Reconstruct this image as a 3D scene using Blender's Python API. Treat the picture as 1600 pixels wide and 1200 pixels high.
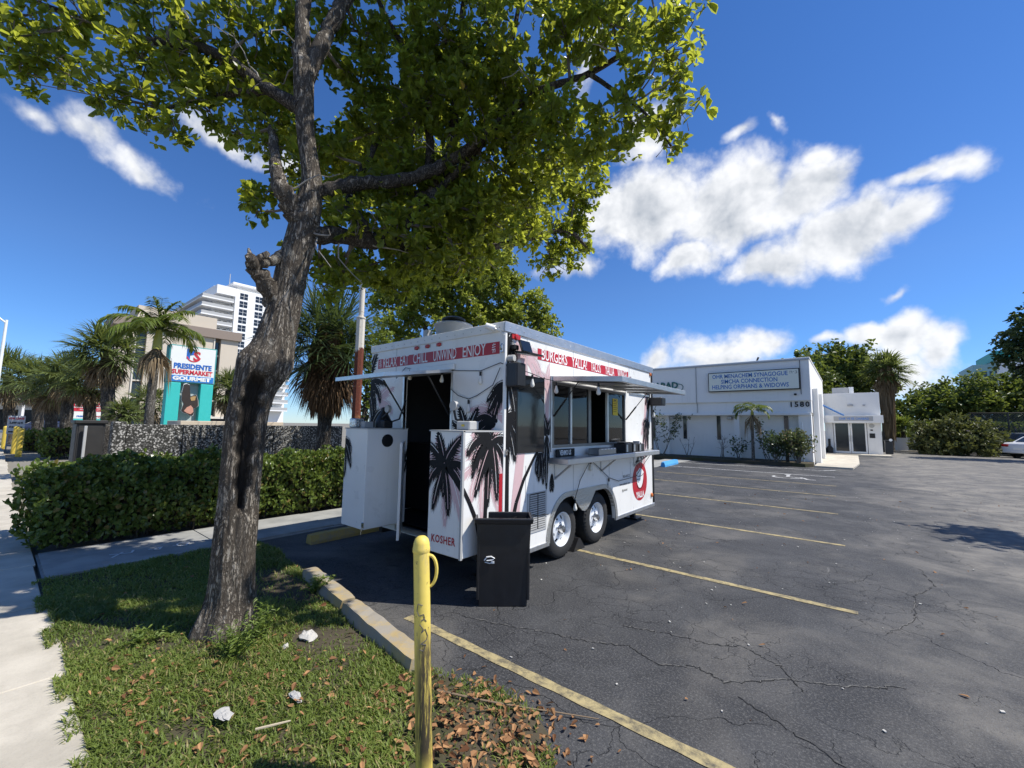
import bpy, math, random
import numpy as np
from mathutils import Vector, Matrix
random.seed(7); rng = np.random.default_rng(7)
for o in list(bpy.data.objects): bpy.data.objects.remove(o)
SC = bpy.context.scene; COL = SC.collection
R_ = math.radians
# ---------------------------------------------------------------- camera
cd = bpy.data.cameras.new('camera'); cam = bpy.data.objects.new('camera', cd); COL.objects.link(cam)
cd.sensor_width = 36; cd.lens = 14.66; cd.clip_start = .05; cd.clip_end = 3000
cam.matrix_world = Matrix(((.7780,.0509,.6262,0),(.6280,-.0868,-.7733,0),(.0149,.9949,-.0994,1.6),(0,0,0,1)))
SC.camera = cam
# ---------------------------------------------------------------- light
SUN = Vector((.605,.375,1)).normalized()
sl = bpy.data.lights.new('sun', 'SUN'); sl.energy = 4.6; sl.angle = R_(.53); sl.color = (1,.955,.88)
so = bpy.data.objects.new('sun', sl); COL.objects.link(so); so.location = (20,15,40)
so.rotation_euler = (-SUN).to_track_quat('-Z','Y').to_euler()
SC.view_settings.view_transform = 'Standard'; SC.view_settings.look = 'None'
SC.view_settings.exposure = .44; SC.view_settings.gamma = 1; SC.view_settings.use_curve_mapping = False
SC.cycles.max_bounces = 5; SC.cycles.transparent_max_bounces = 8
# clouds: direction, two inverse half-axes, weight
CL=[(-0.325,0.827,0.459, 5.74,2.17,-0.94, 1.94,-4.49,8.39, 1.00),
(-0.176,0.881,0.440, 6.56,1.50,-1.52, 1.19,-4.34,8.02, 1.00),
(-0.050,0.898,0.437, 11.81,1.76,-3.40, 0.94,-5.85,10.99, 1.00),
(-0.026,0.878,0.479, 26.36,4.74,-8.31, 1.73,-12.64,22.23, 0.90),
(0.001,0.935,0.356, 9.26,-0.16,-1.00, -0.95,-6.20,14.87, 1.00),
(0.094,0.932,0.351, 21.29,-2.87,0.52, -5.48,-11.67,31.07, 0.80),
(-0.250,0.897,0.364, 11.17,3.25,-1.72, 2.52,-7.11,17.87, 1.00),
(-0.110,0.938,0.330, 10.49,1.43,-2.07, 1.93,-8.03,21.96, 0.80),
(0.110,0.911,0.397, 19.26,-2.02,-1.94, -6.62,-19.25,44.77, 0.62),
(0.145,0.910,0.388, 16.75,2.92,-14.39, 10.43,-16.01,32.32, 0.66),
(-0.128,0.827,0.548, 19.58,6.01,-5.41, 6.75,-28.96,44.38, 0.55),
(-0.058,0.839,0.541, 42.69,-16.98,29.97, -20.08,-17.11,23.47, 0.50),
(-0.227,0.961,0.158, 10.94,2.19,-0.73, 1.36,-3.29,18.81, 0.72),
(-0.155,0.971,0.179, 14.78,2.10,-1.35, 1.71,-4.81,24.75, 0.72),
(-0.328,0.932,0.156, 22.08,7.40,-0.99, 1.90,-3.96,24.44, 0.80),
(0.079,0.983,0.166, 13.64,-1.28,-1.93, 0.85,-3.89,19.68, 1.00),
(0.019,0.984,0.179, 22.65,-0.40,-3.02, 1.68,-6.66,33.56, 0.80),
(0.132,0.981,0.143, 23.32,-3.19,-3.08, 0.74,-3.33,18.69, 0.90),
(0.068,0.992,0.106, 8.90,-1.03,-0.74, 1.06,-2.92,21.98, 0.80),
(-0.038,0.983,0.178, 36.43,1.65,-4.19, 3.20,-10.75,57.29, 0.60),
(0.053,0.968,0.246, 41.58,-0.70,-8.27, 3.80,-22.69,86.45, 0.50),
(-0.485,0.803,0.346, 10.08,5.69,-0.54, 7.22,-12.06,36.65, 0.60),
(-0.892,0.062,0.447, -0.42,18.83,-4.54, 17.73,9.14,32.99, 0.56),
(-0.896,0.125,0.426, 0.31,13.90,-4.61, 17.67,10.06,33.03, 0.54),
(-0.895,-0.019,0.445, 6.75,25.93,13.57, 24.97,-4.75,48.95, 0.42),
(-0.837,0.213,0.504, 6.05,18.42,1.27, 18.98,0.51,30.34, 0.68),
(-0.820,0.292,0.493, 8.69,15.13,4.49, 13.98,-7.31,26.58, 0.72),
(-0.362,0.621,0.695, 32.08,21.20,-2.99, 5.81,-9.97,11.21, 0.60),
(-0.293,0.753,0.589, 13.48,6.46,-2.39, 3.82,-8.98,12.53, 0.90)]
# the sky goes on outside the frame with clouds of the same sort
for az, el, w, h in ((-60,22,.2,.1),(-95,35,.22,.1),(-130,15,.25,.1),(-165,30,.2,.1),(150,14,.25,.09),(-40,12,.25,.08),(-110,10,.2,.07)):
    a, e = R_(az+90), R_(el)
    c = Vector((math.cos(a)*math.cos(e), math.sin(a)*math.cos(e), math.sin(e)))
    u = Vector((-math.sin(a), math.cos(a), 0)); v = c.cross(u)
    if v.z < 0: v = -v
    CL.append((*c, *(u/w), *(v/h), .95))
world = bpy.data.worlds.new('World'); SC.world = world; world.use_nodes = True
def build_world():
    nt = world.node_tree; N = nt.nodes; L = nt.links; N.clear()
    def node(t, **k):
        n = N.new(t)
        for a, b in k.items(): setattr(n, a, b)
        return n
    def mth(op, a, b=None, c=None, clamp=False):
        n = node('ShaderNodeMath', operation=op, use_clamp=clamp)
        for i, x in enumerate((a, b, c)):
            if x is None: continue
            if isinstance(x, (int, float)): n.inputs[i].default_value = x
            else: L.new(x, n.inputs[i])
        return n.outputs[0]
    def vec(op, a, b):
        n = node('ShaderNodeVectorMath', operation=op)
        for i, x in enumerate((a, b)):
            if isinstance(x, tuple): n.inputs[i].default_value = x
            else: L.new(x, n.inputs[i])
        return n.outputs['Value'] if op == 'DOT_PRODUCT' else n.outputs[0]
    tc = node('ShaderNodeTexCoord'); d = tc.outputs['Generated']
    sky = node('ShaderNodeTexSky', sky_type='NISHITA', sun_disc=False)
    sky.sun_elevation = math.asin(SUN.z); sky.sun_rotation = math.atan2(SUN.x, SUN.y)
    sky.air_density = 1.0; sky.dust_density = .0; sky.ozone_density = 3.0; sky.altitude = 0
    hsv = node('ShaderNodeHueSaturation'); hsv.inputs['Saturation'].default_value = 1.15; hsv.inputs['Value'].default_value = .95
    hsv.inputs['Hue'].default_value = .5
    tint = node('ShaderNodeMix', data_type='RGBA', blend_type='MULTIPLY'); tint.inputs[0].default_value = 1; sx_ = node('ShaderNodeSeparateXYZ'); L.new(d, sx_.inputs[0]); hr = node('ShaderNodeMapRange'); L.new(sx_.outputs[2], hr.inputs[0]); hr.inputs[1].default_value = 0; hr.inputs[2].default_value = .3
    tm = node('ShaderNodeMix', data_type='RGBA'); L.new(hr.outputs[0], tm.inputs[0]); tm.inputs[6].default_value = (.60,.80,1.16,1); tm.inputs[7].default_value = (.86,.91,1.12,1); L.new(tm.outputs[2], tint.inputs[7])
    L.new(sky.outputs[0], tint.inputs[6]); L.new(tint.outputs[2], hsv.inputs['Color'])
    def fbm(v, scale, det, rough=.55, dist=0):
        n = node('ShaderNodeTexNoise'); n.inputs['Scale'].default_value = scale; n.inputs['Detail'].default_value = det
        n.inputs['Roughness'].default_value = rough; n.inputs['Distortion'].default_value = dist
        L.new(v, n.inputs['Vector']); return n.outputs['Fac']
    # warp the direction so that the blobs lose their elliptical outline
    wn = node('ShaderNodeTexNoise'); wn.inputs['Scale'].default_value = 5.5; wn.inputs['Detail'].default_value = 5
    L.new(d, wn.inputs['Vector'])
    ws = vec('MULTIPLY', vec('SUBTRACT', wn.outputs['Color'], (.5,.5,.5)), (.13,.13,.13))
    dw = vec('ADD', d, ws)
    best = None
    for b in CL:
        q = vec('SUBTRACT', dw, b[0:3])
        s = mth('POWER', vec('DOT_PRODUCT', q, b[3:6]), 2); t = mth('POWER', vec('DOT_PRODUCT', q, b[6:9]), 2)
        m = mth('MULTIPLY', mth('SUBTRACT', 1.25, mth('SQRT', mth('ADD', s, t))), b[9])
        best = m if best is None else mth('MAXIMUM', best, m)
    def puff(v):
        q = node('ShaderNodeTexVoronoi', feature='F1'); q.inputs['Scale'].default_value = 15; q.inputs['Detail'].default_value = 2; q.inputs['Roughness'].default_value = .55; q.inputs['Lacunarity'].default_value = 2.3; q.normalize = True
        L.new(v, q.inputs['Vector']); return mth('SUBTRACT', 1., q.outputs['Distance'])
    n1 = mth('ADD', mth('MULTIPLY', fbm(d, 6.5, 6, .6, .1), .62), mth('MULTIPLY', puff(dw), .38)); n0 = fbm(d, 30, 5, .62)
    off = vec('ADD', d, tuple(SUN*.035)); n2 = mth('ADD', mth('MULTIPLY', fbm(off, 6.5, 5, .6, .1), .62), mth('MULTIPLY', puff(vec('ADD', dw, tuple(SUN*.035))), .38))
    dens = mth('ADD', mth('MULTIPLY', best, .95), mth('ADD', mth('MULTIPLY', mth('SUBTRACT', n1, .56), 1.9), mth('MULTIPLY', mth('SUBTRACT', n0, .5), .42)))
    mr = node('ShaderNodeMapRange', interpolation_type='SMOOTHSTEP'); L.new(dens, mr.inputs[0])
    mr.inputs[1].default_value = .15; mr.inputs[2].default_value = .76
    alpha = mr.outputs[0]
    shade = mth('ADD', mth('MULTIPLY', mth('SUBTRACT', n1, n2), 2.6), .70)
    thick = node('ShaderNodeMapRange'); L.new(dens, thick.inputs[0]); thick.inputs[1].default_value = .6; thick.inputs[2].default_value = 1.5
    thick.inputs[3].default_value = .12; thick.inputs[4].default_value = -.22
    sh = mth('ADD', shade, thick.outputs[0], clamp=True)
    ramp = node('ShaderNodeValToRGB'); L.new(sh, ramp.inputs[0])
    ramp.color_ramp.elements[0].position = .15; ramp.color_ramp.elements[0].color = (.34,.39,.46,1)
    ramp.color_ramp.elements[1].position = .95; ramp.color_ramp.elements[1].color = (.95,.96,.98,1)
    bg1 = node('ShaderNodeBackground'); bg1.inputs[1].default_value = .104; L.new(hsv.outputs[0], bg1.inputs[0])
    bg2 = node('ShaderNodeBackground'); bg2.inputs[1].default_value = .80; L.new(ramp.outputs[0], bg2.inputs[0])
    mx = node('ShaderNodeMixShader'); L.new(mth('MULTIPLY', alpha, .97), mx.inputs[0]); L.new(bg1.outputs[0], mx.inputs[1]); L.new(bg2.outputs[0], mx.inputs[2])
    out = node('ShaderNodeOutputWorld'); L.new(mx.outputs[0], out.inputs[0])
build_world(); world.cycles.sampling_method = "NONE"
# ---------------------------------------------------------------- materials
class NT:
    def __init__(s, name):
        s.m = bpy.data.materials.new(name); s.m.use_nodes = True; s.t = s.m.node_tree; s.t.nodes.clear()
        s.out = s.n('ShaderNodeOutputMaterial'); s.tc = s.n('ShaderNodeTexCoord')
    def n(s, t, **k):
        x = s.t.nodes.new(t)
        for a, b in k.items(): setattr(x, a, b)
        return x
    def put(s, sock, v):
        if isinstance(v, bpy.types.NodeSocket): s.t.links.new(v, sock)
        elif isinstance(v, (tuple, list)) and len(v) == 3 and sock.type == 'RGBA': sock.default_value = (*v, 1)
        else: sock.default_value = v
    def noise(s, scale, det=4, rough=.55, v=None, dist=0, stretch=None):
        x = s.n('ShaderNodeTexNoise'); x.inputs['Scale'].default_value = scale; x.inputs['Detail'].default_value = det
        x.inputs['Roughness'].default_value = rough; x.inputs['Distortion'].default_value = dist
        v = v or s.tc.outputs['Object']
        if stretch:
            mp = s.n('ShaderNodeMapping'); mp.inputs['Scale'].default_value = stretch; s.put(mp.inputs[0], v); v = mp.outputs[0]
        s.put(x.inputs['Vector'], v); return x.outputs['Fac']
    def ramp(s, f, a, b, c0=0., c1=1.):
        x = s.n('ShaderNodeMapRange', interpolation_type='SMOOTHSTEP'); s.put(x.inputs[0], f)
        for i, q in enumerate((a, b, c0, c1)): x.inputs[i+1].default_value = q
        return x.outputs[0]
    def math(s, op, a, b=0., clamp=False):
        x = s.n('ShaderNodeMath', operation=op, use_clamp=clamp); s.put(x.inputs[0], a); s.put(x.inputs[1], b); return x.outputs[0]
    def mix(s, f, a, b):
        x = s.n('ShaderNodeMix', data_type='RGBA'); s.put(x.inputs[0], f); s.put(x.inputs[6], a); s.put(x.inputs[7], b); return x.outputs[2]
    def bump(s, h, strength=.3, dist=.01, nrm=None):
        x = s.n('ShaderNodeBump'); x.inputs['Strength'].default_value = strength; x.inputs['Distance'].default_value = dist
        s.put(x.inputs['Height'], h)
        if nrm: s.put(x.inputs['Normal'], nrm)
        return x.outputs[0]
    def attr(s, name):
        x = s.n('ShaderNodeAttribute', attribute_name=name); return x.outputs['Fac']
    def pbsdf(s, col, rough=.6, metal=0., nrm=None, spec=.5, coat=0.):
        x = s.n('ShaderNodeBsdfPrincipled'); s.put(x.inputs['Base Color'], col); s.put(x.inputs['Roughness'], rough)
        s.put(x.inputs['Metallic'], metal); x.inputs['Specular IOR Level'].default_value = spec
        if nrm: s.put(x.inputs['Normal'], nrm)
        if coat: x.inputs['Coat Weight'].default_value = coat
        return x.outputs[0]
    def done(s, sh): s.put(s.out.inputs[0], sh); return s.m
def sc3(c, k): return tuple(min(1., x*k) for x in c)
def plain(name, col, rough=.6, metal=0., var=.12, scale=6, bump=0., bscale=60, bdist=.004, dirt=0., dcol=(.12,.10,.08), spec=.5, streak=0.):
    t = NT(name); f = t.noise(scale, 5)
    c = t.mix(f, sc3(col, 1-var), sc3(col, 1+var))
    if dirt:
        g = t.ramp(t.noise(scale*.7, 8, .65, dist=.4), .5, .78, 0, dirt); c = t.mix(g, c, dcol)
    if streak: c = t.mix(t.math('MULTIPLY', t.ramp(t.noise(4.5, 7, .7, stretch=(1.6,1.6,.10)), .52, .74, 0, streak), t.ramp(t.noise(.9, 4), .35, .65)), c, dcol)
    nrm = t.bump(t.noise(bscale, 5), bump, bdist) if bump else None
    r = t.ramp(t.noise(scale*2, 4), .2, .8, max(.02, rough-.08), min(1, rough+.08))
    return t.done(t.pbsdf(c, r, metal, nrm, spec))
def leafmat(name, dark, light, trans=.35, rough=.45, tcol=None, accent=None, acc=.03):
    t = NT(name); v = t.attr('v')
    c = t.mix(v, dark, light)
    if accent: c = t.mix(t.ramp(v, 1-acc-.01, 1-acc), c, accent)
    a = t.pbsdf(c, rough, 0, None, .35)
    tr = t.n('ShaderNodeBsdfTranslucent')
    if tcol: c2 = t.mix(v, sc3(tcol, .75), sc3(tcol, 1.2))
    else: c2 = c
    t.put(tr.inputs[0], c2)
    mx = t.n('ShaderNodeMixShader'); mx.inputs[0].default_value = trans
    t.put(mx.inputs[1], a); t.put(mx.inputs[2], tr.outputs[0])
    return t.done(mx.outputs[0])
def glassmat(name, col=(.01,.012,.014), rough=.04):
    t = NT(name); return t.done(t.pbsdf(col, t.ramp(t.noise(7, 4), .3, .8, rough, rough+.05), 0, None, .6))
def emit(name, col, st):
    t = NT(name); e = t.n('ShaderNodeEmission'); t.put(e.inputs[0], col); e.inputs[1].default_value = st; return t.done(e.outputs[0])
# ---------------------------------------------------------------- geometry helpers
def children_loc(o):
    v = Vector((0,0,0))
    while o is not None: v += o.location; o = o.parent
    return v
class MB:
    """collects shapes in world coordinates; build() makes ONE mesh object"""
    def __init__(s): s.v = []; s.f = []; s.mi = []; s.cur = 0
    def add(s, vs, fs):
        b = len(s.v); s.v += [tuple(x) for x in vs]; s.f += [tuple(b+i for i in f) for f in fs]; s.mi += [s.cur]*len(fs); return s
    def box(s, a, b, bev=0.):
        x0,y0,z0 = [min(p,q) for p,q in zip(a,b)]; x1,y1,z1 = [max(p,q) for p,q in zip(a,b)]
        if bev <= 0:
            return s.add([(x0,y0,z0),(x1,y0,z0),(x1,y1,z0),(x0,y1,z0),(x0,y0,z1),(x1,y0,z1),(x1,y1,z1),(x0,y1,z1)],
                         [(0,3,2,1),(4,5,6,7),(0,1,5,4),(1,2,6,5),(2,3,7,6),(3,0,4,7)])
        e = min(bev, (x1-x0)*.49, (y1-y0)*.49, (z1-z0)*.49)
        prof = [(x0+e,y0),(x1-e,y0),(x1,y0+e),(x1,y1-e),(x1-e,y1),(x0+e,y1),(x0,y1-e),(x0,y0+e)]
        ins = [(x0+e,y0+e),(x1-e,y0+e),(x1-e,y0+e),(x1-e,y1-e),(x1-e,y1-e),(x0+e,y1-e),(x0+e,y1-e),(x0+e,y0+e)]
        vs = [(x,y,z0) for x,y in ins]+[(x,y,z0+e) for x,y in prof]+[(x,y,z1-e) for x,y in prof]+[(x,y,z1) for x,y in ins]
        fs = []
        for k in range(3):
            for i in range(8): j=(i+1)%8; fs.append((k*8+i,k*8+j,k*8+8+j,k*8+8+i))
        fs.append((7,5,3,1)); fs.append((24+1,24+3,24+5,24+7))
        return s.add(vs, fs)
    def obox(s, c, size, rz=0., rx=0., ry=0.):
        m = Matrix.Translation(c) @ Matrix.Rotation(rz,4,'Z') @ Matrix.Rotation(ry,4,'Y') @ Matrix.Rotation(rx,4,'X')
        h = [x/2 for x in size]; t = MB().box((-h[0],-h[1],-h[2]), h, min(h)*.12)
        return s.add([m @ Vector(p) for p in t.v], t.f)
    def quad(s, a, b, c, d): return s.add([a,b,c,d], [(0,1,2,3)])
    def prism(s, poly, a, b, axis='z'):
        n = len(poly)
        def pt(p, h): return {'z':(p[0],p[1],h),'x':(h,p[0],p[1]),'y':(p[0],h,p[1])}[axis]
        vs = [pt(p,a) for p in poly]+[pt(p,b) for p in poly]
        return s.add(vs, [tuple(range(n-1,-1,-1)), tuple(range(n,2*n))]+[(i,(i+1)%n,n+(i+1)%n,n+i) for i in range(n)])
    def tube(s, pts, r, n=8, cap=True, twist=0.):
        pts = [Vector(p) for p in pts]; k = len(pts); rs = [r]*k if isinstance(r,(int,float)) else list(r)
        vs = []; fs = []; up = None
        for i, p in enumerate(pts):
            t = (pts[min(i+1,k-1)]-pts[max(i-1,0)])
            t = t.normalized() if t.length > 1e-9 else Vector((0,0,1))
            if up is None: up = t.orthogonal().normalized()
            up = (up - t*up.dot(t));  up = up.normalized() if up.length > 1e-6 else t.orthogonal().normalized()
            w = t.cross(up)
            for j in range(n):
                a = 2*math.pi*j/n; vs.append(p+(up*math.cos(a)+w*math.sin(a))*rs[i])
        for i in range(k-1):
            for j in range(n): fs.append((i*n+j,i*n+(j+1)%n,(i+1)*n+(j+1)%n,(i+1)*n+j))
        if cap: fs.append(tuple(range(n-1,-1,-1))); fs.append(tuple(range((k-1)*n,k*n)))
        return s.add(vs, fs)
    def lathe(s, c, prof, n=24, axis='z', cap=True):
        vs = []; fs = []; c = Vector(c)
        for r, h in prof:
            for j in range(n):
                a = 2*math.pi*j/n; x, y = r*math.cos(a), r*math.sin(a)
                vs.append(c+Vector({'z':(x,y,h),'x':(h,x,y),'y':(x,h,y)}[axis]))
        for i in range(len(prof)-1):
            for j in range(n): fs.append((i*n+j,i*n+(j+1)%n,(i+1)*n+(j+1)%n,(i+1)*n+j))
        if cap: fs.append(tuple(range(n-1,-1,-1))); fs.append(tuple(range((len(prof)-1)*n,len(prof)*n)))
        return s.add(vs, fs)
    def build(s, name, mat, parent=None, smooth=False, kind=None, label=None, local=False):
        me = bpy.data.meshes.new(name); off = children_loc(parent) if (parent and not local) else Vector((0,0,0))
        me.from_pydata([tuple(Vector(p)-off) for p in s.v], [], s.f)
        mats = mat if isinstance(mat, (list, tuple)) else [mat]
        for m in mats: me.materials.append(m)
        if len(mats) > 1: me.polygons.foreach_set('material_index', s.mi)
        if smooth:
            me.polygons.foreach_set('use_smooth', [True]*len(me.polygons))
            try: me.set_sharp_from_angle(angle=R_(40))
            except Exception: pass
        me.update()
        return link(name, me, parent, kind, label)
def link(name, data, parent=None, kind=None, label=None):
    o = bpy.data.objects.new(name, data); COL.objects.link(o)
    if parent: o.parent = parent
    if kind: o['kind'] = kind
    if label: o['label'] = label
    return o
def npmesh(name, V, F, mat, parent=None, v=None, kind=None, smooth=False, label=None):
    """numpy vertices (n,3) and faces (m,k) of one size; v: per-vertex float attribute"""
    V = np.asarray(V, np.float32); F = np.asarray(F, np.int32)
    if parent is not None: V = V - np.array(children_loc(parent), np.float32)
    me = bpy.data.meshes.new(name); me.vertices.add(len(V)); me.vertices.foreach_set('co', V.ravel())
    m, k = F.shape; me.loops.add(m*k); me.loops.foreach_set('vertex_index', F.ravel())
    me.polygons.add(m); me.polygons.foreach_set('loop_start', np.arange(0, m*k, k, dtype=np.int32))
    me.polygons.foreach_set('use_smooth', np.full(m, smooth))
    if v is not None:
        a = me.attributes.new('v', 'FLOAT', 'POINT'); a.data.foreach_set('value', np.asarray(v, np.float32))
    me.materials.append(mat); me.update(calc_edges=True); me.validate()
    return link(name, me, parent, kind, label)
def thing(name, label, cat, loc=(0,0,0), rz=0., group=None):
    o = bpy.data.objects.new(name, None); COL.objects.link(o); o.location = loc; o.rotation_euler = (0,0,rz); o.empty_display_size = .1
    o['label'] = label; o['category'] = cat
    if group: o['group'] = group
    return o
def tag(o, label, cat, group=None):
    o['label'] = label; o['category'] = cat
    if group: o['group'] = group
    return o
def copy_tree(o, parent=None):
    c = o.copy(); COL.objects.link(c)
    if parent: c.parent = parent
    for ch in o.children: copy_tree(ch, c)
    return c
def unit(a): return a/np.maximum(np.linalg.norm(a, axis=-1, keepdims=True), 1e-9)
def rand_dirs(n): return unit(rng.normal(size=(n,3)))
def leaf_geo(C, A, N, L, W, fold=.12, curl=.0):
    """obovate leaves: base C, axis A, normal N; 6 vertices, one hexagon folded on its midrib (two quads)"""
    C, A, N = map(np.asarray, (C, A, N)); n = len(C)
    S = unit(np.cross(A, N)); N = np.cross(S, A)
    L = np.broadcast_to(np.asarray(L, float), (n,))[:,None]; W = np.broadcast_to(np.asarray(W, float), (n,))[:,None]
    up = N*W*fold*2
    a = C; t = C+A*L-N*L*curl
    l1 = C+A*L*.35+S*W*.38+up*.8; r1 = C+A*L*.35-S*W*.38+up*.8
    l2 = C+A*L*.75+S*W*.5+up-N*L*curl*.4; r2 = C+A*L*.75-S*W*.5+up-N*L*curl*.4
    V = np.stack([a,l1,l2,t,r2,r1], 1).reshape(-1,3)
    b = np.arange(n)[:,None]*6
    F = np.concatenate([b+np.array([[0,1,2,3]]), b+np.array([[0,3,4,5]])], 1).reshape(-1,4)
    return V, F
def text_mesh(body, size, mat, name, parent, origin, right, up, align='CENTER', sx=1., off=0., space=1., label=None, depth=0.):
    cu = bpy.data.curves.new('text', 'FONT'); cu.body = body; cu.size = size; cu.align_x = align; cu.align_y = 'CENTER'
    cu.offset = off; cu.space_character = space; cu.extrude = depth; cu.resolution_u = 2
    to = bpy.data.objects.new('text', cu); COL.objects.link(to)
    dg = bpy.context.evaluated_depsgraph_get(); me = bpy.data.meshes.new_from_object(to.evaluated_get(dg))
    bpy.data.objects.remove(to)
    r = Vector(right).normalized(); u = Vector(up).normalized(); n = r.cross(u); o0 = Vector(origin)-(children_loc(parent) if parent else Vector())
    for vt in me.vertices: p = vt.co.copy(); vt.co = o0 + r*p.x*sx + u*p.y + n*p.z
    me.materials.clear(); me.materials.append(mat); me.name = name
    return link(name, me, parent, None, label)
def polyclip(poly, rect):
    x0,x1,y0,y1 = rect
    for ax, lim, sg in ((0,x0,1),(0,x1,-1),(1,y0,1),(1,y1,-1)):
        out = []
        for i in range(len(poly)):
            a, b = poly[i-1], poly[i]; da, db = (a[ax]-lim)*sg, (b[ax]-lim)*sg
            if (da >= 0) != (db >= 0):
                t = da/(da-db); out.append((a[0]+(b[0]-a[0])*t, a[1]+(b[1]-a[1])*t))
            if db >= 0: out.append(b)
        poly = out
        if len(poly) < 3: return []
    return poly
# ---------------------------------------------------------------- materials of the setting
def asphalt_mat():
    t = NT('asphalt'); P = t.tc.outputs['Object']
    sep = t.n('ShaderNodeSeparateXYZ'); t.put(sep.inputs[0], P)
    big = t.noise(.35, 6, .6, dist=.6); mid = t.noise(1.6, 6, .65, dist=.5); fine = t.noise(70, 3, .8); grit = t.noise(30, 5, .75)
    c = t.mix(t.ramp(mid, .35, .7), (.028,.029,.032), (.056,.057,.060))
    # worn, bleached lane beside the sealed stalls
    lane = t.math('ADD', sep.outputs[0], t.math('MULTIPLY', t.math('SUBTRACT', big, .5), 5.))
    lane = t.math('ADD', lane, t.math('MULTIPLY', t.math('SUBTRACT', mid, .5), 1.4))
    lw = t.ramp(lane, -.2, 2.2, 0, .9)
    c = t.mix(lw, c, t.mix(t.ramp(mid, .35, .65), (.10,.096,.090), (.235,.215,.18)))
    dusty = t.math('MULTIPLY', t.ramp(t.noise(.55, 5, .6, dist=1.0), .47, .66, 0, .75), t.ramp(mid, .3, .7, .4, 1))
    c = t.mix(dusty, c, (.125,.117,.105))
    c = t.mix(t.ramp(t.noise(.9, 6, .7, dist=1.2), .60, .78, 0, .55), c, (.020,.021,.024))
    c = t.mix(t.ramp(fine, .50, .62, 0, .5), c, (.15,.148,.142))
    c = t.mix(t.ramp(grit, .45, .33, 0, .6), c, (.012,.012,.013))
    scuff = t.noise(2.4, 6, .7, stretch=(1.,.22,1.), dist=1.5); c = t.mix(t.ramp(scuff, .66, .74, 0, .45), c, (.24,.235,.22))
    c = t.mix(t.ramp(t.noise(1.1, 4, .6, dist=.3), .68, .74, 0, .7), c, (.018,.018,.019))
    def crack(scale, w, m0, m1, ms, seed):
        dv = t.n('ShaderNodeVectorMath', operation='ADD')
        nz = t.n('ShaderNodeTexNoise'); nz.inputs['Scale'].default_value = scale*2.2; nz.inputs['Detail'].default_value = 6; t.put(nz.inputs['Vector'], P)
        sv = t.n('ShaderNodeVectorMath', operation='MULTIPLY_ADD'); t.put(sv.inputs[0], nz.outputs['Color']); sv.inputs[1].default_value = (.9/scale,)*3; sv.inputs[2].default_value = (seed,seed,0)
        t.put(dv.inputs[0], P); t.put(dv.inputs[1], sv.outputs[0])
        vo = t.n('ShaderNodeTexVoronoi', feature='DISTANCE_TO_EDGE', voronoi_dimensions='2D'); vo.inputs['Scale'].default_value = scale; t.put(vo.inputs['Vector'], dv.outputs[0])
        line = t.ramp(vo.outputs['Distance'], 0, w*scale, 1, 0)
        return t.math('MULTIPLY', line, t.ramp(t.noise(ms, 3, .5, v=dv.outputs[0]), m0, m1))
    k1 = crack(.42, .010, .40, .50, .8, 3.1); k2 = crack(1.5, .007, .47, .56, .5, 9.4); k3 = crack(4.2, .005, .50, .58, .7, 5.2)
    k = t.math('MAXIMUM', k1, t.math('MULTIPLY', t.math('MAXIMUM', k2, k3), .75))
    c = t.mix(t.math('MULTIPLY', k, .65), c, (.012,.012,.012))
    h = t.math('SUBTRACT', t.math('ADD', t.math('MULTIPLY', fine, .5), t.math('MULTIPLY', grit, .5)), t.math('MULTIPLY', k, 1.5))
    return t.done(t.pbsdf(c, t.ramp(grit, .3, .7, .62, .85), 0, t.bump(h, .8, .008), .35))
def concrete_mat(name, a=(.30,.285,.255), b=(.43,.41,.37), stain=(.14,.135,.12), st=.5):
    t = NT(name); f = t.noise(2.2, 8, .65); s = t.ramp(t.noise(.8, 6, .7, dist=.8), .5, .75, 0, st)
    fine = t.noise(120, 3, .7)
    c = t.mix(t.ramp(f, .3, .7), a, b); c = t.mix(s, c, stain); c = t.mix(t.ramp(fine, .5, .75, 0, .25), c, (.2,.19,.17))
    return t.done(t.pbsdf(c, .85, 0, t.bump(fine, .35, .003), .25))
def worn_paint_mat(name, paint, under, lo=.38, hi=.62, sc=9, rough=.7):
    t = NT(name); n = t.noise(sc, 9, .75, dist=.3); g = t.noise(90, 3, .7)
    w = t.math('ADD', t.ramp(n, lo, hi), t.ramp(g, .6, .8, 0, .3), clamp=True)
    c = t.mix(w, t.mix(t.noise(3, 4), sc3(paint, .8), sc3(paint, 1.1)), under)
    return t.done(t.pbsdf(c, rough, 0, t.bump(g, .3, .003), .3))
def soil_mat():
    t = NT('soil'); f = t.noise(3, 8, .65); g = t.noise(70, 4, .7)
    c = t.mix(f, (.035,.030,.020), (.115,.095,.065)); c = t.mix(t.ramp(t.noise(1.2,5), .45, .65, 0, .55), c, (.05,.06,.02))
    return t.done(t.pbsdf(c, .95, 0, t.bump(g, .6, .01), .2))
M_ASPH = asphalt_mat(); M_CONC = concrete_mat('concrete', (.40,.365,.30),(.55,.505,.42), (.24,.22,.18), .4); M_PATH = concrete_mat('path_concrete', (.24,.24,.225), (.35,.345,.32), (.12,.12,.11), .6)
M_SOIL = soil_mat()
M_YLINE = worn_paint_mat('worn_yellow_paint', (.42,.345,.175), (.075,.07,.06), .38, .70, 11)
M_WLINE = worn_paint_mat('worn_white_paint', (.62,.62,.60), (.08,.078,.075), .42, .66, 11)
M_KERB = worn_paint_mat('kerb_faded_yellow', (.40,.30,.14), (.30,.27,.22), .36, .60, 5, .85)
M_STOPY = worn_paint_mat('wheel_stop_yellow', (.42,.29,.09), (.26,.22,.16), .45, .7, 6, .8)
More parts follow.
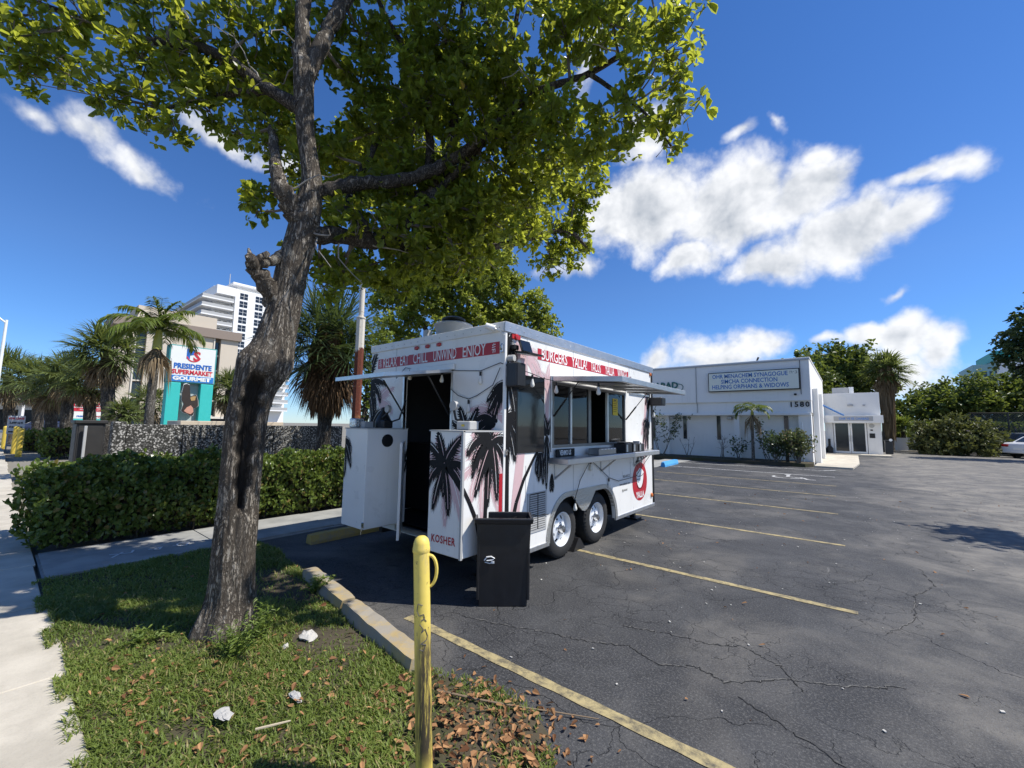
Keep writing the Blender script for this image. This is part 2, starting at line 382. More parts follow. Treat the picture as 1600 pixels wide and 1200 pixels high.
M_STOPB = worn_paint_mat('wheel_stop_blue', (.09,.36,.70), (.3,.35,.4), .6, .85, 6, .7)
M_GROUND = plain('far_ground', (.20,.185,.15), .95, var=.3, scale=.15)
# ---------------------------------------------------------------- ground, lot, paths
def struct(o): o['kind'] = 'structure'; return o
struct(MB().quad((-1500,-1500,-.06),(1500,-1500,-.06),(1500,1500,-.06),(-1500,1500,-.06)).build('ground', M_GROUND))
lot = struct(MB().quad((-6.45,-60,0),(320,-60,0),(320,52,0),(-6.45,52,0)).build('parking_lot', M_ASPH))
for y, x0, x1 in ((2.31,-2.95,-.18),(4.93,-5.4,-.03),(7.62,-5.4,-.14),(10.36,-5.5,-.27),(13.1,-5.5,-.36),(15.45,-5.6,-.4)):
    m = MB(); n = 30
    for i in range(n):
        a, b = x0+(x1-x0)*i/n, x0+(x1-x0)*(i+1)/n
        w0, w1 = .041+.004*math.sin(i*1.7+y), .041+.004*math.sin((i+1)*1.7+y)
        m.quad((a,y-w0,.004),(b,y-w1,.004),(b,y+w1,.004),(a,y+w0,.004))
    struct(m.build('parking_line', M_YLINE, lot))
m = MB().quad((-6.3,20.5,.004),(-.9,20.9,.004),(-.9,21.0,.004),(-6.3,20.6,.004)); m.quad((-1.0,20.9,.005),(-.6,21.5,.005),(-.5,21.45,.005),(-.88,20.85,.005))
m.quad((-6.2,18.15,.004),(-.5,18.3,.004),(-.5,18.4,.004),(-6.2,18.25,.004))
struct(m.build('white_line', M_WLINE, lot))
# accessible-parking symbol: wheel arc, body, head
m = MB(); cx, cy = -1.75, 17.1
arc = [(cx+.42*math.cos(a), cy+.42*math.sin(a)) for a in np.linspace(R_(150), R_(390), 16)]
def stroke(m, pts, w, z):
    for i in range(len(pts)-1):
        a, b = Vector(pts[i]), Vector(pts[i+1]); d = (b-a).normalized(); p = Vector((-d.y, d.x))*w/2
        m.quad((*(a-p),z),(*(b-p),z),(*(b+p),z),(*(a+p),z))
stroke(m, arc, .09, .004); stroke(m, [(cx-.05,cy+.75),(cx,cy+.1),(cx+.42,cy+.05),(cx+.6,cy-.4),(cx+.8,cy-.35)], .1, .0055)
m.lathe((cx-.08,cy+.95,.002), [(.11,0),(.11,.003)], 14)
struct(m.build('wheelchair_symbol', M_WLINE, lot))
# two long cracks that run across the stalls, as narrow dark gaps with a raised lip
M_CRACK = plain('crack_dark', (.012,.012,.012), .95); M_LIP = plain('crack_lip', (.13,.125,.115), .95, var=.3, scale=30)  # even dark colour for the crack strips
def crack(pts, w):
    rs = random.Random(3); m = MB(); l = MB(); P = []
    for i in range(len(pts)-1):
        for k in range(16):
            t = k/16; P.append(Vector((pts[i][0]+(pts[i+1][0]-pts[i][0])*t+rs.uniform(-.014,.014), pts[i][1]+(pts[i+1][1]-pts[i][1])*t+rs.uniform(-.014,.014))))
    for i in range(len(P)-1):
        d = (P[i+1]-P[i]).normalized(); q = Vector((-d.y,d.x)); wa = w*rs.uniform(.2,1.)
        m.quad((*(P[i]-q*wa),.003),(*(P[i+1]-q*wa),.003),(*(P[i+1]+q*wa),.003),(*(P[i]+q*wa),.003))
        if rs.random() < .5: l.quad((*(P[i]+q*wa),.0032),(*(P[i+1]+q*wa),.0032),(*(P[i+1]+q*(wa+.004)),.006),(*(P[i]+q*(wa+.004)),.006))
    o = struct(m.build('crack', M_CRACK, lot)); l.build('crack_lip', M_LIP, o)
crack([(-2.62,2.62),(-2.25,2.72),(-1.9,2.86),(-1.62,2.93),(-1.35,3.08),(-1.1,2.98),(-.88,3.12),(-.7,3.05),(-.4,3.35),(-.1,3.5),(.2,3.75)], .004)
crack([(-1.5,3.35),(-1.2,3.45),(-.9,3.5),(-.7,3.62),(-.45,3.5),(-.3,3.25)], .004)
crack([(.15,4.6),(.35,5.1),(.4,5.8),(.6,6.3),(.55,7.0)], .0035)
crack([(-.6,2.95),(-.2,2.75),(.15,2.55),(.5,2.2)], .004)
# city sidewalk and the side path, slab by slab
sw = struct(MB().box((-70,-1.7,-.055),(4,.40,.012)).build('sidewalk', M_CONC))
for i in range(24):
    x1 = 2.2-1.52*i; a = MB().box((x1-1.508,-1.66,.010),(x1,.42+.02*math.sin(i*2.1),.03+.003*math.sin(i*1.3)), .006); a.build('slab', M_CONC, sw)
pa = struct(MB().box((-7.5,.44,-.055),(-6.27,30,.010)).build('path', M_PATH))
for i in range(9):
    y0 = .46+1.5*i; w = .03*math.sin(i*1.9)
    MB().prism([(-7.47,y0),(-6.30+w,y0),(-6.30+.03*math.sin((i+1)*1.9)-.03*i*.3,y0+1.488),(-7.47,y0+1.488)], .008, .030+.004*math.sin(i*2.3), 'z').build('slab', M_PATH, pa)
M_MARK = plain('white_spray_paint', (.62,.64,.64), .8)
m = MB(); 
for pts in ([(-6.62,.98),(-6.80,1.10)],[(-6.78,.98),(-6.70,1.16),(-6.82,1.20)],[(-6.72,1.32),(-6.62,1.40),(-6.76,1.46),(-6.66,1.34)],[(-6.70,1.55),(-6.60,1.66),(-6.72,1.72),(-6.78,1.62),(-6.66,1.58)],[(-6.74,1.86),(-6.66,1.98),(-6.76,2.04)]):
    stroke(m, pts, .022, .0365)
m.build('survey_mark', M_MARK, pa)
# lawn soil sheet
def vnoise(x, y, s=1., seed=0):
    x, y = np.asarray(x)*s+seed*7.3, np.asarray(y)*s+seed*3.1
    return (np.sin(x*1.3+np.sin(y*1.7)*1.3)+np.sin(y*1.9+np.sin(x*1.1+2)*1.5)+np.sin((x+y)*2.3+1.2)*.6)/2.6
LAWN = [(-6.22,.42),(-6.22,1.2),(-6.30,1.9),(-6.15,2.32),(-5.55,2.36),(-4.95,2.24),(-4.45,2.16),(-3.4,1.98),(-2.3,1.86),(-1.95,1.97),(-1.62,2.06),(-1.36,2.0),(-1.16,1.80),(-1.02,1.45),(-.95,.9),(-.9,.42)]
from mathutils.geometry import tessellate_polygon
def inpoly(x, y, poly):
    ins = np.zeros(np.shape(x), bool); n = len(poly)
    for i in range(n):
        (xa,ya),(xb,yb) = poly[i-1], poly[i]
        c = ((ya > y) != (yb > y)) & (x < (xb-xa)*(y-ya)/(yb-ya+1e-12)+xa); ins ^= c
    return ins
def lawn_z(x, y): return .028+.016*vnoise(x, y, 2.2)+.006*vnoise(x, y, 7, 2)
m = MB(); b = [Vector((p[0],p[1],0)) for p in LAWN]; dense = []
for i in range(len(b)):
    for k in range(6): q = b[i].lerp(b[(i+1)%len(b)], k/6); dense.append((q.x+.02*math.sin(i*5+k*2.2), q.y+.02*math.cos(i*3+k*2.9)))
gx, gy = np.meshgrid(np.arange(-6.2,-.9,.09), np.arange(.46,2.35,.09)); gx = gx.ravel(); gy = gy.ravel(); ok = inpoly(gx, gy, LAWN)
from mathutils.geometry import delaunay_2d_cdt
allp = [Vector(p) for p in dense]+[Vector((a+.02*math.sin(a*91+c*37), c)) for a, c in zip(gx[ok], gy[ok])]
nd = len(dense)
vv, ee, ff, *_ = delaunay_2d_cdt(allp, [], [list(range(nd))], 1, 1e-5)
edge_set = set(range(nd))
m.add([(p.x, p.y, .006 if i < nd else float(lawn_z(p.x, p.y))) for i, p in enumerate(vv)], [tuple(f) for f in ff])
lawn = struct(m.build('lawn', M_SOIL, smooth=True))
# ---------------------------------------------------------------- kerb pieces and wheel stops
def stop_profile(w, h, t): return [(-w/2,0),(w/2,0),(w/2,h*.35),(t/2,h),(-t/2,h),(-w/2,h*.35)]
def wheel_stop(name, a, b, mat, label, w=.17, h=.13, t=.10, rough=0., cat='wheel stop', group=None):
    a, b = Vector((*a,0)), Vector((*b,0)); d = b-a; L = d.length; rz = math.atan2(d.y, d.x)
    rs = random.Random(int(L*1000)); m = MB(); n = 14; pr = stop_profile(w, h, t); k = len(pr); vs = []; fs = []
    for i in range(n+1):
        x = L*i/n; sh = .9 if i in (0, n) else 1
        for (p, q) in pr: vs.append((x+rs.uniform(-rough,rough), p*sh+rs.uniform(-rough,rough)*.7, (q*(1-.06*(i in (0,n)))+rs.uniform(-rough,rough)*.7) if q > 0 else 0))
    for i in range(n):
        for j in range(k): fs.append((i*k+j,(i+1)*k+j,(i+1)*k+(j+1)%k,i*k+(j+1)%k))
    fs.append(tuple(range(k-1,-1,-1))[::-1]); fs.append(tuple(range(n*k,(n+1)*k))[::-1])
    o = m.add(vs, fs).build(name, mat); o.location = a; o.rotation_euler = (0,0,rz)
    return tag(o, label, cat, group)
wheel_stop('kerb_piece', (-4.42,2.18), (-3.40,2.03), M_KERB, 'far shorter piece of the cracked yellowish concrete kerb beside the lawn', .16, .115, .125, .006, 'kerb')
wheel_stop('kerb_piece', (-3.36,2.02), (-2.24,1.86), M_KERB, 'near longer piece of the cracked yellowish concrete kerb behind the bollard', .16, .115, .125, .006, 'kerb')
wheel_stop('wheel_stop', (-5.66,2.76), (-5.66,4.58), M_STOPY, 'faded yellow concrete wheel stop under the trailer\'s left front box', .16, .12, .11, .003)
wheel_stop('wheel_stop', (-6.10,17.5), (-6.22,19.6), M_STOPB, 'light blue wheel stop lying in front of the white synagogue', .2, .2, .12, .002)
# ---------------------------------------------------------------- food trailer
M_WHITE = plain('trailer_white', (.80,.79,.755), .33, var=.04, scale=2.5, dirt=.3, dcol=(.46,.44,.38), streak=.35, bump=.10, bscale=3, bdist=.02)
M_ALU = plain('brushed_aluminium', (.56,.57,.58), .36, .85, var=.12, scale=9, bump=.15, bscale=90, bdist=.002)
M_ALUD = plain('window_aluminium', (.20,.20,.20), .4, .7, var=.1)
M_DARKIN = plain('interior_painted_shade', (.028,.028,.03), .6, var=.3)  # near-black colour stands in for the shade inside the trailer
M_STEEL = plain('kitchen_steel', (.3,.3,.3), .35, .8)
M_BLACK = plain('black_vinyl', (.007,.007,.008), .62, var=.2, spec=.25)
M_PINK = plain('pink_vinyl', (.62,.43,.44), .4, var=.04)
M_RED = plain('red_vinyl', (.42,.012,.022), .4, var=.08)
M_WHT = plain('white_vinyl', (.80,.80,.78), .4, var=.03)
M_GLASS = glassmat('dark_glass')
M_BPLAST = plain('black_plastic', (.016,.016,.018), .38, var=.2, bump=.1, bscale=250, bdist=.001, dirt=.3, dcol=(.055,.052,.047), streak=.4)
M_BLKMET = plain('black_metal', (.02,.02,.02), .45, .3)
M_GREY = plain('grey_paint', (.42,.42,.41), .5)
M_REDLENS = plain('red_lens', (.45,.02,.02), .2); M_ORLENS = plain('orange_lens', (.6,.16,.03), .2)
M_TYRE = plain('tyre_rubber', (.018,.018,.018), .8, var=.3, bump=.3, bscale=60, dirt=.25, dcol=(.07,.065,.06))
M_RIM = plain('white_rim', (.74,.76,.78), .3, var=.05); M_CHROME = plain('hub_chrome', (.5,.5,.5), .18, 1.0)
t = NT('diamond_plate'); w = t.n('ShaderNodeTexVoronoi'); w.inputs['Scale'].default_value = 55; t.put(w.inputs['Vector'], t.tc.outputs['Object'])
M_DPLATE = t.done(t.pbsdf((.50,.49,.46), .38, .75, t.bump(w.outputs['Distance'], .8, .006)))
X0, X1, Y0, Y1, Z0, Z1 = -5.20, -2.755, 3.28, 7.43, .27, 2.67
TR = thing('food_trailer', 'white food trailer with black palm mural, red banners and open serving window', 'food trailer', (-3.98,5.35,0))
def part(mb, name, mat, parent=None, smooth=False, label=None, kind=None): return mb.build(name, mat, parent or TR, smooth, kind, label)
def arch(y):
    a, b, top, r = 4.12, 5.86, .74, .40
    if y <= a or y >= b: return Z0
    e = min(y-a, b-y)
    if e >= r: return top
    return Z0+(top-Z0)*math.sqrt(max(0, 1-((r-e)/r)**2))
DX0, DX1, DZ1 = -4.43, -3.555, 2.20
WY0, WY1, WZ0, WZ1 = 4.17, 6.25, 1.345, 2.135
# serving-side wall with wheel-arch cut-out and window opening
m = MB(); T = .045; ys = sorted(set(list(np.linspace(Y0,Y1,24))+list(np.linspace(4.12,4.53,14))+list(np.linspace(5.45,5.86,14))))
zc = 1.0; n = len(ys)
vs = [(X1,y,arch(y)) for y in ys]+[(X1,y,zc) for y in ys]+[(X1-T,y,arch(y)) for y in ys]+[(X1-T,y,zc) for y in ys]
fs = []
for i in range(n-1): fs += [(i,i+1,n+i+1,n+i),(2*n+i,3*n+i,3*n+i+1,2*n+i+1),(i,2*n+i,2*n+i+1,i+1)]
m.add(vs, fs)
m.box((X1-T,Y0,zc),(X1,Y1,WZ0)); m.box((X1-T,Y0,WZ0),(X1,WY0,WZ1)); m.box((X1-T,WY1,WZ0),(X1,Y1,WZ1)); m.box((X1-T,Y0,WZ1),(X1,Y1,Z1-.02))
part(m, 'side_wall', M_WHITE)
m = MB(); m.box((X0,Y0,Z0),(DX0,Y0+T,Z1-.02)).box((DX1,Y0,Z0),(X1-T-.001,Y0+T,Z1-.02)).box((DX0,Y0,DZ1),(DX1,Y0+T,Z1-.02)).box((DX0,Y0,Z0),(DX1,Y0+T,.36))
part(m, 'end_wall', M_WHITE)
m = MB().box((X0,Y0+T,Z0),(X0+T,Y1-T,Z1-.02)); part(m, 'back_wall', M_WHITE)
m = MB().box((X0,Y1-T,Z0),(X1-T,Y1,Z1-.02)); part(m, 'rear_wall', M_WHITE)
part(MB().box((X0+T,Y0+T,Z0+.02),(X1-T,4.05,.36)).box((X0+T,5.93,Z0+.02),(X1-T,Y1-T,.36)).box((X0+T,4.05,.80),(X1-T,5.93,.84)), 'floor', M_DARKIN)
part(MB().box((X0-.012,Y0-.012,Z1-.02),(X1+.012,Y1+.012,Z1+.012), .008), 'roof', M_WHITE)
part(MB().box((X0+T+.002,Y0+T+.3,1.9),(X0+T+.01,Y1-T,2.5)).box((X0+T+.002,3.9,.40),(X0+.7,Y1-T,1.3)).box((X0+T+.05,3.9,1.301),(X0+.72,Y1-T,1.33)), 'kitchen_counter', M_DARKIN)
part(MB().box((X0+T+.002,Y0+T+.002,2.5),(X1-T-.002,Y1-T-.002,2.52)).box((X0+T+.002,Y1-T-.01,.37),(X1-T-.002,Y1-T-.002,2.49)).box((X0+T+.001,Y0+T+.001,.37),(X0+T+.006,Y1-T-.011,2.495)).box((DX1+.001,Y0+T+.001,.37),(X1-T-.003,Y0+T+.006,2.495)).box((X0+T+.007,Y0+T+.001,.37),(DX0-.001,Y0+T+.006,2.495)).box((X1-T-.008,Y0+T+.007,.85),(X1-T-.002,Y1-T-.011,WZ0-.002)).box((X1-T-.008,Y0+T+.007,WZ1+.002),(X1-T-.002,Y1-T-.011,2.495)), 'shade_lining', M_DARKIN)  # added lining, coloured dark in place of dim steel walls
# rails round the roof edge, with rivets
rail = part(MB().box((X1-.005,Y0-.018,2.575),(X1+.016,Y1+.018,Z1+.018), .006), 'roof_rail', M_ALU)
rv = MB()
for i in range(34): rv.lathe((X1+.016,Y0+.06+i*.122,2.625+.018*(i%2)), [(.007,0),(.006,.003),(.001,.005)], 8, 'x')
part(rv, 'rivet_row', M_ALU, rail, kind='stuff')
rail2 = part(MB().box((X0-.016,Y0-.016,2.585),(X1-.006,Y0+.004,Z1+.017), .006), 'roof_rail', M_WHITE)
rv = MB()
for i in range(18): rv.lathe((X0+.08+i*.135,Y0-.0215,2.63), [(.001,0),(.006,.002),(.007,.005)], 8, 'y')
part(rv, 'rivet_row', M_GREY, rail2, kind='stuff')
part(MB().box((X1-.02,Y0-.006,Z0),(X1+.006,Y0+.03,2.58), .004), 'corner_trim', M_WHITE)
part(MB().box((X1-.03,Y1-.07,.30),(X1+.007,Y1+.008,2.575), .004), 'corner_trim', M_BLACK)
part(MB().box((X1-.02,Y0,Z0-.03),(X1+.012,4.115,Z0+.022), .004), 'sill_rail', M_ALU); part(MB().box((X1-.02,5.865,Z0-.03),(X1+.012,Y1,Z0+.022), .004), 'sill_rail', M_ALU)
for y in (3.66,4.66,5.67,6.42): part(MB().box((X1-.001,y-.004,.78),(X1+.0022,y+.004,1.17)), 'panel_seam', M_GREY); part(MB().box((X1-.001,y-.004,2.2),(X1+.0022,y+.004,2.57)), 'panel_seam', M_GREY)
part(MB().box((-4.63,Y0-.0022,2.22),(-4.622,Y0,2.585)), 'panel_seam', M_GREY)
# wheel well and fender
part(MB().box((X1-.32,4.06,.30),(X1-.30,5.92,.80)).box((X1-.32,4.06,.76),(X1-T-.002,5.92,.79)).box((X1-.30,4.06,.30),(X1-T-.002,4.08,.76)).box((X1-.30,5.90,.30),(X1-T-.002,5.92,.76)), 'wheel_well', M_BLKMET)
m = MB(); arcp = []
yy = [4.12]+[4.12+.40*(1-math.cos(a)) for a in np.linspace(.05,math.pi/2,12)]+list(np.linspace(4.6,5.38,8))+[5.86-.40*(1-math.cos(a)) for a in np.linspace(math.pi/2,.05,12)]+[5.86]
inn = [(y, arch(y) if Z0 < arch(y) else Z0) for y in yy]
outp = []
for y, z in inn:
    k = (y-4.99)/.87; s_ = .062
    if z >= .739: outp.append((y, z+s_))
    else:
        e = min(y-4.12, 5.86-y); ca = max(0,(.40-e)/.40); sg = -1 if k < 0 else 1
        sa = math.sqrt(max(0,1-ca*ca)); outp.append((y+sg*s_*ca, z+s_*sa))
q = len(inn); vs = [(X1+.014,y,z) for y,z in inn]+[(X1+.014,y,z) for y,z in outp]+[(X1-.05,y,z) for y,z in inn]+[(X1,y,z) for y,z in outp]
fs = []
for i in range(q-1): fs += [(i,i+1,q+i+1,q+i),(i,2*q+i,2*q+i+1,i+1),(q+i,q+i+1,3*q+i+1,3*q+i)]
m.add(vs, fs); fender = part(m, 'fender', M_DPLATE, smooth=True)
drop = [(4.64,.739),(4.72,.66),(4.80,.58),(4.88,.525),(4.94,.51),(5.00,.525),(5.08,.58),(5.16,.66),(5.24,.739)]
part(MB().prism(drop[::-1], X1-.012, X1+.008, 'x'), 'fender_plate', M_DPLATE, fender)
def wheel(y, side):
    x = X1-.16 if side > 0 else X0+.16; s = side
    W = bpy.data.objects.new('wheel', None); COL.objects.link(W); W.parent = TR; W.location = Vector((x,y,.345))-TR.location
    mm = MB().lathe((x,y,.345), [(.20,-.09*s),(.235,-.105*s),(.31,-.102*s),(.338,-.08*s),(.345,-.03*s),(.345,.03*s),(.338,.08*s),(.31,.104*s),(.235,.108*s),(.205,.095*s),(.195,.06*s)], 40, 'x', False)
    mm.build('tyre', M_TYRE, W, True)
    g = MB()
    for i in range(40):
        a = 2*math.pi*i/40; g.tube([(x+.06*s,y+.343*math.cos(a),.345+.343*math.sin(a)),(x+.105*s,y+.316*math.cos(a+.05),.345+.316*math.sin(a+.05))], .006, 4)
    g.build('tread', M_TYRE, W, kind='stuff')
    # modular steel wheel: rim barrel, disc with eight triangular windows
    mm = MB().lathe((x,y,.345), [(.206,.098*s),(.200,.101*s),(.192,.09*s),(.188,.03*s),(.184,.0)], 40, 'x', False)
    nsp = 8; r_in, r_out = .120, .160
    rings = []
    vs = []; fs = []; seg = 48
    prof = [(.188,.030*s),(r_out,.034*s),(r_in,.058*s),(.07,.062*s),(.055,.068*s)]
    for r, h in prof:
        for j in range(seg): a = 2*math.pi*j/seg; vs.append((x+h,y+r*math.cos(a),.345+r*math.sin(a)))
    for i in range(len(prof)-1):
        for j in range(seg):
            if i == 1 and (j % 6) in (2,3): continue
            fs.append((i*seg+j,i*seg+(j+1)%seg,(i+1)*seg+(j+1)%seg,(i+1)*seg+j))
    mm.add(vs, fs)
    mm.build('rim', M_RIM, W, True)
    MB().lathe((x,y,.345), [(.19,-.03*s),(.001,-.03*s)], 32, 'x', False).build('brake_drum', M_BLKMET, W)
    h = MB().lathe((x,y,.345), [(.056,.06*s),(.045,.066*s),(.042,.10*s),(.036,.125*s),(.001,.13*s)], 20, 'x', False); h.build('hub_cap', M_CHROME, W, True)
    h = MB()
    for i in range(5):
        a = 2*math.pi*i/5+.3; h.lathe((x,y+.072*math.cos(a),.345+.072*math.sin(a)), [(.011,.055*s),(.011,.075*s),(.004,.082*s)], 6, 'x')
    h.build('lug_nuts', M_CHROME, W, kind='stuff')
for y in (4.50,5.40): wheel(y, 1); wheel(y, -1)
part(MB().tube([(X0+.2,4.50,.345),(X1-.2,4.50,.345)], .04, 8).tube([(X0+.2,5.40,.345),(X1-.2,5.40,.345)], .04, 8).box((X0+.35,Y0-.0,.20),(X0+.42,Y1,.28)).box((X1-.42,Y0,.20),(X1-.35,Y1,.28)), 'chassis', M_BLKMET)
part(MB().box((X1-.36,7.2,.02),(X1-.28,7.28,.27)).box((X1-.44,7.14,0.0),(X1-.2,7.34,.03)), 'stabiliser_jack', M_BLKMET); part(MB().box((X1-.36,3.36,.02),(X1-.28,3.44,.27)).box((X1-.44,3.30,0.0),(X1-.2,3.50,.03)), 'stabiliser_jack', M_BLKMET)
# black wheel chock between the tyres
ck = MB().prism([(4.80,.0),(5.10,.0),(4.97,.15),(4.93,.15)], X1-.26, X1-.08, 'x').build('wheel_chock', M_BPLAST); tag(ck, 'black wheel chock wedged between the two trailer tyres', 'wheel chock')
# serving window: frame, mullions, sliding panes
fr = part(MB().box((X1-.05,WY0,WZ0),(X1+.006,WY0+.035,WZ1)).box((X1-.05,WY1-.035,WZ0),(X1+.006,WY1,WZ1)).box((X1-.05,WY0+.035,WZ0),(X1+.006,WY1-.035,WZ0+.035)).box((X1-.05,WY0+.035,WZ1-.03),(X1+.006,WY1-.035,WZ1)), 'window_frame', M_ALUD)
mull = [4.62,5.10,5.66]
for i, y in enumerate(mull): part(MB().box((X1-.04,y-.02-.015*(i==1),WZ0+.036),(X1-.002+.004*(i==1),y+.02+.015*(i==1),WZ1-.031), .003), 'mullion', M_ALU if i != 1 else M_ALUD, fr)
tg = NT('window_glass'); gl = tg.n('ShaderNodeBsdfGlossy'); gl.inputs['Roughness'].default_value = .02; gl.inputs[0].default_value = (.8,.82,.85,1)
tr_ = tg.n('ShaderNodeBsdfTransparent'); tr_.inputs[0].default_value = (.55,.58,.60,1); fz = tg.n('ShaderNodeFresnel'); fz.inputs[0].default_value = 1.45
mx = tg.n('ShaderNodeMixShader'); tg.put(mx.inputs[0], fz.outputs[0]); tg.put(mx.inputs[1], tr_.outputs[0]); tg.put(mx.inputs[2], gl.outputs[0]); M_WGLASS = tg.done(mx.outputs[0])
edges = [WY0+.036]+mull+[WY1-.036]
for i in range(4):
    if i == 2: continue          # the third sash is slid open
    xx = X1-.022+.006*(i%2); part(MB().box((xx-.002,edges[i]+.021,WZ0+.036),(xx+.002,edges[i+1]-.021,WZ1-.031)), 'pane', M_WGLASS, fr)
# dark display panel left of the window
dp = part(MB().box((X1-.002,3.49,1.307),(X1+.012,3.985,2.155), .004), 'display_panel', M_GLASS)
part(MB().box((X1-.001,3.475,1.295),(X1+.006,3.489,2.168)), 'panel_edge', M_BLKMET, dp); part(MB().box((X1-.001,3.986,1.295),(X1+.006,4.0,2.168)), 'panel_edge', M_BLKMET, dp)
part(MB().box((X1,4.125,1.30),(X1+.02,4.15,2.2), .004), 'window_post', M_ALU)
# hatch held up as an awning
hx, hz = -1.86, 2.115
aw = part(MB().add([(X1+.02,WY0-.02,2.185),(X1+.02,WY1+.05,2.185),(hx,WY1+.05,hz+.02),(hx,WY0-.02,hz+.02),(X1+.02,WY0-.02,2.165),(X1+.02,WY1+.05,2.165),(hx,WY1+.05,hz),(hx,WY0-.02,hz)],
    [(0,3,2,1),(4,5,6,7),(0,1,5,4),(1,2,6,5),(2,3,7,6),(3,0,4,7)]), 'hatch_awning', M_ALU)
m = MB(); m.box((hx-.03,WY0-.03,hz-.035),(hx+.012,WY1+.06,hz+.028), .004)
for y in (WY0-.026,WY1+.036): m.add([(X1+.02,y,2.14),(X1+.02,y+.02,2.14),(hx,y+.02,hz-.03),(hx,y,hz-.03),(X1+.02,y,2.195),(X1+.02,y+.02,2.195),(hx,y+.02,hz+.026),(hx,y,hz+.026)],[(0,3,2,1),(4,5,6,7),(0,1,5,4),(1,2,6,5),(2,3,7,6),(3,0,4,7)])
part(m, 'awning_frame', M_ALU, aw)
m = MB()
for y in (4.72,5.24,5.76): m.add([(X1+.03,y,2.145),(X1+.03,y+.03,2.145),(hx-.03,y+.03,hz-.018),(hx-.03,y,hz-.018),(X1+.03,y,2.164),(X1+.03,y+.03,2.164),(hx-.03,y+.03,hz-.001),(hx-.03,y,hz-.001)],[(0,3,2,1),(4,5,6,7),(0,1,5,4),(1,2,6,5),(2,3,7,6),(3,0,4,7)])
part(m, 'awning_ribs', M_ALU, aw, kind='stuff')
for y in (WY0+.02,WY1+.0): part(MB().tube([(X1+.012,y,1.72),(X1+.18,y,1.92)], .012, 8).tube([(X1+.18,y,1.92),(X1+.36,y,2.13)], .006, 8), 'gas_strut', M_BLKMET, aw)
part(MB().box((X1,6.42,2.14),(X1+.02,7.22,2.165)).box((X1,6.42,2.165),(X1+.03,6.44,2.42)), 'drip_rail', M_ALU)
# serving shelf on brackets
shf = part(MB().box((X1+.002,4.10,1.165),(X1+.275,6.98,1.235), .008), 'serving_shelf', M_ALU)
for y in (4.22,5.4,6.55): part(MB().box((X1,y,.97),(X1+.012,y+.03,1.164)).tube([(X1+.01,y+.015,.99),(X1+.22,y+.015,1.158)], .012, 6), 'shelf_bracket', M_ALU, shf)
# louvred vent
vt = part(MB().box((X1,3.69,.44),(X1+.008,4.055,.87), .002), 'vent_frame', M_GREY)
m = MB()
for c0, c1 in ((3.73,3.865),(3.885,4.02)):
    for i in range(16): z = .475+i*.0238; m.box((X1+.0085,c0,z),(X1+.014,c1,z+.015))
part(m, 'louvre_slats', M_GREY, vt, kind='stuff')
part(MB().box((X1+.0081,3.725,.468),(X1+.0084,4.025,.86)), 'vent_screen', M_BLKMET, vt)
# front boxes
def front_box(a, b, name, label=None):
    o = part(MB().box((a,2.71,.405),(b,Y0-.003,1.54), .006), name, M_WHITE, label=label); return o
bR = front_box(-3.215, X1, 'front_box', 'white equipment box with black palm and red KOSHER lettering')
bL = front_box(-4.79, -4.32, 'front_box', 'white equipment box with a round black vent')
part(MB().box((X1-.02,2.705,.40),(X1+.004,2.73,1.545)).box((-3.22,2.70,1.535),(X1+.004,Y0-.003,1.548)), 'box_trim', M_GREY, bR)
part(MB().box((-4.795,2.70,1.535),(-4.315,Y0-.003,1.548)), 'box_trim', M_GREY, bL)
vn = part(MB().lathe((-4.32,2.98,1.40), [(.075,0),(.075,.012),(.06,.018),(.001,.018)], 28, 'x'), 'round_vent', M_BLACK, bL)
part(MB().box((-4.34,2.70,.43),(-4.30,2.712,.49), .004).tube([(-4.322,2.70,.44),(-4.324,2.69,.36)], .005, 6), 'latch', M_CHROME, bL)
text_mesh('KOSHER', .098, M_RED, 'kosher_lettering', bR, (-2.99,2.7065,.535), (1,0,.03), (0,0,1), sx=.82, off=.002, space=1.12)
# door: open lower leaf, canopy flap, frame
dl = part(MB().obox((-4.155,3.085,.86), (.62,.028,1.06), math.atan2(-.40,.48)), 'door_leaf', M_WHITE)
part(MB().box((DX0-.03,Y0-.008,.36),(DX0,Y0+.03,DZ1+.03)).box((DX1,Y0-.008,.36),(DX1+.03,Y0+.03,DZ1+.03)).box((DX0,Y0-.008,DZ1),(DX1,Y0+.03,DZ1+.03)).box((DX0-.02,Y0-.05,.30),(DX1+.02,Y0+.06,.36)), 'door_frame', M_ALU)
fl = part(MB().add([(DX0-.02,Y0-.01,2.235),(DX1+.02,Y0-.01,2.235),(DX1+.02,2.36,2.105),(DX0-.02,2.36,2.105),(DX0-.02,Y0-.01,2.205),(DX1+.02,Y0-.01,2.205),(DX1+.02,2.36,2.065),(DX0-.02,2.36,2.065)],
    [(0,3,2,1),(4,5,6,7),(0,1,5,4),(1,2,6,5),(2,3,7,6),(3,0,4,7)]), 'door_canopy', M_ALU)
for x in (DX0+.02,DX1-.02): part(MB().tube([(x,Y0-.012,1.72),(x,2.95,2.13)], .010, 6), 'canopy_strut', M_BLKMET, fl)
part(MB().box((DX0-.05,Y0-.03,2.232),(DX1+.06,Y0-.002,2.30), .006), 'hinge_rail', M_WHITE)
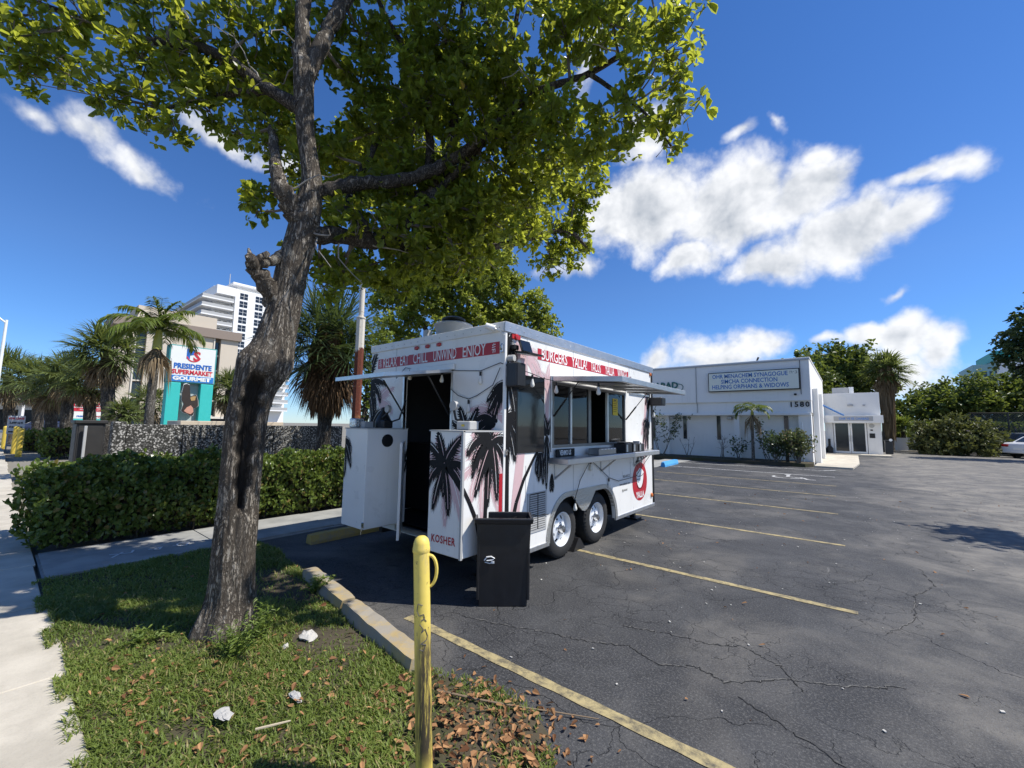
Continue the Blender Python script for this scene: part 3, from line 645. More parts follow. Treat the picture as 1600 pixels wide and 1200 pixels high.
# lights
for x in (-4.205,-3.995,-3.785):
    lm_ = MB().lathe((x,Y0-.022,2.555), [(.001,0),(.020,.004),(.024,.014),(.024,.022)], 18, 'y'); lm_.v = [(x+(p[0]-x)*1.9,p[1],p[2]) for p in lm_.v]; l = part(lm_, 'marker_light', M_REDLENS)
    part(MB().box((x-.052,Y0-.008,2.535),(x+.052,Y0-.001,2.575), .003), 'light_base', M_GREY, l)
part(MB().lathe((X1,3.455,2.548), [(.034,0),(.034,.016),(.028,.026),(.001,.03)], 18, 'x').box((X1,3.38,2.52),(X1+.012,3.53,2.574), .01), 'marker_light', M_REDLENS, label='red marker light near the corner')
part(MB().lathe((X1,7.30,.44), [(.036,0),(.036,.016),(.028,.024),(.001,.028)], 16, 'x'), 'marker_light', M_ORLENS, label='orange marker light')
part(MB().lathe((X1,7.33,2.55), [(.03,0),(.03,.016),(.022,.024),(.001,.028)], 16, 'x'), 'marker_light', M_ORLENS, label='orange marker light')
fd = part(MB().box((X1+.0,3.36,2.40),(X1+.06,3.44,2.45), .006), 'flood_light', M_BLKMET)
part(MB().obox((X1+.10,3.50,2.44), (.03,.17,.13), 0, 0, R_(-20)), 'light_panel', M_GLASS, fd)
part(MB().obox((X1+.13,3.52,2.365), (.20,.24,.02), 0, R_(0), R_(10)), 'solar_panel', M_BLKMET, fd)
part(MB().obox((X1+.12,3.50,2.352), (.15,.17,.006), 0, R_(0), R_(10)), 'lamp_lens', M_WHT, fd)
cmr = part(MB().tube([(-2.93,Y0-.12,2.645),(-2.86,Y0-.05,2.615)], [.030,.034], 14).tube([(-2.86,Y0-.05,2.615),(-2.83,Y0,2.6)], .012, 8), 'corner_lamp', M_WHT, smooth=True)
part(MB().tube([(-2.83,Y0-.01,2.6),(-2.79,Y0-.015,2.57),(-2.752,Y0-.016,2.54)], .006, 6), 'lamp_cable', M_WHT, cmr)
part(MB().box((-2.80,Y0-.03,2.36),(-2.765,Y0-.001,2.44), .004).tube([(-2.79,Y0-.035,2.38),(-2.775,Y0-.05,2.42),(-2.77,Y0-.03,2.45)], .007, 6), 'latch', M_CHROME)
part(MB().box((X1,3.295,1.30),(X1+.02,3.33,1.36), .004).tube([(X1+.015,3.30,1.32),(X1+.035,3.31,1.35)], .01, 6), 'latch', M_CHROME)
# roof exhaust fan
fx, fy = -4.60, 4.25
fan = part(MB().lathe((fx,fy,2.68), [(.255,0),(.255,.06),(.245,.08),(.25,.28),(.275,.37),(.292,.39),(.292,.41),(.27,.425),(.20,.435),(.001,.435)], 36), 'exhaust_fan', M_GREY, smooth=True)
part(MB().lathe((fx,fy,3.10), [(.15,0),(.15,.05),(.18,.06),(.18,.085),(.14,.11),(.001,.13)], 30), 'fan_cap', M_BLKMET, fan, True)
part(MB().box((fx-.22,fy-.40,2.82),(fx-.12,fy-.30,2.98), .012), 'switch_box', M_GREY, fan)
# banners and lettering
rb1 = part(MB().box((-5.04,Y0-.0030,2.352),(-2.83,Y0-.0005,2.482)), 'red_banner', M_RED)
for body, x0_, x1_ in (('RELAX',-4.925,-4.62),('EAT',-4.545,-4.37),('CHILL',-4.275,-3.995),('UNWIND',-3.885,-3.485),('ENJOY',-3.385,-3.03)):
    o = text_mesh(body, .186, M_WHT, 'banner_lettering', rb1, ((x0_+x1_)/2,Y0-.0045,2.418), (1,0,0), (0,0,1), sx=1, off=.0012)
    xs = [v_.co.x for v_ in o.data.vertices]; k = (x1_-x0_)/(max(xs)-min(xs)); c_ = (max(xs)+min(xs))/2
    for v_ in o.data.vertices: v_.co.x = c_+(v_.co.x-c_)*k
def glyph(parent, pts_list, w, f, mat, name):
    m = MB()
    for pts in pts_list:
        for i in range(len(pts)-1):
            a, b = Vector(pts[i]), Vector(pts[i+1]); d = (b-a).normalized(); p = Vector((-d.y,d.x))*w/2; d *= w*.3
            m.add([f(*(a-p-d)),f(*(b-p+d)),f(*(b+p+d)),f(*(a+p-d))],[(0,1,2,3)])
    return m.build(name, mat, parent)
for cx in (-4.985,-2.91):
    glyph(rb1, [[(cx-.02,2.452),(cx+.022,2.458)],[(cx-.022,2.425),(cx+.02,2.432)],[(cx+.0,2.468),(cx-.012,2.44)],[(cx-.024,2.402),(cx+.022,2.408),(cx+.018,2.372)],[(cx-.004,2.398),(cx-.01,2.368)]], .009, lambda s,t_: (s,Y0-.0045,t_), M_WHT, 'banner_emblem')
rb2 = part(MB().box((X1+.0005,3.862,2.362),(X1+.0030,6.382,2.492)), 'red_banner', M_RED)
for body, y0_, y1_ in (('BURGERS',3.935,4.50),('YALLA!',4.62,5.02),('TACOS',5.13,5.42),('YALLA',5.56,5.86),('WINGS',5.98,6.33)):
    o = text_mesh(body, .186, M_WHT, 'banner_lettering', rb2, (X1+.0045,(y0_+y1_)/2,2.428), (0,1,0), (0,0,1), sx=1, off=.0012)
    xs = [v_.co.y for v_ in o.data.vertices]; k = (y1_-y0_)/(max(xs)-min(xs)); c_ = (max(xs)+min(xs))/2
    for v_ in o.data.vertices: v_.co.y = c_+(v_.co.y-c_)*k
# ---- palm mural: flat vinyl shapes
def frond2d(c, ang, L, droop, wid, n=12, seed=0, taper=.9):
    rs = random.Random(seed); polys = []; p = Vector(c); a = ang; st = L/n; sp = [p.copy()]; an = [a]
    for i in range(n):
        p = p+Vector((math.cos(a), math.sin(a)))*st; sp.append(p.copy())
        k = (-math.pi/2-a+math.pi)%(2*math.pi)-math.pi
        a += max(-droop, min(droop, k)); an.append(a)
    for i in range(n):
        th = .012*(1-i/n)+.004; d = (sp[i+1]-sp[i]).normalized(); q = Vector((-d.y,d.x))*th
        f = i/(n-1); nq = Vector((-d.y,d.x))*.0045; ll = wid*(.35+1.6*f*(1-f)+.25*(1-f))*rs.uniform(.8,1.15)
        for sg in (-1,1):
            aa = an[i]+sg*R_(52-14*f)
            dv = Vector((math.cos(aa), math.sin(aa)-.6)).normalized(); dv2 = dv
            up_side = (dv.y > -.1)
            lk = ll*(.75 if up_side else 1.1)
            tip = sp[i]+d*st*1.3+dv*lk; w = d*st*1.45; b0 = sp[i]+nq*sg
            polys.append([tuple(b0),tuple(b0+w),tuple(b0+w*.74+dv*lk*.55),tuple(tip),tuple(b0+w*.04+dv*lk*.5)])
        if i == n-1: polys.append([tuple(sp[i]-q*2),tuple(sp[i+1]+d*wid*.4),tuple(sp[i]+q*2)])
    return polys
def stem2d(pts, w0, w1):
    out = []; n = len(pts)
    for i in range(n-1):
        a, b = Vector(pts[i]), Vector(pts[i+1]); d = (b-a).normalized(); q = Vector((-d.y,d.x))
        wa, wb = w0+(w1-w0)*i/(n-1), w0+(w1-w0)*(i+1)/(n-1)
        out.append([tuple(a-q*wa/2),tuple(b-q*wb/2),tuple(b+q*wb/2),tuple(a+q*wa/2)])
    return out
def decal(polys, rects, f, mat, name, parent):
    m = MB(); k = 0
    for p in polys:
        for r in rects:
            c = polyclip(p, r)
            if len(c) >= 3: m.add([f(s, t_, .00004*(k%20)) for s, t_ in c], [tuple(range(len(c)))])
        k += 1
    if m.f: m.build(name, mat, parent)
def palm2d(c, specs, seed=0):
    out = []
    for i, (ang, L, dr, w) in enumerate(specs): out += frond2d(c, R_(ang), L, dr, w, seed=seed*31+i)
    return out
fS = lambda e: (lambda s, t_, k: (X1+e+k, s, t_)); fE = lambda e: (lambda s, t_, k: (s, Y0-e-k, t_)); fB = lambda e: (lambda s, t_, k: (s, 2.71-e-k, t_)); fBL = lambda e: (lambda s, t_, k: (-4.32+e+k, s, t_))
SIDE_BOX = (2.715,3.276,.41,1.535); SIDE_A = (3.285,4.12,.36,2.57)
RB = [(-3.21,-2.762,.41,1.53)]
full = [(100,.30,.03,.10),(130,.34,.04,.11),(62,.34,.04,.11),(160,.38,.09,.12),(25,.42,.11,.13),(195,.36,.10,.12),(-12,.40,.10,.13),(-115,.45,.02,.14),(-75,.46,.02,.14),(-95,.30,.02,.10)]
pinkc = [(a+14,L*1.12,d,w) for a,L,d,w in full]
decal(palm2d((-2.93,1.19),pinkc,3), RB, fB(.001), M_PINK, 'pink_palm_print', bR)
decal(palm2d((-3.0,1.24),full,1)+stem2d([(-2.98,1.2),(-2.86,1.1),(-2.76,1.0)],.03,.035), RB, fB(.0022), M_BLACK, 'palm_print', bR)
# the box's lit side and the trailer side share one mural
Rs = [SIDE_BOX]
decal(palm2d((3.02,1.24),pinkc,5), Rs, fS(.001), M_PINK, 'pink_palm_print', bR)
bigp = [(150,.42,.16,.15),(30,.42,.16,.15),(110,.3,.16,.15),(180,.40,.14,.14),(-20,.42,.12,.15),(-120,.55,.02,.15),(-75,.58,.02,.15),(-100,.62,.02,.13),(200,.45,.1,.14)]
decal(palm2d((3.10,1.46),bigp,7)+stem2d([(3.08,1.4),(3.03,1.1),(3.02,.6),(3.03,.41)],.045,.06)+stem2d([(2.72,1.02),(2.80,.90),(2.90,.72),(2.96,.5)],.04,.05), Rs, fS(.0022), M_BLACK, 'palm_print', bR)
decal(stem2d([(3.245,.45),(3.245,1.12)],.05,.05), Rs, fS(.0030), M_RED, 'red_stripe', bR)
decal(palm2d((-2.86,1.72),[(90,.3,.1,.16),(180,.5,.12,.18),(140,.4,.1,.16),(0,.3,.1,.15),(225,.4,.1,.16)],9), [(-3.5,-2.76,1.55,2.2)], fE(.001), M_PINK, 'pink_palm_print', TR)
decal(palm2d((-3.28,1.45),[(125,.32,.05,.10),(100,.36,.03,.12),(75,.36,.03,.12),(55,.30,.06,.10),(150,.28,.06,.10)],11)+palm2d((-2.86,1.62),[(150,.45,.16,.14),(175,.4,.14,.14),(120,.35,.16,.12)],12)
      +palm2d((-2.72,2.05),[(215,.40,.05,.14),(235,.42,.03,.13),(190,.34,.08,.13),(165,.25,.14,.1)],13), [(-3.52,-2.762,1.55,2.35)], fE(.0022), M_BLACK, 'palm_print', TR)
# left edge of the end wall and left box
decal(palm2d((-5.30,2.15),[(70,.5,.02,.12),(35,.5,.12,.14),(15,.5,.16,.15),(-25,.5,.12,.16),(-55,.55,.05,.16),(0,.42,.2,.15)],14)+palm2d((-5.12,1.55),[(80,.35,.1,.15),(30,.3,.14,.14),(120,.3,.14,.14)],15), [(-5.198,-4.47,.4,2.57)], fE(.002), M_BLACK, 'palm_print', TR)
decal(palm2d((-5.0,1.9),[(60,.4,.1,.14),(20,.4,.14,.16),(-20,.4,.1,.16)],16), [(-5.198,-4.5,.4,2.57)], fE(.001), M_PINK, 'pink_palm_print', TR)
decal(palm2d((-4.82,1.40),[(10,.28,.18,.10),(-40,.36,.06,.12),(-75,.42,.03,.13),(40,.2,.2,.08)],17), [(-4.785,-4.33,.41,1.53)], fB(.002), M_BLACK, 'palm_print', bL)
decal(palm2d((3.33,1.32),[(215,.2,.12,.09),(240,.34,.04,.09),(-95,.4,.02,.1)],18), [(2.72,3.27,.41,1.53)], fBL(.002), M_BLACK, 'palm_print', bL)
# corner palm and leaning palm on the serving side
A = [SIDE_A]
decal(palm2d((3.62,2.36),[(100,.22,.12,.12),(60,.3,.14,.14),(20,.36,.14,.14),(-10,.36,.12,.14),(150,.3,.14,.14)],21)+stem2d([(3.60,2.36),(3.66,2.0),(3.60,1.5),(3.52,1.0),(3.46,.5)],.10,.16)+palm2d((4.06,2.08),[(120,.25,.06,.09),(90,.28,.05,.09),(60,.25,.06,.09),(150,.2,.1,.09),(30,.2,.1,.09)],22)+stem2d([(4.06,2.1),(4.06,1.8),(4.07,1.55)],.09,.05), A, fS(.001), M_PINK, 'pink_palm_print', TR)
decal(stem2d([(3.315,2.57),(3.32,1.8),(3.34,1.2),(3.345,.6),(3.35,.36)],.05,.075)
      +palm2d((3.30,2.42),[(80,.2,.05,.1),(45,.2,.12,.10),(15,.22,.14,.11),(-20,.24,.1,.11)],23)
      +palm2d((3.32,2.14),[(35,.3,.14,.15),(5,.32,.12,.15),(-30,.42,.06,.15),(-62,.46,.03,.15)],24)
      +palm2d((3.30,1.70),[(45,.3,.18,.15),(0,.34,.12,.15),(-35,.42,.06,.16),(-60,.48,.03,.16),(-80,.5,.02,.15)],25)
      +stem2d([(3.44,.62),(3.50,.80),(3.62,1.02),(3.80,1.24),(3.94,1.38)],.065,.03)
      +palm2d((4.06,1.50),[(-108,.36,.02,.10),(-70,.4,.02,.09),(-92,.6,.01,.10),(100,.3,.03,.09),(70,.3,.03,.09),(130,.25,.08,.09)],26), A, fS(.0022), M_BLACK, 'palm_print', TR)
decal(palm2d((3.93,1.36),[(-100,.36,.02,.12),(-75,.4,.02,.12),(-120,.3,.05,.1)],27)+palm2d((4.17,1.05),[(-90,.18,.02,.08),(-105,.2,.02,.08),(-78,.2,.02,.08)],28), [(3.285,4.40,.36,1.30)], fS(.0026), M_BLACK, 'palm_print', TR)
# palms at the far end of the serving side
F_ = [(6.28,7.355,.36,2.57)]
decal(palm2d((7.2,1.75),[(200,.4,.06,.15),(230,.5,.03,.15),(250,.5,.02,.15),(160,.3,.12,.12)],29)+stem2d([(7.15,2.2),(7.05,1.6),(6.98,.9)],.12,.1), F_, fS(.001), M_PINK, 'pink_palm_print', TR)
decal(palm2d((7.30,2.20),[(120,.25,.06,.12),(150,.3,.08,.12),(90,.2,.05,.1),(185,.3,.12,.12),(225,.3,.06,.12)],30)+palm2d((7.14,1.72),[(140,.22,.2,.1),(190,.26,.14,.12),(230,.4,.05,.12),(255,.46,.02,.12),(-80,.5,.02,.12),(-40,.25,.1,.1),(20,.2,.2,.1)],31)
      +stem2d([(7.32,2.3),(7.22,1.9),(7.16,1.5),(7.18,1.24)],.07,.06)+palm2d((6.72,1.06),[(90,.1,.1,.05),(150,.1,.15,.05),(30,.1,.15,.05),(200,.1,.1,.05),(-20,.1,.1,.05)],32)+stem2d([(6.72,1.06),(6.71,.95)],.012,.02)+palm2d((6.9,1.13),[(90,.09,.1,.05),(150,.1,.15,.05),(30,.1,.15,.05),(230,.1,.1,.05)],33), F_, fS(.0022), M_BLACK, 'palm_print', TR)
# round logo: red ellipse, white cup heaped with foam, brush lettering
lg = part(MB().add([(X1+.002,6.80+.305*math.cos(a),.72+.31*math.sin(a)) for a in np.linspace(0,2*math.pi,48,endpoint=False)], [tuple(range(48))]), 'logo', M_RED)
cz = lambda z: .735+(z-.76)*.82
cup = [(6.65,.90),(6.66,.80),(6.69,.70),(6.74,.63),(6.80,.605),(6.86,.63),(6.91,.70),(6.94,.80),(6.95,.90)]
m = MB().add([(X1+.0035,y,cz(z)) for y,z in cup], [tuple(range(len(cup)))])
for k_, (y,z,r) in enumerate(((6.69,.90,.045),(6.75,.925,.05),(6.82,.94,.052),(6.88,.92,.05),(6.92,.90,.04),(6.79,.965,.04),(6.85,.97,.03),(6.80,.89,.07))): m.add([(X1+.0036+.00005*k_,y+r*math.cos(a),cz(z+r*math.sin(a))) for a in np.linspace(0,2*math.pi,18,endpoint=False)], [tuple(range(18))])
part(m, 'cup_emblem', M_WHT, lg)
glyph(lg, [[(6.645,.872),(6.72,.845),(6.80,.838),(6.88,.85),(6.955,.882)],[(6.78,.84),(6.80,.87),(6.82,.89)],[(6.67,.79),(6.74,.785),(6.80,.79)],[(6.70,.735),(6.76,.73)],[(6.66,.72),(6.70,.64),(6.76,.595),(6.84,.595),(6.90,.64),(6.945,.74)]], .012, lambda s,t_: (X1+.0048,s,cz(t_)), M_BLACK, 'cup_outline')
text_mesh('YALLA', .135, M_WHT, 'logo_lettering', lg, (X1+.0040,6.80,.50), (0,1,0), (0,0,1), sx=.82, off=.004)
for body, y, z, s_ in (('305-645-25', 6.26,.845,.062),('www.yalladeli.com', 6.20,.735,.055),('@yalladeli', 6.20,.640,.050)):
    text_mesh(body, s_, M_BLKMET, 'contact_lettering', TR, (X1+.003,y,z), (0,1,0), (0,0,1), sx=.95)
text_mesh('VENMO US', .085, M_WHT, 'menu_lettering', part(MB().box((X1+.03,4.20,1.236),(X1+.045,4.62,1.33), .003), 'menu_strip', M_BLACK), (X1+.0465,4.40,1.283), (0,1,0), (0,0,1), sx=.62, off=.002)
yn = part(MB().box((X1-.010,5.83,1.78),(X1-.008,6.00,2.03)), 'yellow_notice', plain('yellow_paper', (.75,.60,.06), .8)); 
m = MB()
for i in range(6): m.box((X1-.0078,5.85,1.83+.03*i),(X1-.0072,5.85+.1+.02*(i%3),1.838+.03*i))
m.box((X1-.0078,5.86,2.0),(X1-.0072,5.95,2.015)); part(m, 'notice_lines', M_BLKMET, yn, kind='stuff')
# ---- separate things on and around the trailer
sp = thing('loudspeaker', 'black box loudspeaker mounted on the trailer\'s near front corner', 'loudspeaker', (X1+.10,3.36,1.99))
MB().box((X1+.005,3.29,2.0),(X1+.15,3.445,2.25), .012).build('cabinet', M_BPLAST, sp)
MB().box((X1+.151,3.30,2.01),(X1+.155,3.435,2.24), .002).build('grille', M_BLKMET, sp)
MB().tube([(X1+.01,3.33,2.30),(X1+.08,3.34,2.30)], .035, 12).build('bracket', M_GREY, sp)
sp2 = thing('loudspeaker', 'small black loudspeaker at the trailer\'s far corner under the awning tip', 'loudspeaker', (X1+.12,7.3,1.98))
MB().box((X1+.02,7.22,1.99),(X1+.24,7.42,2.13), .012).build('cabinet', M_BPLAST, sp2)
MB().box((X1+.241,7.235,2.0),(X1+.245,7.405,2.12), .002).build('grille', M_BLKMET, sp2)
st = thing('string_lights', 'black string of clear light bulbs looped over the trailer walls', 'string lights', (X1,Y0,2.2))
E_ = Y0-.02; S_ = X1+.02
paths = [[(-4.42,E_-.12,2.17),(-4.40,E_,2.32),(-4.30,E_,2.30),(-3.70,E_,2.235),(-3.4,E_,2.21),(-3.08,E_,2.185),(-2.80,E_,2.25),(S_,3.30,2.22),(S_+.1,3.6,2.16),(S_,3.95,2.15),(S_+.06,4.10,2.13),(hx-.3,4.2,2.10),(hx-.05,4.4,2.09)],
         [(-3.56,E_,2.02),(-3.42,E_,1.93),(-3.25,E_,1.885),(-3.12,E_,1.92),(-2.90,E_,2.02),(-2.80,E_,2.20)],
         [(X1+.25,3.15,.74),(S_,3.66,.66),(S_,3.85,.62),(S_,4.08,.60)],[(S_+.03,4.62,.71),(S_,4.80,.92),(S_,5.08,1.16),(S_,5.30,1.05),(S_,5.62,.88),(S_,5.95,.80),(S_,6.35,.81),(S_,6.6,.82),(S_,6.95,1.0),(S_,7.25,1.14)],[(S_,7.2,1.14),(S_+.01,7.34,1.3),(S_+.02,7.38,1.9),(S_+.1,7.3,2.0)]]
m = MB()
for p in paths: m.tube(p, .0045, 5)
m.build('wire', M_BLKMET, st)
tb = NT('bulb_glass'); M_BULB = tb.done(tb.pbsdf((.75,.73,.66), .08, 0, None, .6))
for (x,y,z) in ((-4.30,E_,2.29),(-3.70,E_,2.225),(-3.08,E_,2.175),(-3.25,E_,1.875),(S_+.1,3.60,2.15),(S_+.07,4.12,2.12),(hx-.3,4.2,2.09),(S_,5.08,1.15),(S_,5.62,.87),(S_+.02,7.38,1.92),(S_+.03,4.62,.70)):
    b = MB().tube([(x,y,z),(x,y,z-.045)], .012, 8).build('socket', M_BLKMET, st)
    MB().lathe((x,y,z-.045), [(.010,0),(.014,-.02),(.024,-.055),(.026,-.07),(.018,-.088),(.001,-.094)], 12, 'z').build('bulb', M_BULB, b, True)
# things on the shelf
def bin_(y0, y1, lab, h=.13):
    o = thing('napkin_holder', lab, 'napkin holder', (X1+.15,(y0+y1)/2,1.236))
    MB().box((X1+.05,y0,1.236),(X1+.24,y1,1.236+h), .008).build('case', M_BPLAST, o); MB().box((X1+.2405,y0+.015,1.25),(X1+.244,y0+.07,1.24+h*.85)).build('face_plate', M_ALU, o)
    MB().box((X1+.09,y0+.03,1.236+h),(X1+.20,y1-.03,1.25+h), .004).build('lid', M_BLKMET, o)
bin_(5.72,5.94,'nearest black napkin holder on the serving shelf'); bin_(5.98,6.16,'middle black napkin holder on the serving shelf'); bin_(6.20,6.42,'black napkin holder with a white sheet standing beneath the window\'s far end', .12)
tag(MB().obox((X1+.16,6.30,1.385), (.10,.12,.05), .3, .2).build('paper_napkins', M_WHT), 'white paper napkins on the farthest napkin holder', 'napkins')
ct = thing('condiment_tray', 'grey metal condiment tray in the middle of the serving shelf', 'tray', (X1+.15,5.15,1.236))
MB().box((X1+.07,4.92,1.236),(X1+.23,5.42,1.32), .006).build('case', M_STEEL, ct); m = MB()
for i in range(5): m.box((X1+.232,4.97+i*.09,1.306),(X1+.236,5.03+i*.09,1.316))
m.build('slot_row', M_WHT, ct, kind='stuff')
bx = thing('takeout_box', 'white cardboard takeout box standing inside the serving window', 'box', (X1-.16,4.86,1.36))
MB().box((X1-.24,4.74,1.36),(X1-.09,4.98,1.60), .004).build('carton', M_WHT, bx); MB().box((X1-.10,4.76,1.60),(X1-.23,4.96,1.615)).build('lid', M_WHT, bx)
m = MB()
for i in range(3): m.box((X1-.0895,4.82+.05*(i%2),1.42+.06*i),(X1-.089,4.85+.05*(i%2),1.435+.06*i))
m.build('vent_holes', M_BLACK, bx, kind='stuff')
# things on the front boxes
M_FOIL = plain('foil', (.6,.6,.6), .25, .95, var=.2, scale=30, bump=.8, bscale=30, bdist=.01)
tag(MB().box((-4.78,2.74,1.549),(-4.64,2.86,1.66), .012).build('foil_packet', M_FOIL), 'crumpled silver foil packet on the left white box', 'foil packet')
tag(MB().box((-4.63,2.80,1.549),(-4.53,2.92,1.625), .006).build('grey_carton', M_GREY), 'small pale grey carton beside the silver foil packet', 'carton')
cn = thing('gas_regulator', 'grey gas regulator with hoses on the left white box', 'regulator', (-4.5,3.05,1.549))
MB().lathe((-4.52,3.05,1.549), [(.10,0),(.10,.08),(.07,.14),(.035,.20),(.03,.25),(.001,.26)], 20).build('body', M_BLKMET, cn, True)
MB().lathe((-4.36,3.0,1.78), [(.045,-.02),(.045,.02)], 20, 'y').build('gauge', M_GREY, cn)
MB().tube([(-4.5,3.02,1.66),(-4.42,2.98,1.68),(-4.38,3.0,1.72),(-4.36,3.0,1.76)], .014, 8).tube([(-4.45,3.1,1.62),(-4.35,3.16,1.66),(-4.34,3.24,1.9)], .011, 8).build('hose', M_BLKMET, cn, True)
MB().box((-4.42,2.93,1.549),(-4.33,3.06,1.64), .01).build('base', M_BLKMET, cn)
g2 = thing('gas_regulator', 'grey regulator with round gauge on the right white box', 'regulator', (-3.1,3.0,1.549))
MB().box((-3.14,2.98,1.549),(-2.95,3.12,1.64), .01).build('body', M_GREY, g2); MB().lathe((-3.20,3.0,1.80), [(.05,-.02),(.05,.02)], 20, 'y').build('gauge', M_GREY, g2)
MB().tube([(-3.20,3.0,1.75),(-3.19,3.02,1.66),(-3.12,3.04,1.63)], .013, 8).build('pipe', M_BLKMET, g2); MB().box((-3.06,2.975,1.585),(-3.02,2.979,1.605)).build('yellow_tag', plain('tag_yellow', (.6,.45,.05), .6), g2)
# ---------------------------------------------------------------- trash can
tc = thing('trash_can', 'tall black plastic trash can in front of the trailer corner', 'trash can', (-2.56,3.07,0), math.atan2(.282,.325))
def taper(z, w, d): return [(-w/2,-d/2,z),(w/2,-d/2,z),(w/2,d/2,z),(-w/2,d/2,z)]
w0, d0, w1_, d1_, h = .43, .24, .50, .28, .77
m = MB(); rings = [taper(0,w0,d0), taper(h-.05,w1_-.01,d1_-.01), taper(h-.05,w1_+.02,d1_+.02), taper(h-.012,w1_+.035,d1_+.035), taper(h,w1_+.03,d1_+.03), taper(h,w1_-.02,d1_-.02), taper(.03,w0-.02,d0-.02)]
vs = [p for r in rings for p in r]; fs = [(3,2,1,0),(24,25,26,27)]
for i in range(6):
    for j in range(4): fs.append((i*4+j,i*4+(j+1)%4,(i+1)*4+(j+1)%4,(i+1)*4+j))
m.add(vs, fs); b = m.build('body', M_BPLAST, tc, local=True)
md = b.modifiers.new('bevel', 'BEVEL'); md.width = .012; md.segments = 2; md.limit_method = 'ANGLE'
m = MB()
for x in (-.225,.225): MB().box((x-.012,-d0/2-.012,.06),(x+.012,-d0/2+.012,h-.1), .005).build('rib', M_BPLAST, tc, local=True)
pass
m = MB(); m.tube([(-.17,-.132,.40),(-.15,-.136,.43),(-.11,-.137,.435),(-.08,-.137,.42),(-.10,-.137,.405),(-.15,-.136,.40)], .006, 6); m.box((-.11,-.137,.375),(-.08,-.134,.395)); m.tube([(-.165,-.131,.385),(-.12,-.134,.375),(-.09,-.136,.39)], .004, 6)
m.build('handle_sticker', M_WHT, tc, local=True)
# ---------------------------------------------------------------- front bollard
def bollard_mat():
    t = NT('bollard_yellow'); n = t.noise(7, 8, .7, dist=.5, stretch=(1.5,1.5,.5)); s = t.noise(22, 8, .75, stretch=(2,2,.15))
    sep = t.n('ShaderNodeSeparateXYZ'); t.put(sep.inputs[0], t.tc.outputs['Object'])
    c = t.mix(t.noise(4, 5), (.70,.52,.08), (.80,.64,.16))
    c = t.mix(t.ramp(n, .52, .66, 0, .7), c, (.50,.40,.17))
    band = t.math('MULTIPLY', t.ramp(sep.outputs[2], .08, .22), t.ramp(sep.outputs[2], .74, .58))
    side = t.ramp(sep.outputs[0], -.055, .0)
    band = t.math('MULTIPLY', band, side)
    c = t.mix(t.math('MULTIPLY', band, t.ramp(s, .36, .54)), c, (.06,.048,.03))
    c = t.mix(t.ramp(t.noise(26, 7, .78), .60, .66, 0, .8), c, (.11,.075,.04))
    return t.done(t.pbsdf(c, .5, 0, t.bump(t.noise(30,5), .25, .004), .4))
bo = thing('bollard', 'scratched yellow steel bollard with a loop handle standing on the lawn in front', 'bollard', (-1.50,1.30,0))
M_BOL = bollard_mat(); bx0, by0 = -1.50, 1.30; hb = 1.135
def lean(z): return (bx0-.062*z, by0-.012*z, z)
m = MB().tube([lean(z) for z in (-.05,.25,.5,.75,hb-.10)], .0365, 28); ob = m.build('post', M_BOL, bo, True)
c = Vector(lean(hb-.10)); m = MB().lathe(c, [(.037,-.02),(.0395,-.015),(.0395,.0),(.0375,.006),(.036,.022),(.030,.040),(.018,.051),(.001,.055)], 28); m.build('dome_cap', M_BOL, bo, True)
rd = Vector((.77,.63,0)); pts = []
for a in np.linspace(-.2,math.pi+.2,14): pts.append(Vector(lean(hb-.20))+rd*(.035+.034*math.sin(a))+Vector((0,0,.068*math.cos(a))))
MB().tube(pts, .0075, 8).build('loop_handle', M_BOL, bo, True)
vd = Vector((.75,-.66,0)); vd.normalize(); sd = Vector((.66,.75,0)).normalized()
def onpost(s, z, e=.0012): a = s/.0365; return Vector(lean(z))+(vd*math.cos(a)+sd*math.sin(a))*(.0365+e)
def scribble(pts): 
    m = MB(); P = []
    for i in range(len(pts)-1):
        for k in range(6): t_ = k/6; P.append((pts[i][0]+(pts[i+1][0]-pts[i][0])*t_, pts[i][1]+(pts[i+1][1]-pts[i][1])*t_))
    P.append(pts[-1]); m.tube([onpost(*p) for p in P], .0016, 5); return m
m = scribble([(.004,.80),(-.016,.805),(-.022,.775),(-.012,.755),(.008,.762),(.012,.745),(-.004,.735),(.010,.742),(.020,.73)])
m2 = scribble([(-.01,.72),(.006,.70),(-.004,.685),(.014,.70),(.024,.67),(.020,.655),(-.006,.64),(.016,.635),(.004,.61),(-.012,.618)]); m.add(m2.v, m2.f)
m.build('marker_scribble', plain('marker_ink', (.10,.09,.10), .5), bo)
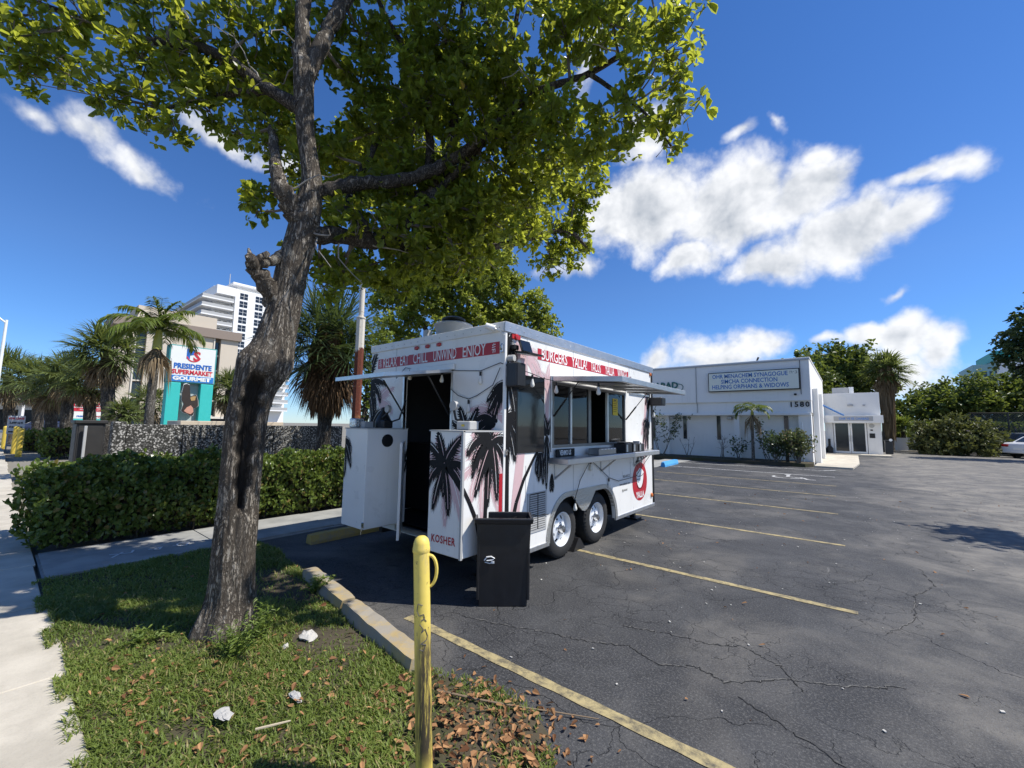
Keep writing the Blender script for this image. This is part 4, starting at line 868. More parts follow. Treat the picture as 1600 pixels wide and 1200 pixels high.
# ---------------------------------------------------------------- the big street tree
def bark_mat(name, a=(.115,.095,.075), b=(.37,.325,.265), sc=1., charred=True):
    t = NT(name); P = t.tc.outputs['Object']
    pl = t.noise(9*sc, 8, .68, stretch=(1.6,1.6,.42), dist=1.2); fi = t.noise(40*sc, 6, .7, stretch=(1.5,1.5,.5), dist=.5)
    r1 = t.math('ABSOLUTE', t.math('SUBTRACT', t.noise(11*sc, 5, .6, stretch=(1.7,1.7,.45), dist=.9), .5)); r2 = t.math('ABSOLUTE', t.math('SUBTRACT', t.noise(24*sc, 5, .65, stretch=(1.6,1.6,.5), dist=.6), .5))
    fis = t.math('MULTIPLY', t.ramp(r1, .0, .10), t.ramp(r2, -.02, .09))
    h = t.math('ADD', t.math('MULTIPLY', fis, .55), t.math('ADD', t.math('MULTIPLY', pl, .5), t.math('MULTIPLY', fi, .35)))
    c = t.mix(t.ramp(h, .42, 1.02), sc3(a, .55), b)
    c = t.mix(t.ramp(t.noise(1.6*sc, 6, .65), .45, .7, 0, .55), c, a)
    c = t.mix(t.ramp(t.noise(5*sc, 6, .7, dist=.6), .58, .68, 0, .5), c, (.36,.345,.30))
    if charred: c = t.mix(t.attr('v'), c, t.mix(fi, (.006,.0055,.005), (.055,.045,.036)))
    return t.done(t.pbsdf(c, .92, 0, t.bump(h, .9, .022/sc), .2))
M_BARK = bark_mat('bark'); M_BRANCH = bark_mat('branch_bark', (.06,.052,.043), (.20,.175,.15), 1.7, False)
M_TWIG = plain('twig', (.15,.13,.11), .9, var=.4, scale=3)
trunk =[ (-3.752,1.234,-0.08,0.275),(-3.750,1.241,0.029,0.242),(-3.763,1.266,0.273,0.197),(-3.763,1.264,0.605,0.184),(-3.764,1.263,0.994,0.176),(-3.763,1.264,1.291,0.177),(-3.760,1.275,1.646,0.180),(-3.745,1.317,1.906,0.193),(-3.725,1.374,2.080,0.227),(-3.710,1.412,2.235,0.187),(-3.689,1.468,2.572,0.158),(-3.673,1.507,2.917,0.149),(-3.651,1.559,3.218,0.151),(-3.639,1.586,3.491,0.136),(-3.633,1.600,3.765,0.103),(-3.664,1.529,4.226,0.092),(-3.682,1.485,4.766,0.104),(-3.688,1.469,4.884,0.075) ]
LIMBS = dict(
stemL =[ (-3.682,1.485,4.70,0.078),(-3.723,1.464,5.219,0.065),(-3.822,1.485,5.972,0.055),(-3.961,1.396,6.832,0.031) ],
stemR =[ (-3.675,1.50,4.70,0.078),(-3.679,1.694,5.348,0.067),(-3.697,1.886,5.978,0.065),(-3.753,2.099,6.981,0.042) ],
stub =[ (-3.695,1.47,2.58,0.10),(-3.692,1.404,2.624,0.085),(-3.680,1.293,2.744,0.070),(-3.654,1.211,2.832,0.057),(-3.616,1.167,2.882,0.040),(-3.61,1.16,2.90,.02) ],
stub2 =[ (-3.69,1.48,3.03,.07),(-3.687,1.418,2.994,0.055),(-3.645,1.331,2.922,0.040),(-3.613,1.241,2.863,0.031) ],
stub3 =[ (-3.637,1.202,2.878,0.030),(-3.618,1.257,2.934,0.027),(-3.610,1.280,2.961,0.021) ],
stub4 =[ (-3.632,1.182,2.871,0.018),(-3.639,1.162,2.934,0.015),(-3.642,1.152,2.968,0.008) ],
fork =[ (-3.647,1.569,3.33,0.12),(-3.643,1.448,3.461,0.094),(-3.653,1.367,3.565,0.071),(-3.764,1.354,3.799,0.050),(-3.971,1.367,4.272,0.035) ],
A =[ (-3.636,1.593,3.274,0.091),(-3.616,1.640,3.268,0.083),(-3.595,1.864,3.329,0.073),(-3.554,2.238,3.412,0.069),(-3.467,2.544,3.744,0.067),(-3.231,2.837,4.442,0.054),(-3.184,2.890,5.581,0.039),(-3.139,2.938,6.620,0.026) ],
A2 =[ (-3.558,2.136,3.395,0.061),(-3.564,2.027,3.561,0.048),(-3.697,1.992,3.784,0.038),(-3.718,2.353,4.747,0.028) ],
B =[ (-3.634,1.598,3.632,0.076),(-3.603,1.667,3.665,0.068),(-3.485,1.964,3.844,0.062),(-3.315,2.413,4.059,0.062),(-2.994,2.801,4.395,0.058),(-2.335,3.124,4.912,0.042),(-1.780,3.300,4.973,0.029),(-1.244,3.378,5.070,0.021),(-0.960,3.366,5.122,0.012) ],
B2 =[ (-1.780,3.300,4.973,0.024),(-1.305,3.355,4.407,0.014),(-1.034,3.344,3.921,0.009) ],
C =[ (-3.538,2.300,3.431,0.058),(-3.605,3.016,3.598,0.055),(-3.484,3.994,3.951,0.048),(-3.074,4.918,4.410,0.034),(-2.857,5.276,4.190,0.018) ],
F =[ (-3.448,2.569,3.783,0.055),(-3.431,2.755,4.480,0.049),(-3.523,2.636,5.434,0.034),(-3.749,2.304,6.085,0.026),(-3.983,2.094,6.847,0.019) ],
G =[ (-3.467,2.544,3.744,0.054),(-3.065,2.872,4.320,0.042),(-2.715,3.072,4.857,0.034),(-2.558,3.075,5.649,0.026),(-2.347,3.114,6.428,0.014) ],
Dl =[ (-3.678,1.496,4.397,0.070),(-3.892,1.290,4.557,0.051),(-4.298,0.942,4.908,0.043),(-4.770,0.534,5.003,0.032),(-5.199,0.080,5.157,0.022),(-5.493,-0.286,5.283,0.011) ],
Dl2 =[ (-3.892,1.290,4.557,0.040),(-4.281,1.015,4.514,0.023),(-4.543,0.720,4.331,0.011) ])
BLOBS=[(-1.06,3.33,4.80,0.31),(-0.94,3.32,4.15,0.19),(-1.07,3.28,3.93,0.14),(-1.46,3.18,5.17,0.30),(-1.46,3.29,4.32,0.29),(-1.96,3.25,4.31,0.37),(-1.94,3.15,5.32,0.28),(-2.49,3.00,5.33,0.46),(-3.11,2.67,5.67,0.49),(-2.88,3.06,4.71,0.56),(-3.57,2.57,4.96,0.55),(-3.86,2.11,5.18,0.34),(-3.71,2.54,4.11,0.43),(-3.35,3.15,4.11,0.54),(-3.29,4.15,4.44,0.51),(-3.14,5.11,4.41,0.45),(-3.34,4.99,4.02,0.27),(-3.87,2.09,5.76,0.35),(-4.13,3.16,3.62,0.41),(-3.94,3.98,3.93,0.42),(-4.33,2.50,3.38,0.30),(-4.29,2.15,3.12,0.22),(-4.35,2.85,3.29,0.26),(-3.57,2.90,5.65,0.48),(-2.45,3.29,4.72,0.40),(-3.20,3.16,5.47,0.48),(-5.00,-0.18,4.58,0.17),(-4.90,0.07,4.54,0.16),(-4.80,0.18,4.91,0.22),(-4.67,0.54,4.76,0.22),(-4.57,0.53,4.34,0.15),(-4.44,0.74,4.11,0.12),(-4.41,0.87,4.99,0.27),(-4.30,0.93,4.47,0.20),(-4.12,1.22,5.21,0.29),(-4.12,1.24,4.64,0.22),(-3.96,1.40,4.10,0.14),(-3.92,1.36,3.64,0.19),(-3.95,1.28,3.43,0.13),(-4.00,1.59,3.20,0.11),(-5.00,-0.11,4.35,0.09),(-4.00,1.82,4.36,0.26),(-4.09,2.11,3.83,0.26),(-4.19,1.64,5.53,0.28),(-4.78,0.40,4.54,0.14),(-5.00,-0.04,4.74,0.15),(-4.37,1.07,4.85,0.25),(-4.54,0.74,4.59,0.19),(-1.28,3.36,5.86,0.44),(-2.02,3.10,6.31,0.52),(-2.87,2.78,6.74,0.61),(-3.68,2.22,6.74,0.57),(-4.16,1.45,6.41,0.50),(-4.53,0.78,5.96,0.40),(-4.90,0.21,5.62,0.32),(-5.10,-0.22,5.23,0.22),(-3.23,2.69,7.99,0.67),(-2.08,3.30,7.62,0.55),(-4.08,1.65,7.78,0.60) ,(-5.00,-0.09,4.48,0.14),(-4.90,0.19,4.48,0.16),(-4.68,0.41,4.26,0.16),(-4.56,0.61,4.15,0.15),(-4.43,0.80,4.06,0.13),(-4.39,1.00,4.40,0.22),(-4.23,1.20,4.23,0.16),(-5.00,-0.02,4.30,0.10),(-4.79,0.31,4.30,0.12),(-5.20,-0.19,4.87,0.21),(-4.85,0.67,5.17,0.27),(-4.33,1.54,5.11,0.24),(-2.97,5.10,5.04,0.38),(-3.80,3.25,4.47,0.50),(-3.43,1.95,3.49,0.22),(-3.33,2.30,3.44,0.28),(-3.18,2.74,3.63,0.34),(-2.93,3.14,3.82,0.38),(-3.54,2.62,3.27,0.27),(-3.88,2.07,3.11,0.22),(-3.41,3.24,3.47,0.30),(-3.65,2.28,3.90,0.26),(-2.80,3.65,4.38,0.37),(-3.75,3.15,3.45,0.29),(-3.88,1.84,3.07,0.15),(-4.9,2.75,5.0,.55),(-5.0,3.4,5.2,.6),(-5.15,2.2,4.9,.45),(-4.7,3.4,5.7,.6),(-5.2,1.7,5.3,.5)]
BLOBS = [(a,b,c,r*1.12) for a,b,c,r in BLOBS]
def catmull(pts, n):
    P = np.array(pts, float); P = np.vstack([2*P[0]-P[1], P, 2*P[-1]-P[-2]]); out = []
    for i in range(1, len(P)-2):
        for k in range(n):
            t = k/n; a,b,c,d = P[i-1:i+3]
            out.append(.5*((2*b)+(-a+c)*t+(2*a-5*b+4*c-d)*t*t+(-a+3*b-3*c+d)*t**3))
    out.append(P[-2]); return np.array(out)
def s3(x, y, z): return np.sin(x*1.7+np.sin(y*2.1+z)*1.1)*.5+np.sin(y*2.6+np.sin(z*1.9+x*1.3)*1.2)*.3+np.sin(z*3.1+np.sin(x*2.7)+y)*.2
TREE = thing('street_tree', 'large leaning broadleaf tree with a hollow trunk in the foreground lawn', 'tree', (-3.76,1.25,0))
def trunk_mesh():
    S = catmull([(a,b,c,r*.80) for a,b,c,r in trunk], 30); n = 128; V = []; C = []
    tocam = np.array([0,0]); k = len(S)
    for i, (x, y, z, r) in enumerate(S):
        d = S[min(i+1,k-1)][:3]-S[max(i-1,0)][:3]; d /= np.linalg.norm(d)
        w = np.array([-x, -y, 0.]); w /= np.linalg.norm(w); u = w-d*w.dot(d); u /= np.linalg.norm(u); v = np.cross(d, u)   # u faces the camera side
        a = np.linspace(-np.pi, np.pi, n, endpoint=False)
        X = np.cos(a)*2.; Y = np.sin(a)*2.
        f = .985+.07*s3(X, Y, z*1.6)+.045*s3(X*2.5, Y*2.5, z*3.)+.05*np.abs(s3(X*6, Y*6, z*4.5))-.02+.022*s3(X*11, Y*11, z*8)+.012*s3(X*19, Y*19, z*15)
        f += np.exp(-((z-.0)/.20)**2)*(.10*np.cos(a*5+.6)+.05*np.cos(a*3+2)+.06)            # root flare
        bur = np.exp(-((z-2.03)/.16)**2); f += bur*(.10*s3(X*2.2, Y*2.2, z*7)+.06)
        # right-hand healed lip of the wound, running down beside the hollow
        lip = np.exp(-((a-.62)/.20)**2)*((z > .92)&(z < 1.95)); f += .10*lip*np.clip((z-.92)/.2,0,1)
        lip2 = np.exp(-((a+.62)/.24)**2)*np.clip((z-1.0)/.2,0,1)*np.clip((1.9-z)/.1,0,1); f += .06*lip2
        # hollow: pointed at the foot, wide above, leaning with the trunk
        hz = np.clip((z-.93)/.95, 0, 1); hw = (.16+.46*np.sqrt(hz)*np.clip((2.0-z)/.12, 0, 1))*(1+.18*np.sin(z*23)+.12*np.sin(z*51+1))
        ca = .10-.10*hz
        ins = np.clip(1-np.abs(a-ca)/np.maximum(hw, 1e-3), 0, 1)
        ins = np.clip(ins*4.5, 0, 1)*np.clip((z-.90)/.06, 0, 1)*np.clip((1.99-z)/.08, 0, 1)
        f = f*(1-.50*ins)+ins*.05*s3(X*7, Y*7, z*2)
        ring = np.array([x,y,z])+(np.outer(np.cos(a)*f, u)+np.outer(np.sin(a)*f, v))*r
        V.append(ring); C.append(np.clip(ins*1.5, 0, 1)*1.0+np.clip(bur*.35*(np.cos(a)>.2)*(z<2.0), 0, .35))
    V = np.concatenate(V); C = np.clip(np.concatenate(C), 0, 1); i = np.arange(k-1)[:,None]*n; j = np.arange(n)[None,:]; j2 = (j+1)%n
    F = np.stack([i+j, i+j2, i+n+j2, i+n+j], -1).reshape(-1,4)
    npmesh('trunk', V, F, M_BARK, TREE, C, smooth=True)
trunk_mesh()
def gnarl_tube(mb, pts4, sub=6, n=10, amp=.10, seed=0):
    S = catmull(pts4, sub); rs = np.random.default_rng(seed)
    j = rs.normal(size=(len(S),3))*.12*S[:,3:4]; j[0] = 0
    mb.tube([tuple(p) for p in S[:,:3]+j], [float(max(.003, r*(1+amp*rs.normal()))) for r in S[:,3]], n)
limb_pts = []
for i, (nm, pts) in enumerate(LIMBS.items()):
    m = MB(); gnarl_tube(m, pts, 8, 12, .07, i); 
    m.build('broken_limb' if nm.startswith('stub') else 'limb', M_BARK if nm in ('stemL','stemR','stub','stub2','stub3','stub4','fork') else M_BRANCH, TREE, True)
    if not nm.startswith('stub'): limb_pts += [tuple(p) for p in catmull(pts, 6)[3:]]
LP = np.array(limb_pts)
def crown(parent, blobs, LP, per_m3, leaf, mat, name='crown', min_r=.012, leaves=(5,9), shell=.55, seedv=0, clear=None, twig_mat=None, twigs=True, maxn=None, lfold=.12):
    """rosettes of leaves on twigs: blob centre <- limb, rosette <- blob centre"""
    C = []; tw = MB()
    B = np.array(blobs)
    for bi, (x, y, z, r) in enumerate(blobs):
        n = max(6, int(per_m3*4.19*r**3*(1 if r > .45 else 1.5)))
        if maxn: n = min(n, maxn)
        d = rand_dirs(n); rad = r*(rng.random(n)**shell)
        sub = rand_dirs(max(3, int(5+r*8))); k = np.argmax(d@sub.T, 1)             # gather rosettes into clumps with gaps between
        d = unit(d*.75+sub[k]*.55); rad = rad*(.8+.4*rng.random(len(sub))[k])
        p = np.array([x,y,z])+d*rad[:,None]*np.array([1.08,1.08,.92])
        if clear is not None: p = p[clear(p)]
        C.append(p)
        if twigs:
            c = np.array([x,y,z]); L3 = LP[:,:3]; dd = np.linalg.norm(L3-c, axis=1)+np.maximum(0, L3[:,2]-c[2])*.5; s = LP[np.argmin(dd)]
            mid = (s[:3]+c)/2+rng.normal(size=3)*.06*r+np.array([0,0,-.06*r])
            r0 = min(float(s[3])*.6, .012+.022*r)
            tw.tube([tuple(s[:3]), tuple(mid), tuple(c)], [max(r0,.007), r0*.7, r0*.45], 6, False)
            ends = []
            for q in sub:
                e = c+q*r*.72; mm = (c+e)/2+rng.normal(size=3)*.07*r; tw.tube([tuple(c), tuple(mm), tuple(e)], [r0*.45, r0*.32, .004], 4, False); ends.append(e)
            ends = np.array(ends)
            for q in p[::8]:
                e = ends[np.argmin(np.linalg.norm(ends-q, axis=1))]; tw.tube([tuple(e), tuple((e+q)/2+rng.normal(size=3)*.02), tuple(q)], [.0045,.0035,.0025], 3, False)
    C = np.concatenate(C); nl = rng.integers(leaves[0], leaves[1]+1, len(C)); idx = np.repeat(np.arange(len(C)), nl); N = len(idx)
    axis = unit(rng.normal(size=(len(C),3))*.6+np.array([0,0,.35]))[idx]
    sp = unit(rng.normal(size=(N,3))); sp = unit(sp-axis*np.sum(sp*axis,1,keepdims=True)*.9)
    A = unit(sp*1.0+axis*.35+np.array([0,0,-.15]))
    Nn = unit(axis*1.0+rng.normal(size=(N,3))*.35+np.array([0,0,.3]))
    L = leaf*(.5+.85*rng.random(N)**1.2); V, F = leaf_geo(C[idx]+A*leaf*.12+rng.normal(size=(N,3))*leaf*.10, A, Nn, L, L*.55, lfold, .12)
    v = np.repeat(np.clip(.25*rng.random(len(C))[idx]+.75*rng.random(N), 0, 1), 6)
    o = npmesh(name, V, F, mat, parent, v, 'stuff')
    if twigs: tw.build('twigs', twig_mat or M_TWIG, parent, True, 'stuff')
    return o
M_LEAF = leafmat('street_tree_leaf', (.040,.068,.012), (.125,.165,.025), .62, .34, (.47,.51,.055), (.36,.22,.03), .02)
crown(TREE, BLOBS, LP, 370, .080, M_LEAF, 'crown', shell=.42)
# bare light twigs among the lower foliage
m = MB(); rr = random.Random(5)
for i in range(34):
    s = LP[rr.randrange(len(LP))]; p = Vector(s[:3]); d = Vector((rr.uniform(-1,1),rr.uniform(-1,1),rr.uniform(-.5,.6))).normalized(); pts = [p.copy()]
    for k in range(5): d = (d+Vector((rr.uniform(-.8,.8),rr.uniform(-.8,.8),rr.uniform(-.6,.5)))).normalized(); p = p+d*.11; pts.append(p.copy())
    m.tube([tuple(q) for q in pts], [.010,.008,.007,.005,.004,.003], 5)
m.build('bare_twigs', plain('pale_twig', (.27,.25,.22), .9, var=.2), TREE, True, 'stuff')
# ---------------------------------------------------------------- second broadleaf tree behind the trailer
def broadleaf(name, label, base, blobs, trunk_r, per, leaf, mat, group=None, twigs=True, maxn=None, leaves=(5,9), limbs=6):
    T = thing(name, label, 'tree', base, 0, group)
    top = np.mean([b[:3] for b in blobs], 0); zb = min(b[2]-b[3]*.4 for b in blobs)
    fork = np.array([base[0]*.75+top[0]*.25, base[1]*.75+top[1]*.25, base[2]+max(1., (zb-base[2])*.75)])
    S = [(base[0],base[1],base[2]-.1,trunk_r*1.3),(base[0]*.9+fork[0]*.1,base[1]*.9+fork[1]*.1,base[2]+(fork[2]-base[2])*.4,trunk_r),(*fork,trunk_r*.85)]
    m = MB(); gnarl_tube(m, S, 6, 12, .05, 1); m.build('trunk', M_BRANCH, T, True)
    pts = [tuple(fork)+(trunk_r*.6,)]; m = MB()
    for b in sorted(blobs, key=lambda b: -b[3])[:limbs]:
        c = np.array(b[:3]); mid = fork*.5+c*.5+np.array([0,0,-.15*b[3]]); L = [(*fork,trunk_r*.6),(*mid,trunk_r*.4),(*c,trunk_r*.18)]
        gnarl_tube(m, L, 5, 8, .06, 2); pts += [tuple(q) for q in catmull(L, 5)]
    m.build('limbs', M_BRANCH, T, True)
    crown(T, blobs, np.array(pts), per, leaf, mat, 'crown', twigs=twigs, maxn=maxn, leaves=leaves)
    return T
M_LEAF2 = leafmat('back_tree_leaf', (.075,.11,.02), (.20,.25,.045), .50, .4, (.46,.52,.08))
BACK =[ (-11.22,8.37,5.69,1.17),(-10.43,9.34,6.46,1.31),(-9.86,10.63,7.18,1.26),(-9.16,11.24,6.03,1.14),(-8.43,11.80,5.34,0.79),(-10.11,9.68,5.15,1.09),(-11.03,7.79,4.47,0.81),(-9.49,10.96,5.09,1.02),(-11.12,9.31,7.53,1.13),(-10.56,10.65,8.33,1.19),(-8.24,11.93,4.88,0.50),(-11.18,7.56,6.32,0.51) ]
broadleaf('broadleaf_tree', 'bushy green tree standing behind the food trailer roof', (-10.3,9.9,-.05), BACK, .24, 130, .12, M_LEAF2, twigs=True)
SHRUB =[ (-9.96,5.76,3.79,0.40),(-9.75,6.11,3.57,0.37),(-10.06,5.58,3.27,0.33),(-9.83,6.53,3.91,0.32),(-9.82,5.99,3.13,0.30),(-9.9,6.2,2.6,.45),(-9.9,6.3,2.0,.45) ]
M_LEAF3 = leafmat('bright_shrub_leaf', (.10,.15,.02), (.20,.26,.035), .38, .4, (.34,.40,.05))
broadleaf('tall_shrub', 'bright yellow-green shrub beside the rusty pole and palm', (-9.9,6.0,-.05), SHRUB, .07, 150, .10, M_LEAF3)
# ---------------------------------------------------------------- palms
M_PTRUNK = bark_mat('palm_trunk', (.12,.11,.095), (.30,.28,.25), .8, False)
M_PTRUNKD = bark_mat('palm_trunk_dark', (.07,.062,.052), (.19,.17,.145), .8, False)
M_FAN = leafmat('fan_palm_leaf', (.055,.080,.025), (.15,.19,.065), .28, .42, (.28,.33,.07))
M_FAND = leafmat('fan_palm_leaf_dark', (.022,.042,.018), (.085,.12,.055), .25, .30, (.16,.22,.05))
M_DEAD = leafmat('dead_frond', (.14,.10,.055), (.34,.26,.16), .18, .8, (.3,.2,.1))
M_DEADD = leafmat('dead_frond_brown', (.085,.045,.022), (.20,.125,.065), .15, .85, (.2,.11,.05))
M_FEATH = leafmat('feather_palm_leaf', (.05,.085,.016), (.16,.21,.04), .30, .4, (.30,.36,.05))
def strips(P0, P1, P2, W):
    """three-point blades, 5 vertices"""
    D_ = unit(P2-P0); S = unit(np.cross(D_, rng.normal(size=D_.shape)*.25+np.array([0,0,1.])))*np.asarray(W)[:,None]
    n = len(P0); V = np.stack([P0-S*.35, P0+S*.35, P1+S*.5, P1-S*.5, P2, P2+S*.02], 1).reshape(-1,3); b = np.arange(n)[:,None]*6
    return V, np.concatenate([b+np.array([[0,1,2,3]]), b+np.array([[3,2,5,4]])], 1).reshape(-1,4)
def fan_fronds(c, nf, pet, rad, el0, el1, nseg, w, droop, rs=None):
    P0=[];P1=[];P2=[];W=[]; stems=[]
    for i in range(nf):
        az = rng.uniform(0, 2*np.pi) if nf < 6 else 2*np.pi*(i*.618)%(2*np.pi)+rng.uniform(-.2,.2); el = R_(el0+(el1-el0)*(i+.5)/nf+rng.uniform(-8,8))
        d = np.array([np.cos(az)*np.cos(el), np.sin(az)*np.cos(el), np.sin(el)]); pl = pet*rng.uniform(.8,1.15); e = c+d*pl+np.array([0,0,-droop*pl*.5])
        stems.append((c, (c+e)/2+np.array([0,0,.04*pl]), e))
        d2 = unit(d+np.array([0,0,-droop*1.2])); side = unit(np.cross(d2, [0,0,1.])+1e-6); nn = np.cross(side, d2)
        roll = rng.uniform(-.5,.5); side, nn = side*np.cos(roll)+nn*np.sin(roll), nn*np.cos(roll)-side*np.sin(roll)
        for s in range(nseg):
            t = (s+.5)/nseg*2-1; a = t*R_(125); v = unit(d2*np.cos(a)+side*np.sin(a)+nn*.18*(1-abs(t))+rng.normal(size=3)*.05); L = rad*(.7+.3*np.cos(a*.6))*rng.uniform(.85,1.1)
            p1 = e+v*L*.6; P0.append(e+v*.02); P1.append(p1); P2.append(e+v*L+np.array([0,0,-droop*L*.35-rng.random()*L*.18])); W.append(w*rng.uniform(.8,1.2))
    return np.array(P0),np.array(P1),np.array(P2),np.array(W),stems
def fan_palm(label, base, top, r, rad, nf=34, dead=16, leaf=M_FAN, deadm=M_DEAD, trunkm=M_PTRUNKD, pet=None, group=None, nseg=22, w=.05, name='fan_palm', long_skirt=0.):
    rad = rad*.64; w = w*.8
    T = thing(name, label, 'palm tree', base, 0, group); base, top = np.array(base), np.array(top)
    m = MB(); k = 14; mid = (base+top)/2+np.array([.03,.02,0])*r*4
    S = catmull([(*base,r*1.25),(*(base*.8+mid*.2),r*1.02),(*mid,r),(*top,r*.95)], 8); m.tube([tuple(p[:3]) for p in S], [float(p[3]*(1+.05*math.sin(i*2.4))) for i, p in enumerate(S)], 14)
    m.build('trunk', trunkm, T, True); pet = pet or rad*.75
    P0,P1,P2,W,st = fan_fronds(top, nf, pet, rad, 82, -32, nseg, w, .22); V, F = strips(P0,P1,P2,W); v = np.repeat(np.repeat(rng.random(nf), nseg)*.6+.4*rng.random(nf*nseg), 6)
    npmesh('crown', V, F, leaf, T, v, 'stuff')
    m = MB()
    for a, b, c in st: m.tube([tuple(a), tuple(b), tuple(c)], [.02,.014,.009], 4)
    m.build('leaf_stalks', leaf, T, False, 'stuff')
    if dead:
        P0,P1,P2,W,_ = fan_fronds(top-np.array([0,0,.15*rad]), dead, pet*.6, rad*.62, -30, -78, nseg, w*1.1, .9); V, F = strips(P0,P1,P2,W)
        npmesh('dead_fronds', V, F, deadm, T, np.repeat(rng.random(len(P0)), 6), 'stuff')
    if long_skirt:
        n = 900; z = top[2]-rng.random(n)*long_skirt; a = rng.uniform(0,2*np.pi,n); rr_ = rad*.38*(1-.3*(top[2]-z)/long_skirt)
        p0 = np.stack([top[0]+np.cos(a)*r, top[1]+np.sin(a)*r, z+.6], 1); p1 = np.stack([top[0]+np.cos(a)*rr_, top[1]+np.sin(a)*rr_, z-.1], 1); p2 = np.stack([top[0]+np.cos(a)*rr_*1.1, top[1]+np.sin(a)*rr_*1.1, z-1.0], 1)
        V, F = strips(p0,p1,p2,np.full(n,.16)); npmesh('dead_skirt', V, F, deadm, T, np.repeat(rng.random(n), 6), 'stuff')
    return T
def feather_fronds(c, specs, wl, nl, w):
    P0=[];P1=[];P2=[];W=[];sp=[]
    for az, el, L, dr in specs:
        a = R_(az); e = R_(el); p = np.array(c, float); st = L/16; path = [p.copy()]; dirs = []
        for i in range(16):
            d = np.array([np.cos(a)*np.cos(e), np.sin(a)*np.cos(e), np.sin(e)]); p = p+d*st; path.append(p.copy()); dirs.append(d); e -= dr/16*(1+i/8)
        sp.append(path); path = np.array(path); dirs = np.array(dirs)
        side0 = unit(np.cross(dirs[0],[0,0,1.]))
        for i in range(nl):
            t = (i+1)/nl; q = t*15.99; k = int(q); o = path[k]+(path[k+1]-path[k])*(q-k); d = dirs[min(k,15)]; side = unit(np.cross(d,[0,0,1.])+side0*.01)
            if t < .12: continue
            ll = wl*(.45+1.5*t*(1-t)+.25*(1-t))*rng.uniform(.85,1.1)
            for sg in (-1,1):
                v = unit(side*sg*.8+d*.55+np.array([0,0,-.25])+rng.normal(size=3)*.08); P0.append(o); P1.append(o+v*ll*.55); P2.append(o+v*ll+np.array([0,0,-.28*ll])); W.append(w*rng.uniform(.8,1.2))
    return np.array(P0),np.array(P1),np.array(P2),np.array(W),sp
def feather_palm(label, base, top, r, specs, wl, leaf, nl=42, w=.03, trunkm=M_PTRUNK, shaft=None, dead=0, name='feather_palm', cat='palm tree', group=None):
    T = thing(name, label, cat, base, 0, group); m = MB(); base, top = np.array(base,float), np.array(top,float)
    mid = (base+top)/2+np.array([0,-.12,0])*r*4; S = catmull([(*base,r*1.35),(*(base*.75+mid*.25),r),(*mid,r*.92),(*top,r*.8)], 10)
    m.tube([tuple(p[:3]) for p in S], [float(p[3]*(1+.04*(i%2))) for i, p in enumerate(S)], 14); m.build('trunk', trunkm, T, True)
    c = top.copy()
    if shaft:
        MB().tube([tuple(top-[0,0,.02]), tuple(top+[0,0,shaft*.5]), tuple(top+[0,0,shaft])], [r*1.05,r*.9,r*.5], 12).build('crownshaft', plain('crownshaft', (.36,.36,.07), .4), T, True); c = top+np.array([0,0,shaft*.9])
    P0,P1,P2,W,sp = feather_fronds(c, specs, wl, nl, w); V, F = strips(P0,P1,P2,W); npmesh('crown', V, F, leaf, T, np.repeat(rng.random(len(P0))*.8+.1, 6), 'stuff')
    m = MB()
    for p in sp: m.tube([tuple(q) for q in p], list(np.linspace(.022,.004,len(p))*max(.5,r/.12)), 5)
    m.build('leaf_stalks', leaf, T, False, 'stuff')
    if dead:
        n = dead; a = rng.uniform(0,2*np.pi,n); p0 = top+np.stack([np.cos(a)*r*.8,np.sin(a)*r*.8,-rng.random(n)*.3],1); p1 = p0+np.stack([np.cos(a)*.25,np.sin(a)*.25,-.2-rng.random(n)*.2],1); p2 = p1+np.stack([np.cos(a)*.05,np.sin(a)*.05,-.35-.4*rng.random(n)],1)
        V, F = strips(p0,p1,p2,np.full(n,.035)); npmesh('dead_fronds', V, F, M_DEAD, T, np.repeat(rng.random(n),6), 'stuff')
    return T
fan_palm('dark cabbage palm with a brown skirt of dead fronds behind the trunk', (-10.4,5.25,-.05), (-10.3,5.25,3.55), .17, 1.75, 60, 50, M_FAND, M_DEADD, M_PTRUNKD, nseg=28, w=.035, long_skirt=.9)
fan_palm('tall cabbage palm with a round shaggy crown before the beige building', (-23.9,3.1,-.05), (-23.85,2.72,4.35), .23, 1.55, 54, 36, w=.06, group='cabbage palms along the avenue')
fan_palm('thinner cabbage palm just left of the tall shaggy palm', (-27,2.85,-.05), (-26.9,2.6,3.3), .22, 1.25, 34, 26, w=.06, group='cabbage palms along the avenue')
fan_palm('cabbage palm with brownish fronds left of the second supermarket sign', (-30,2.3,-.05), (-29.9,2.15,3.75), .23, 1.45, 40, 34, w=.06, group='cabbage palms along the avenue')
fan_palm('stout cabbage palm third from the picture\'s left edge', (-32,1.9,-.05), (-31.9,1.8,3.2), .23, 1.4, 36, 30, w=.06, group='cabbage palms along the avenue')
fan_palm('cabbage palm with drooping tan skirt behind the for-lease sign', (-38,1.75,-.05), (-37.9,1.5,3.9), .25, 1.7, 40, 36, w=.07, group='cabbage palms along the avenue')
fan_palm('leafy dark green palm at the picture\'s left edge', (-42,.75,-.05), (-42,.35,4.3), .26, 2.2, 50, 22, M_FAN, w=.07, group='cabbage palms along the avenue')
fan_palm('small squat fan palm in front of the beige building above the planter', (-18.3,2.65,-.05), (-18.2,2.62,1.78), .16, .62, 34, 14, w=.035)
fan_palm('short fan palm partly behind the ringed feather palm trunk', (-25.6,4.55,-.05), (-25.5,4.5,2.4), .2, 1.1, 30, 12, w=.05)
fan_palm('fan palm right of the supermarket sign, partly behind the big trunk', (-22.2,6.75,-.05), (-22.1,6.72,3.0), .2, 1.25, 36, 18, w=.05)
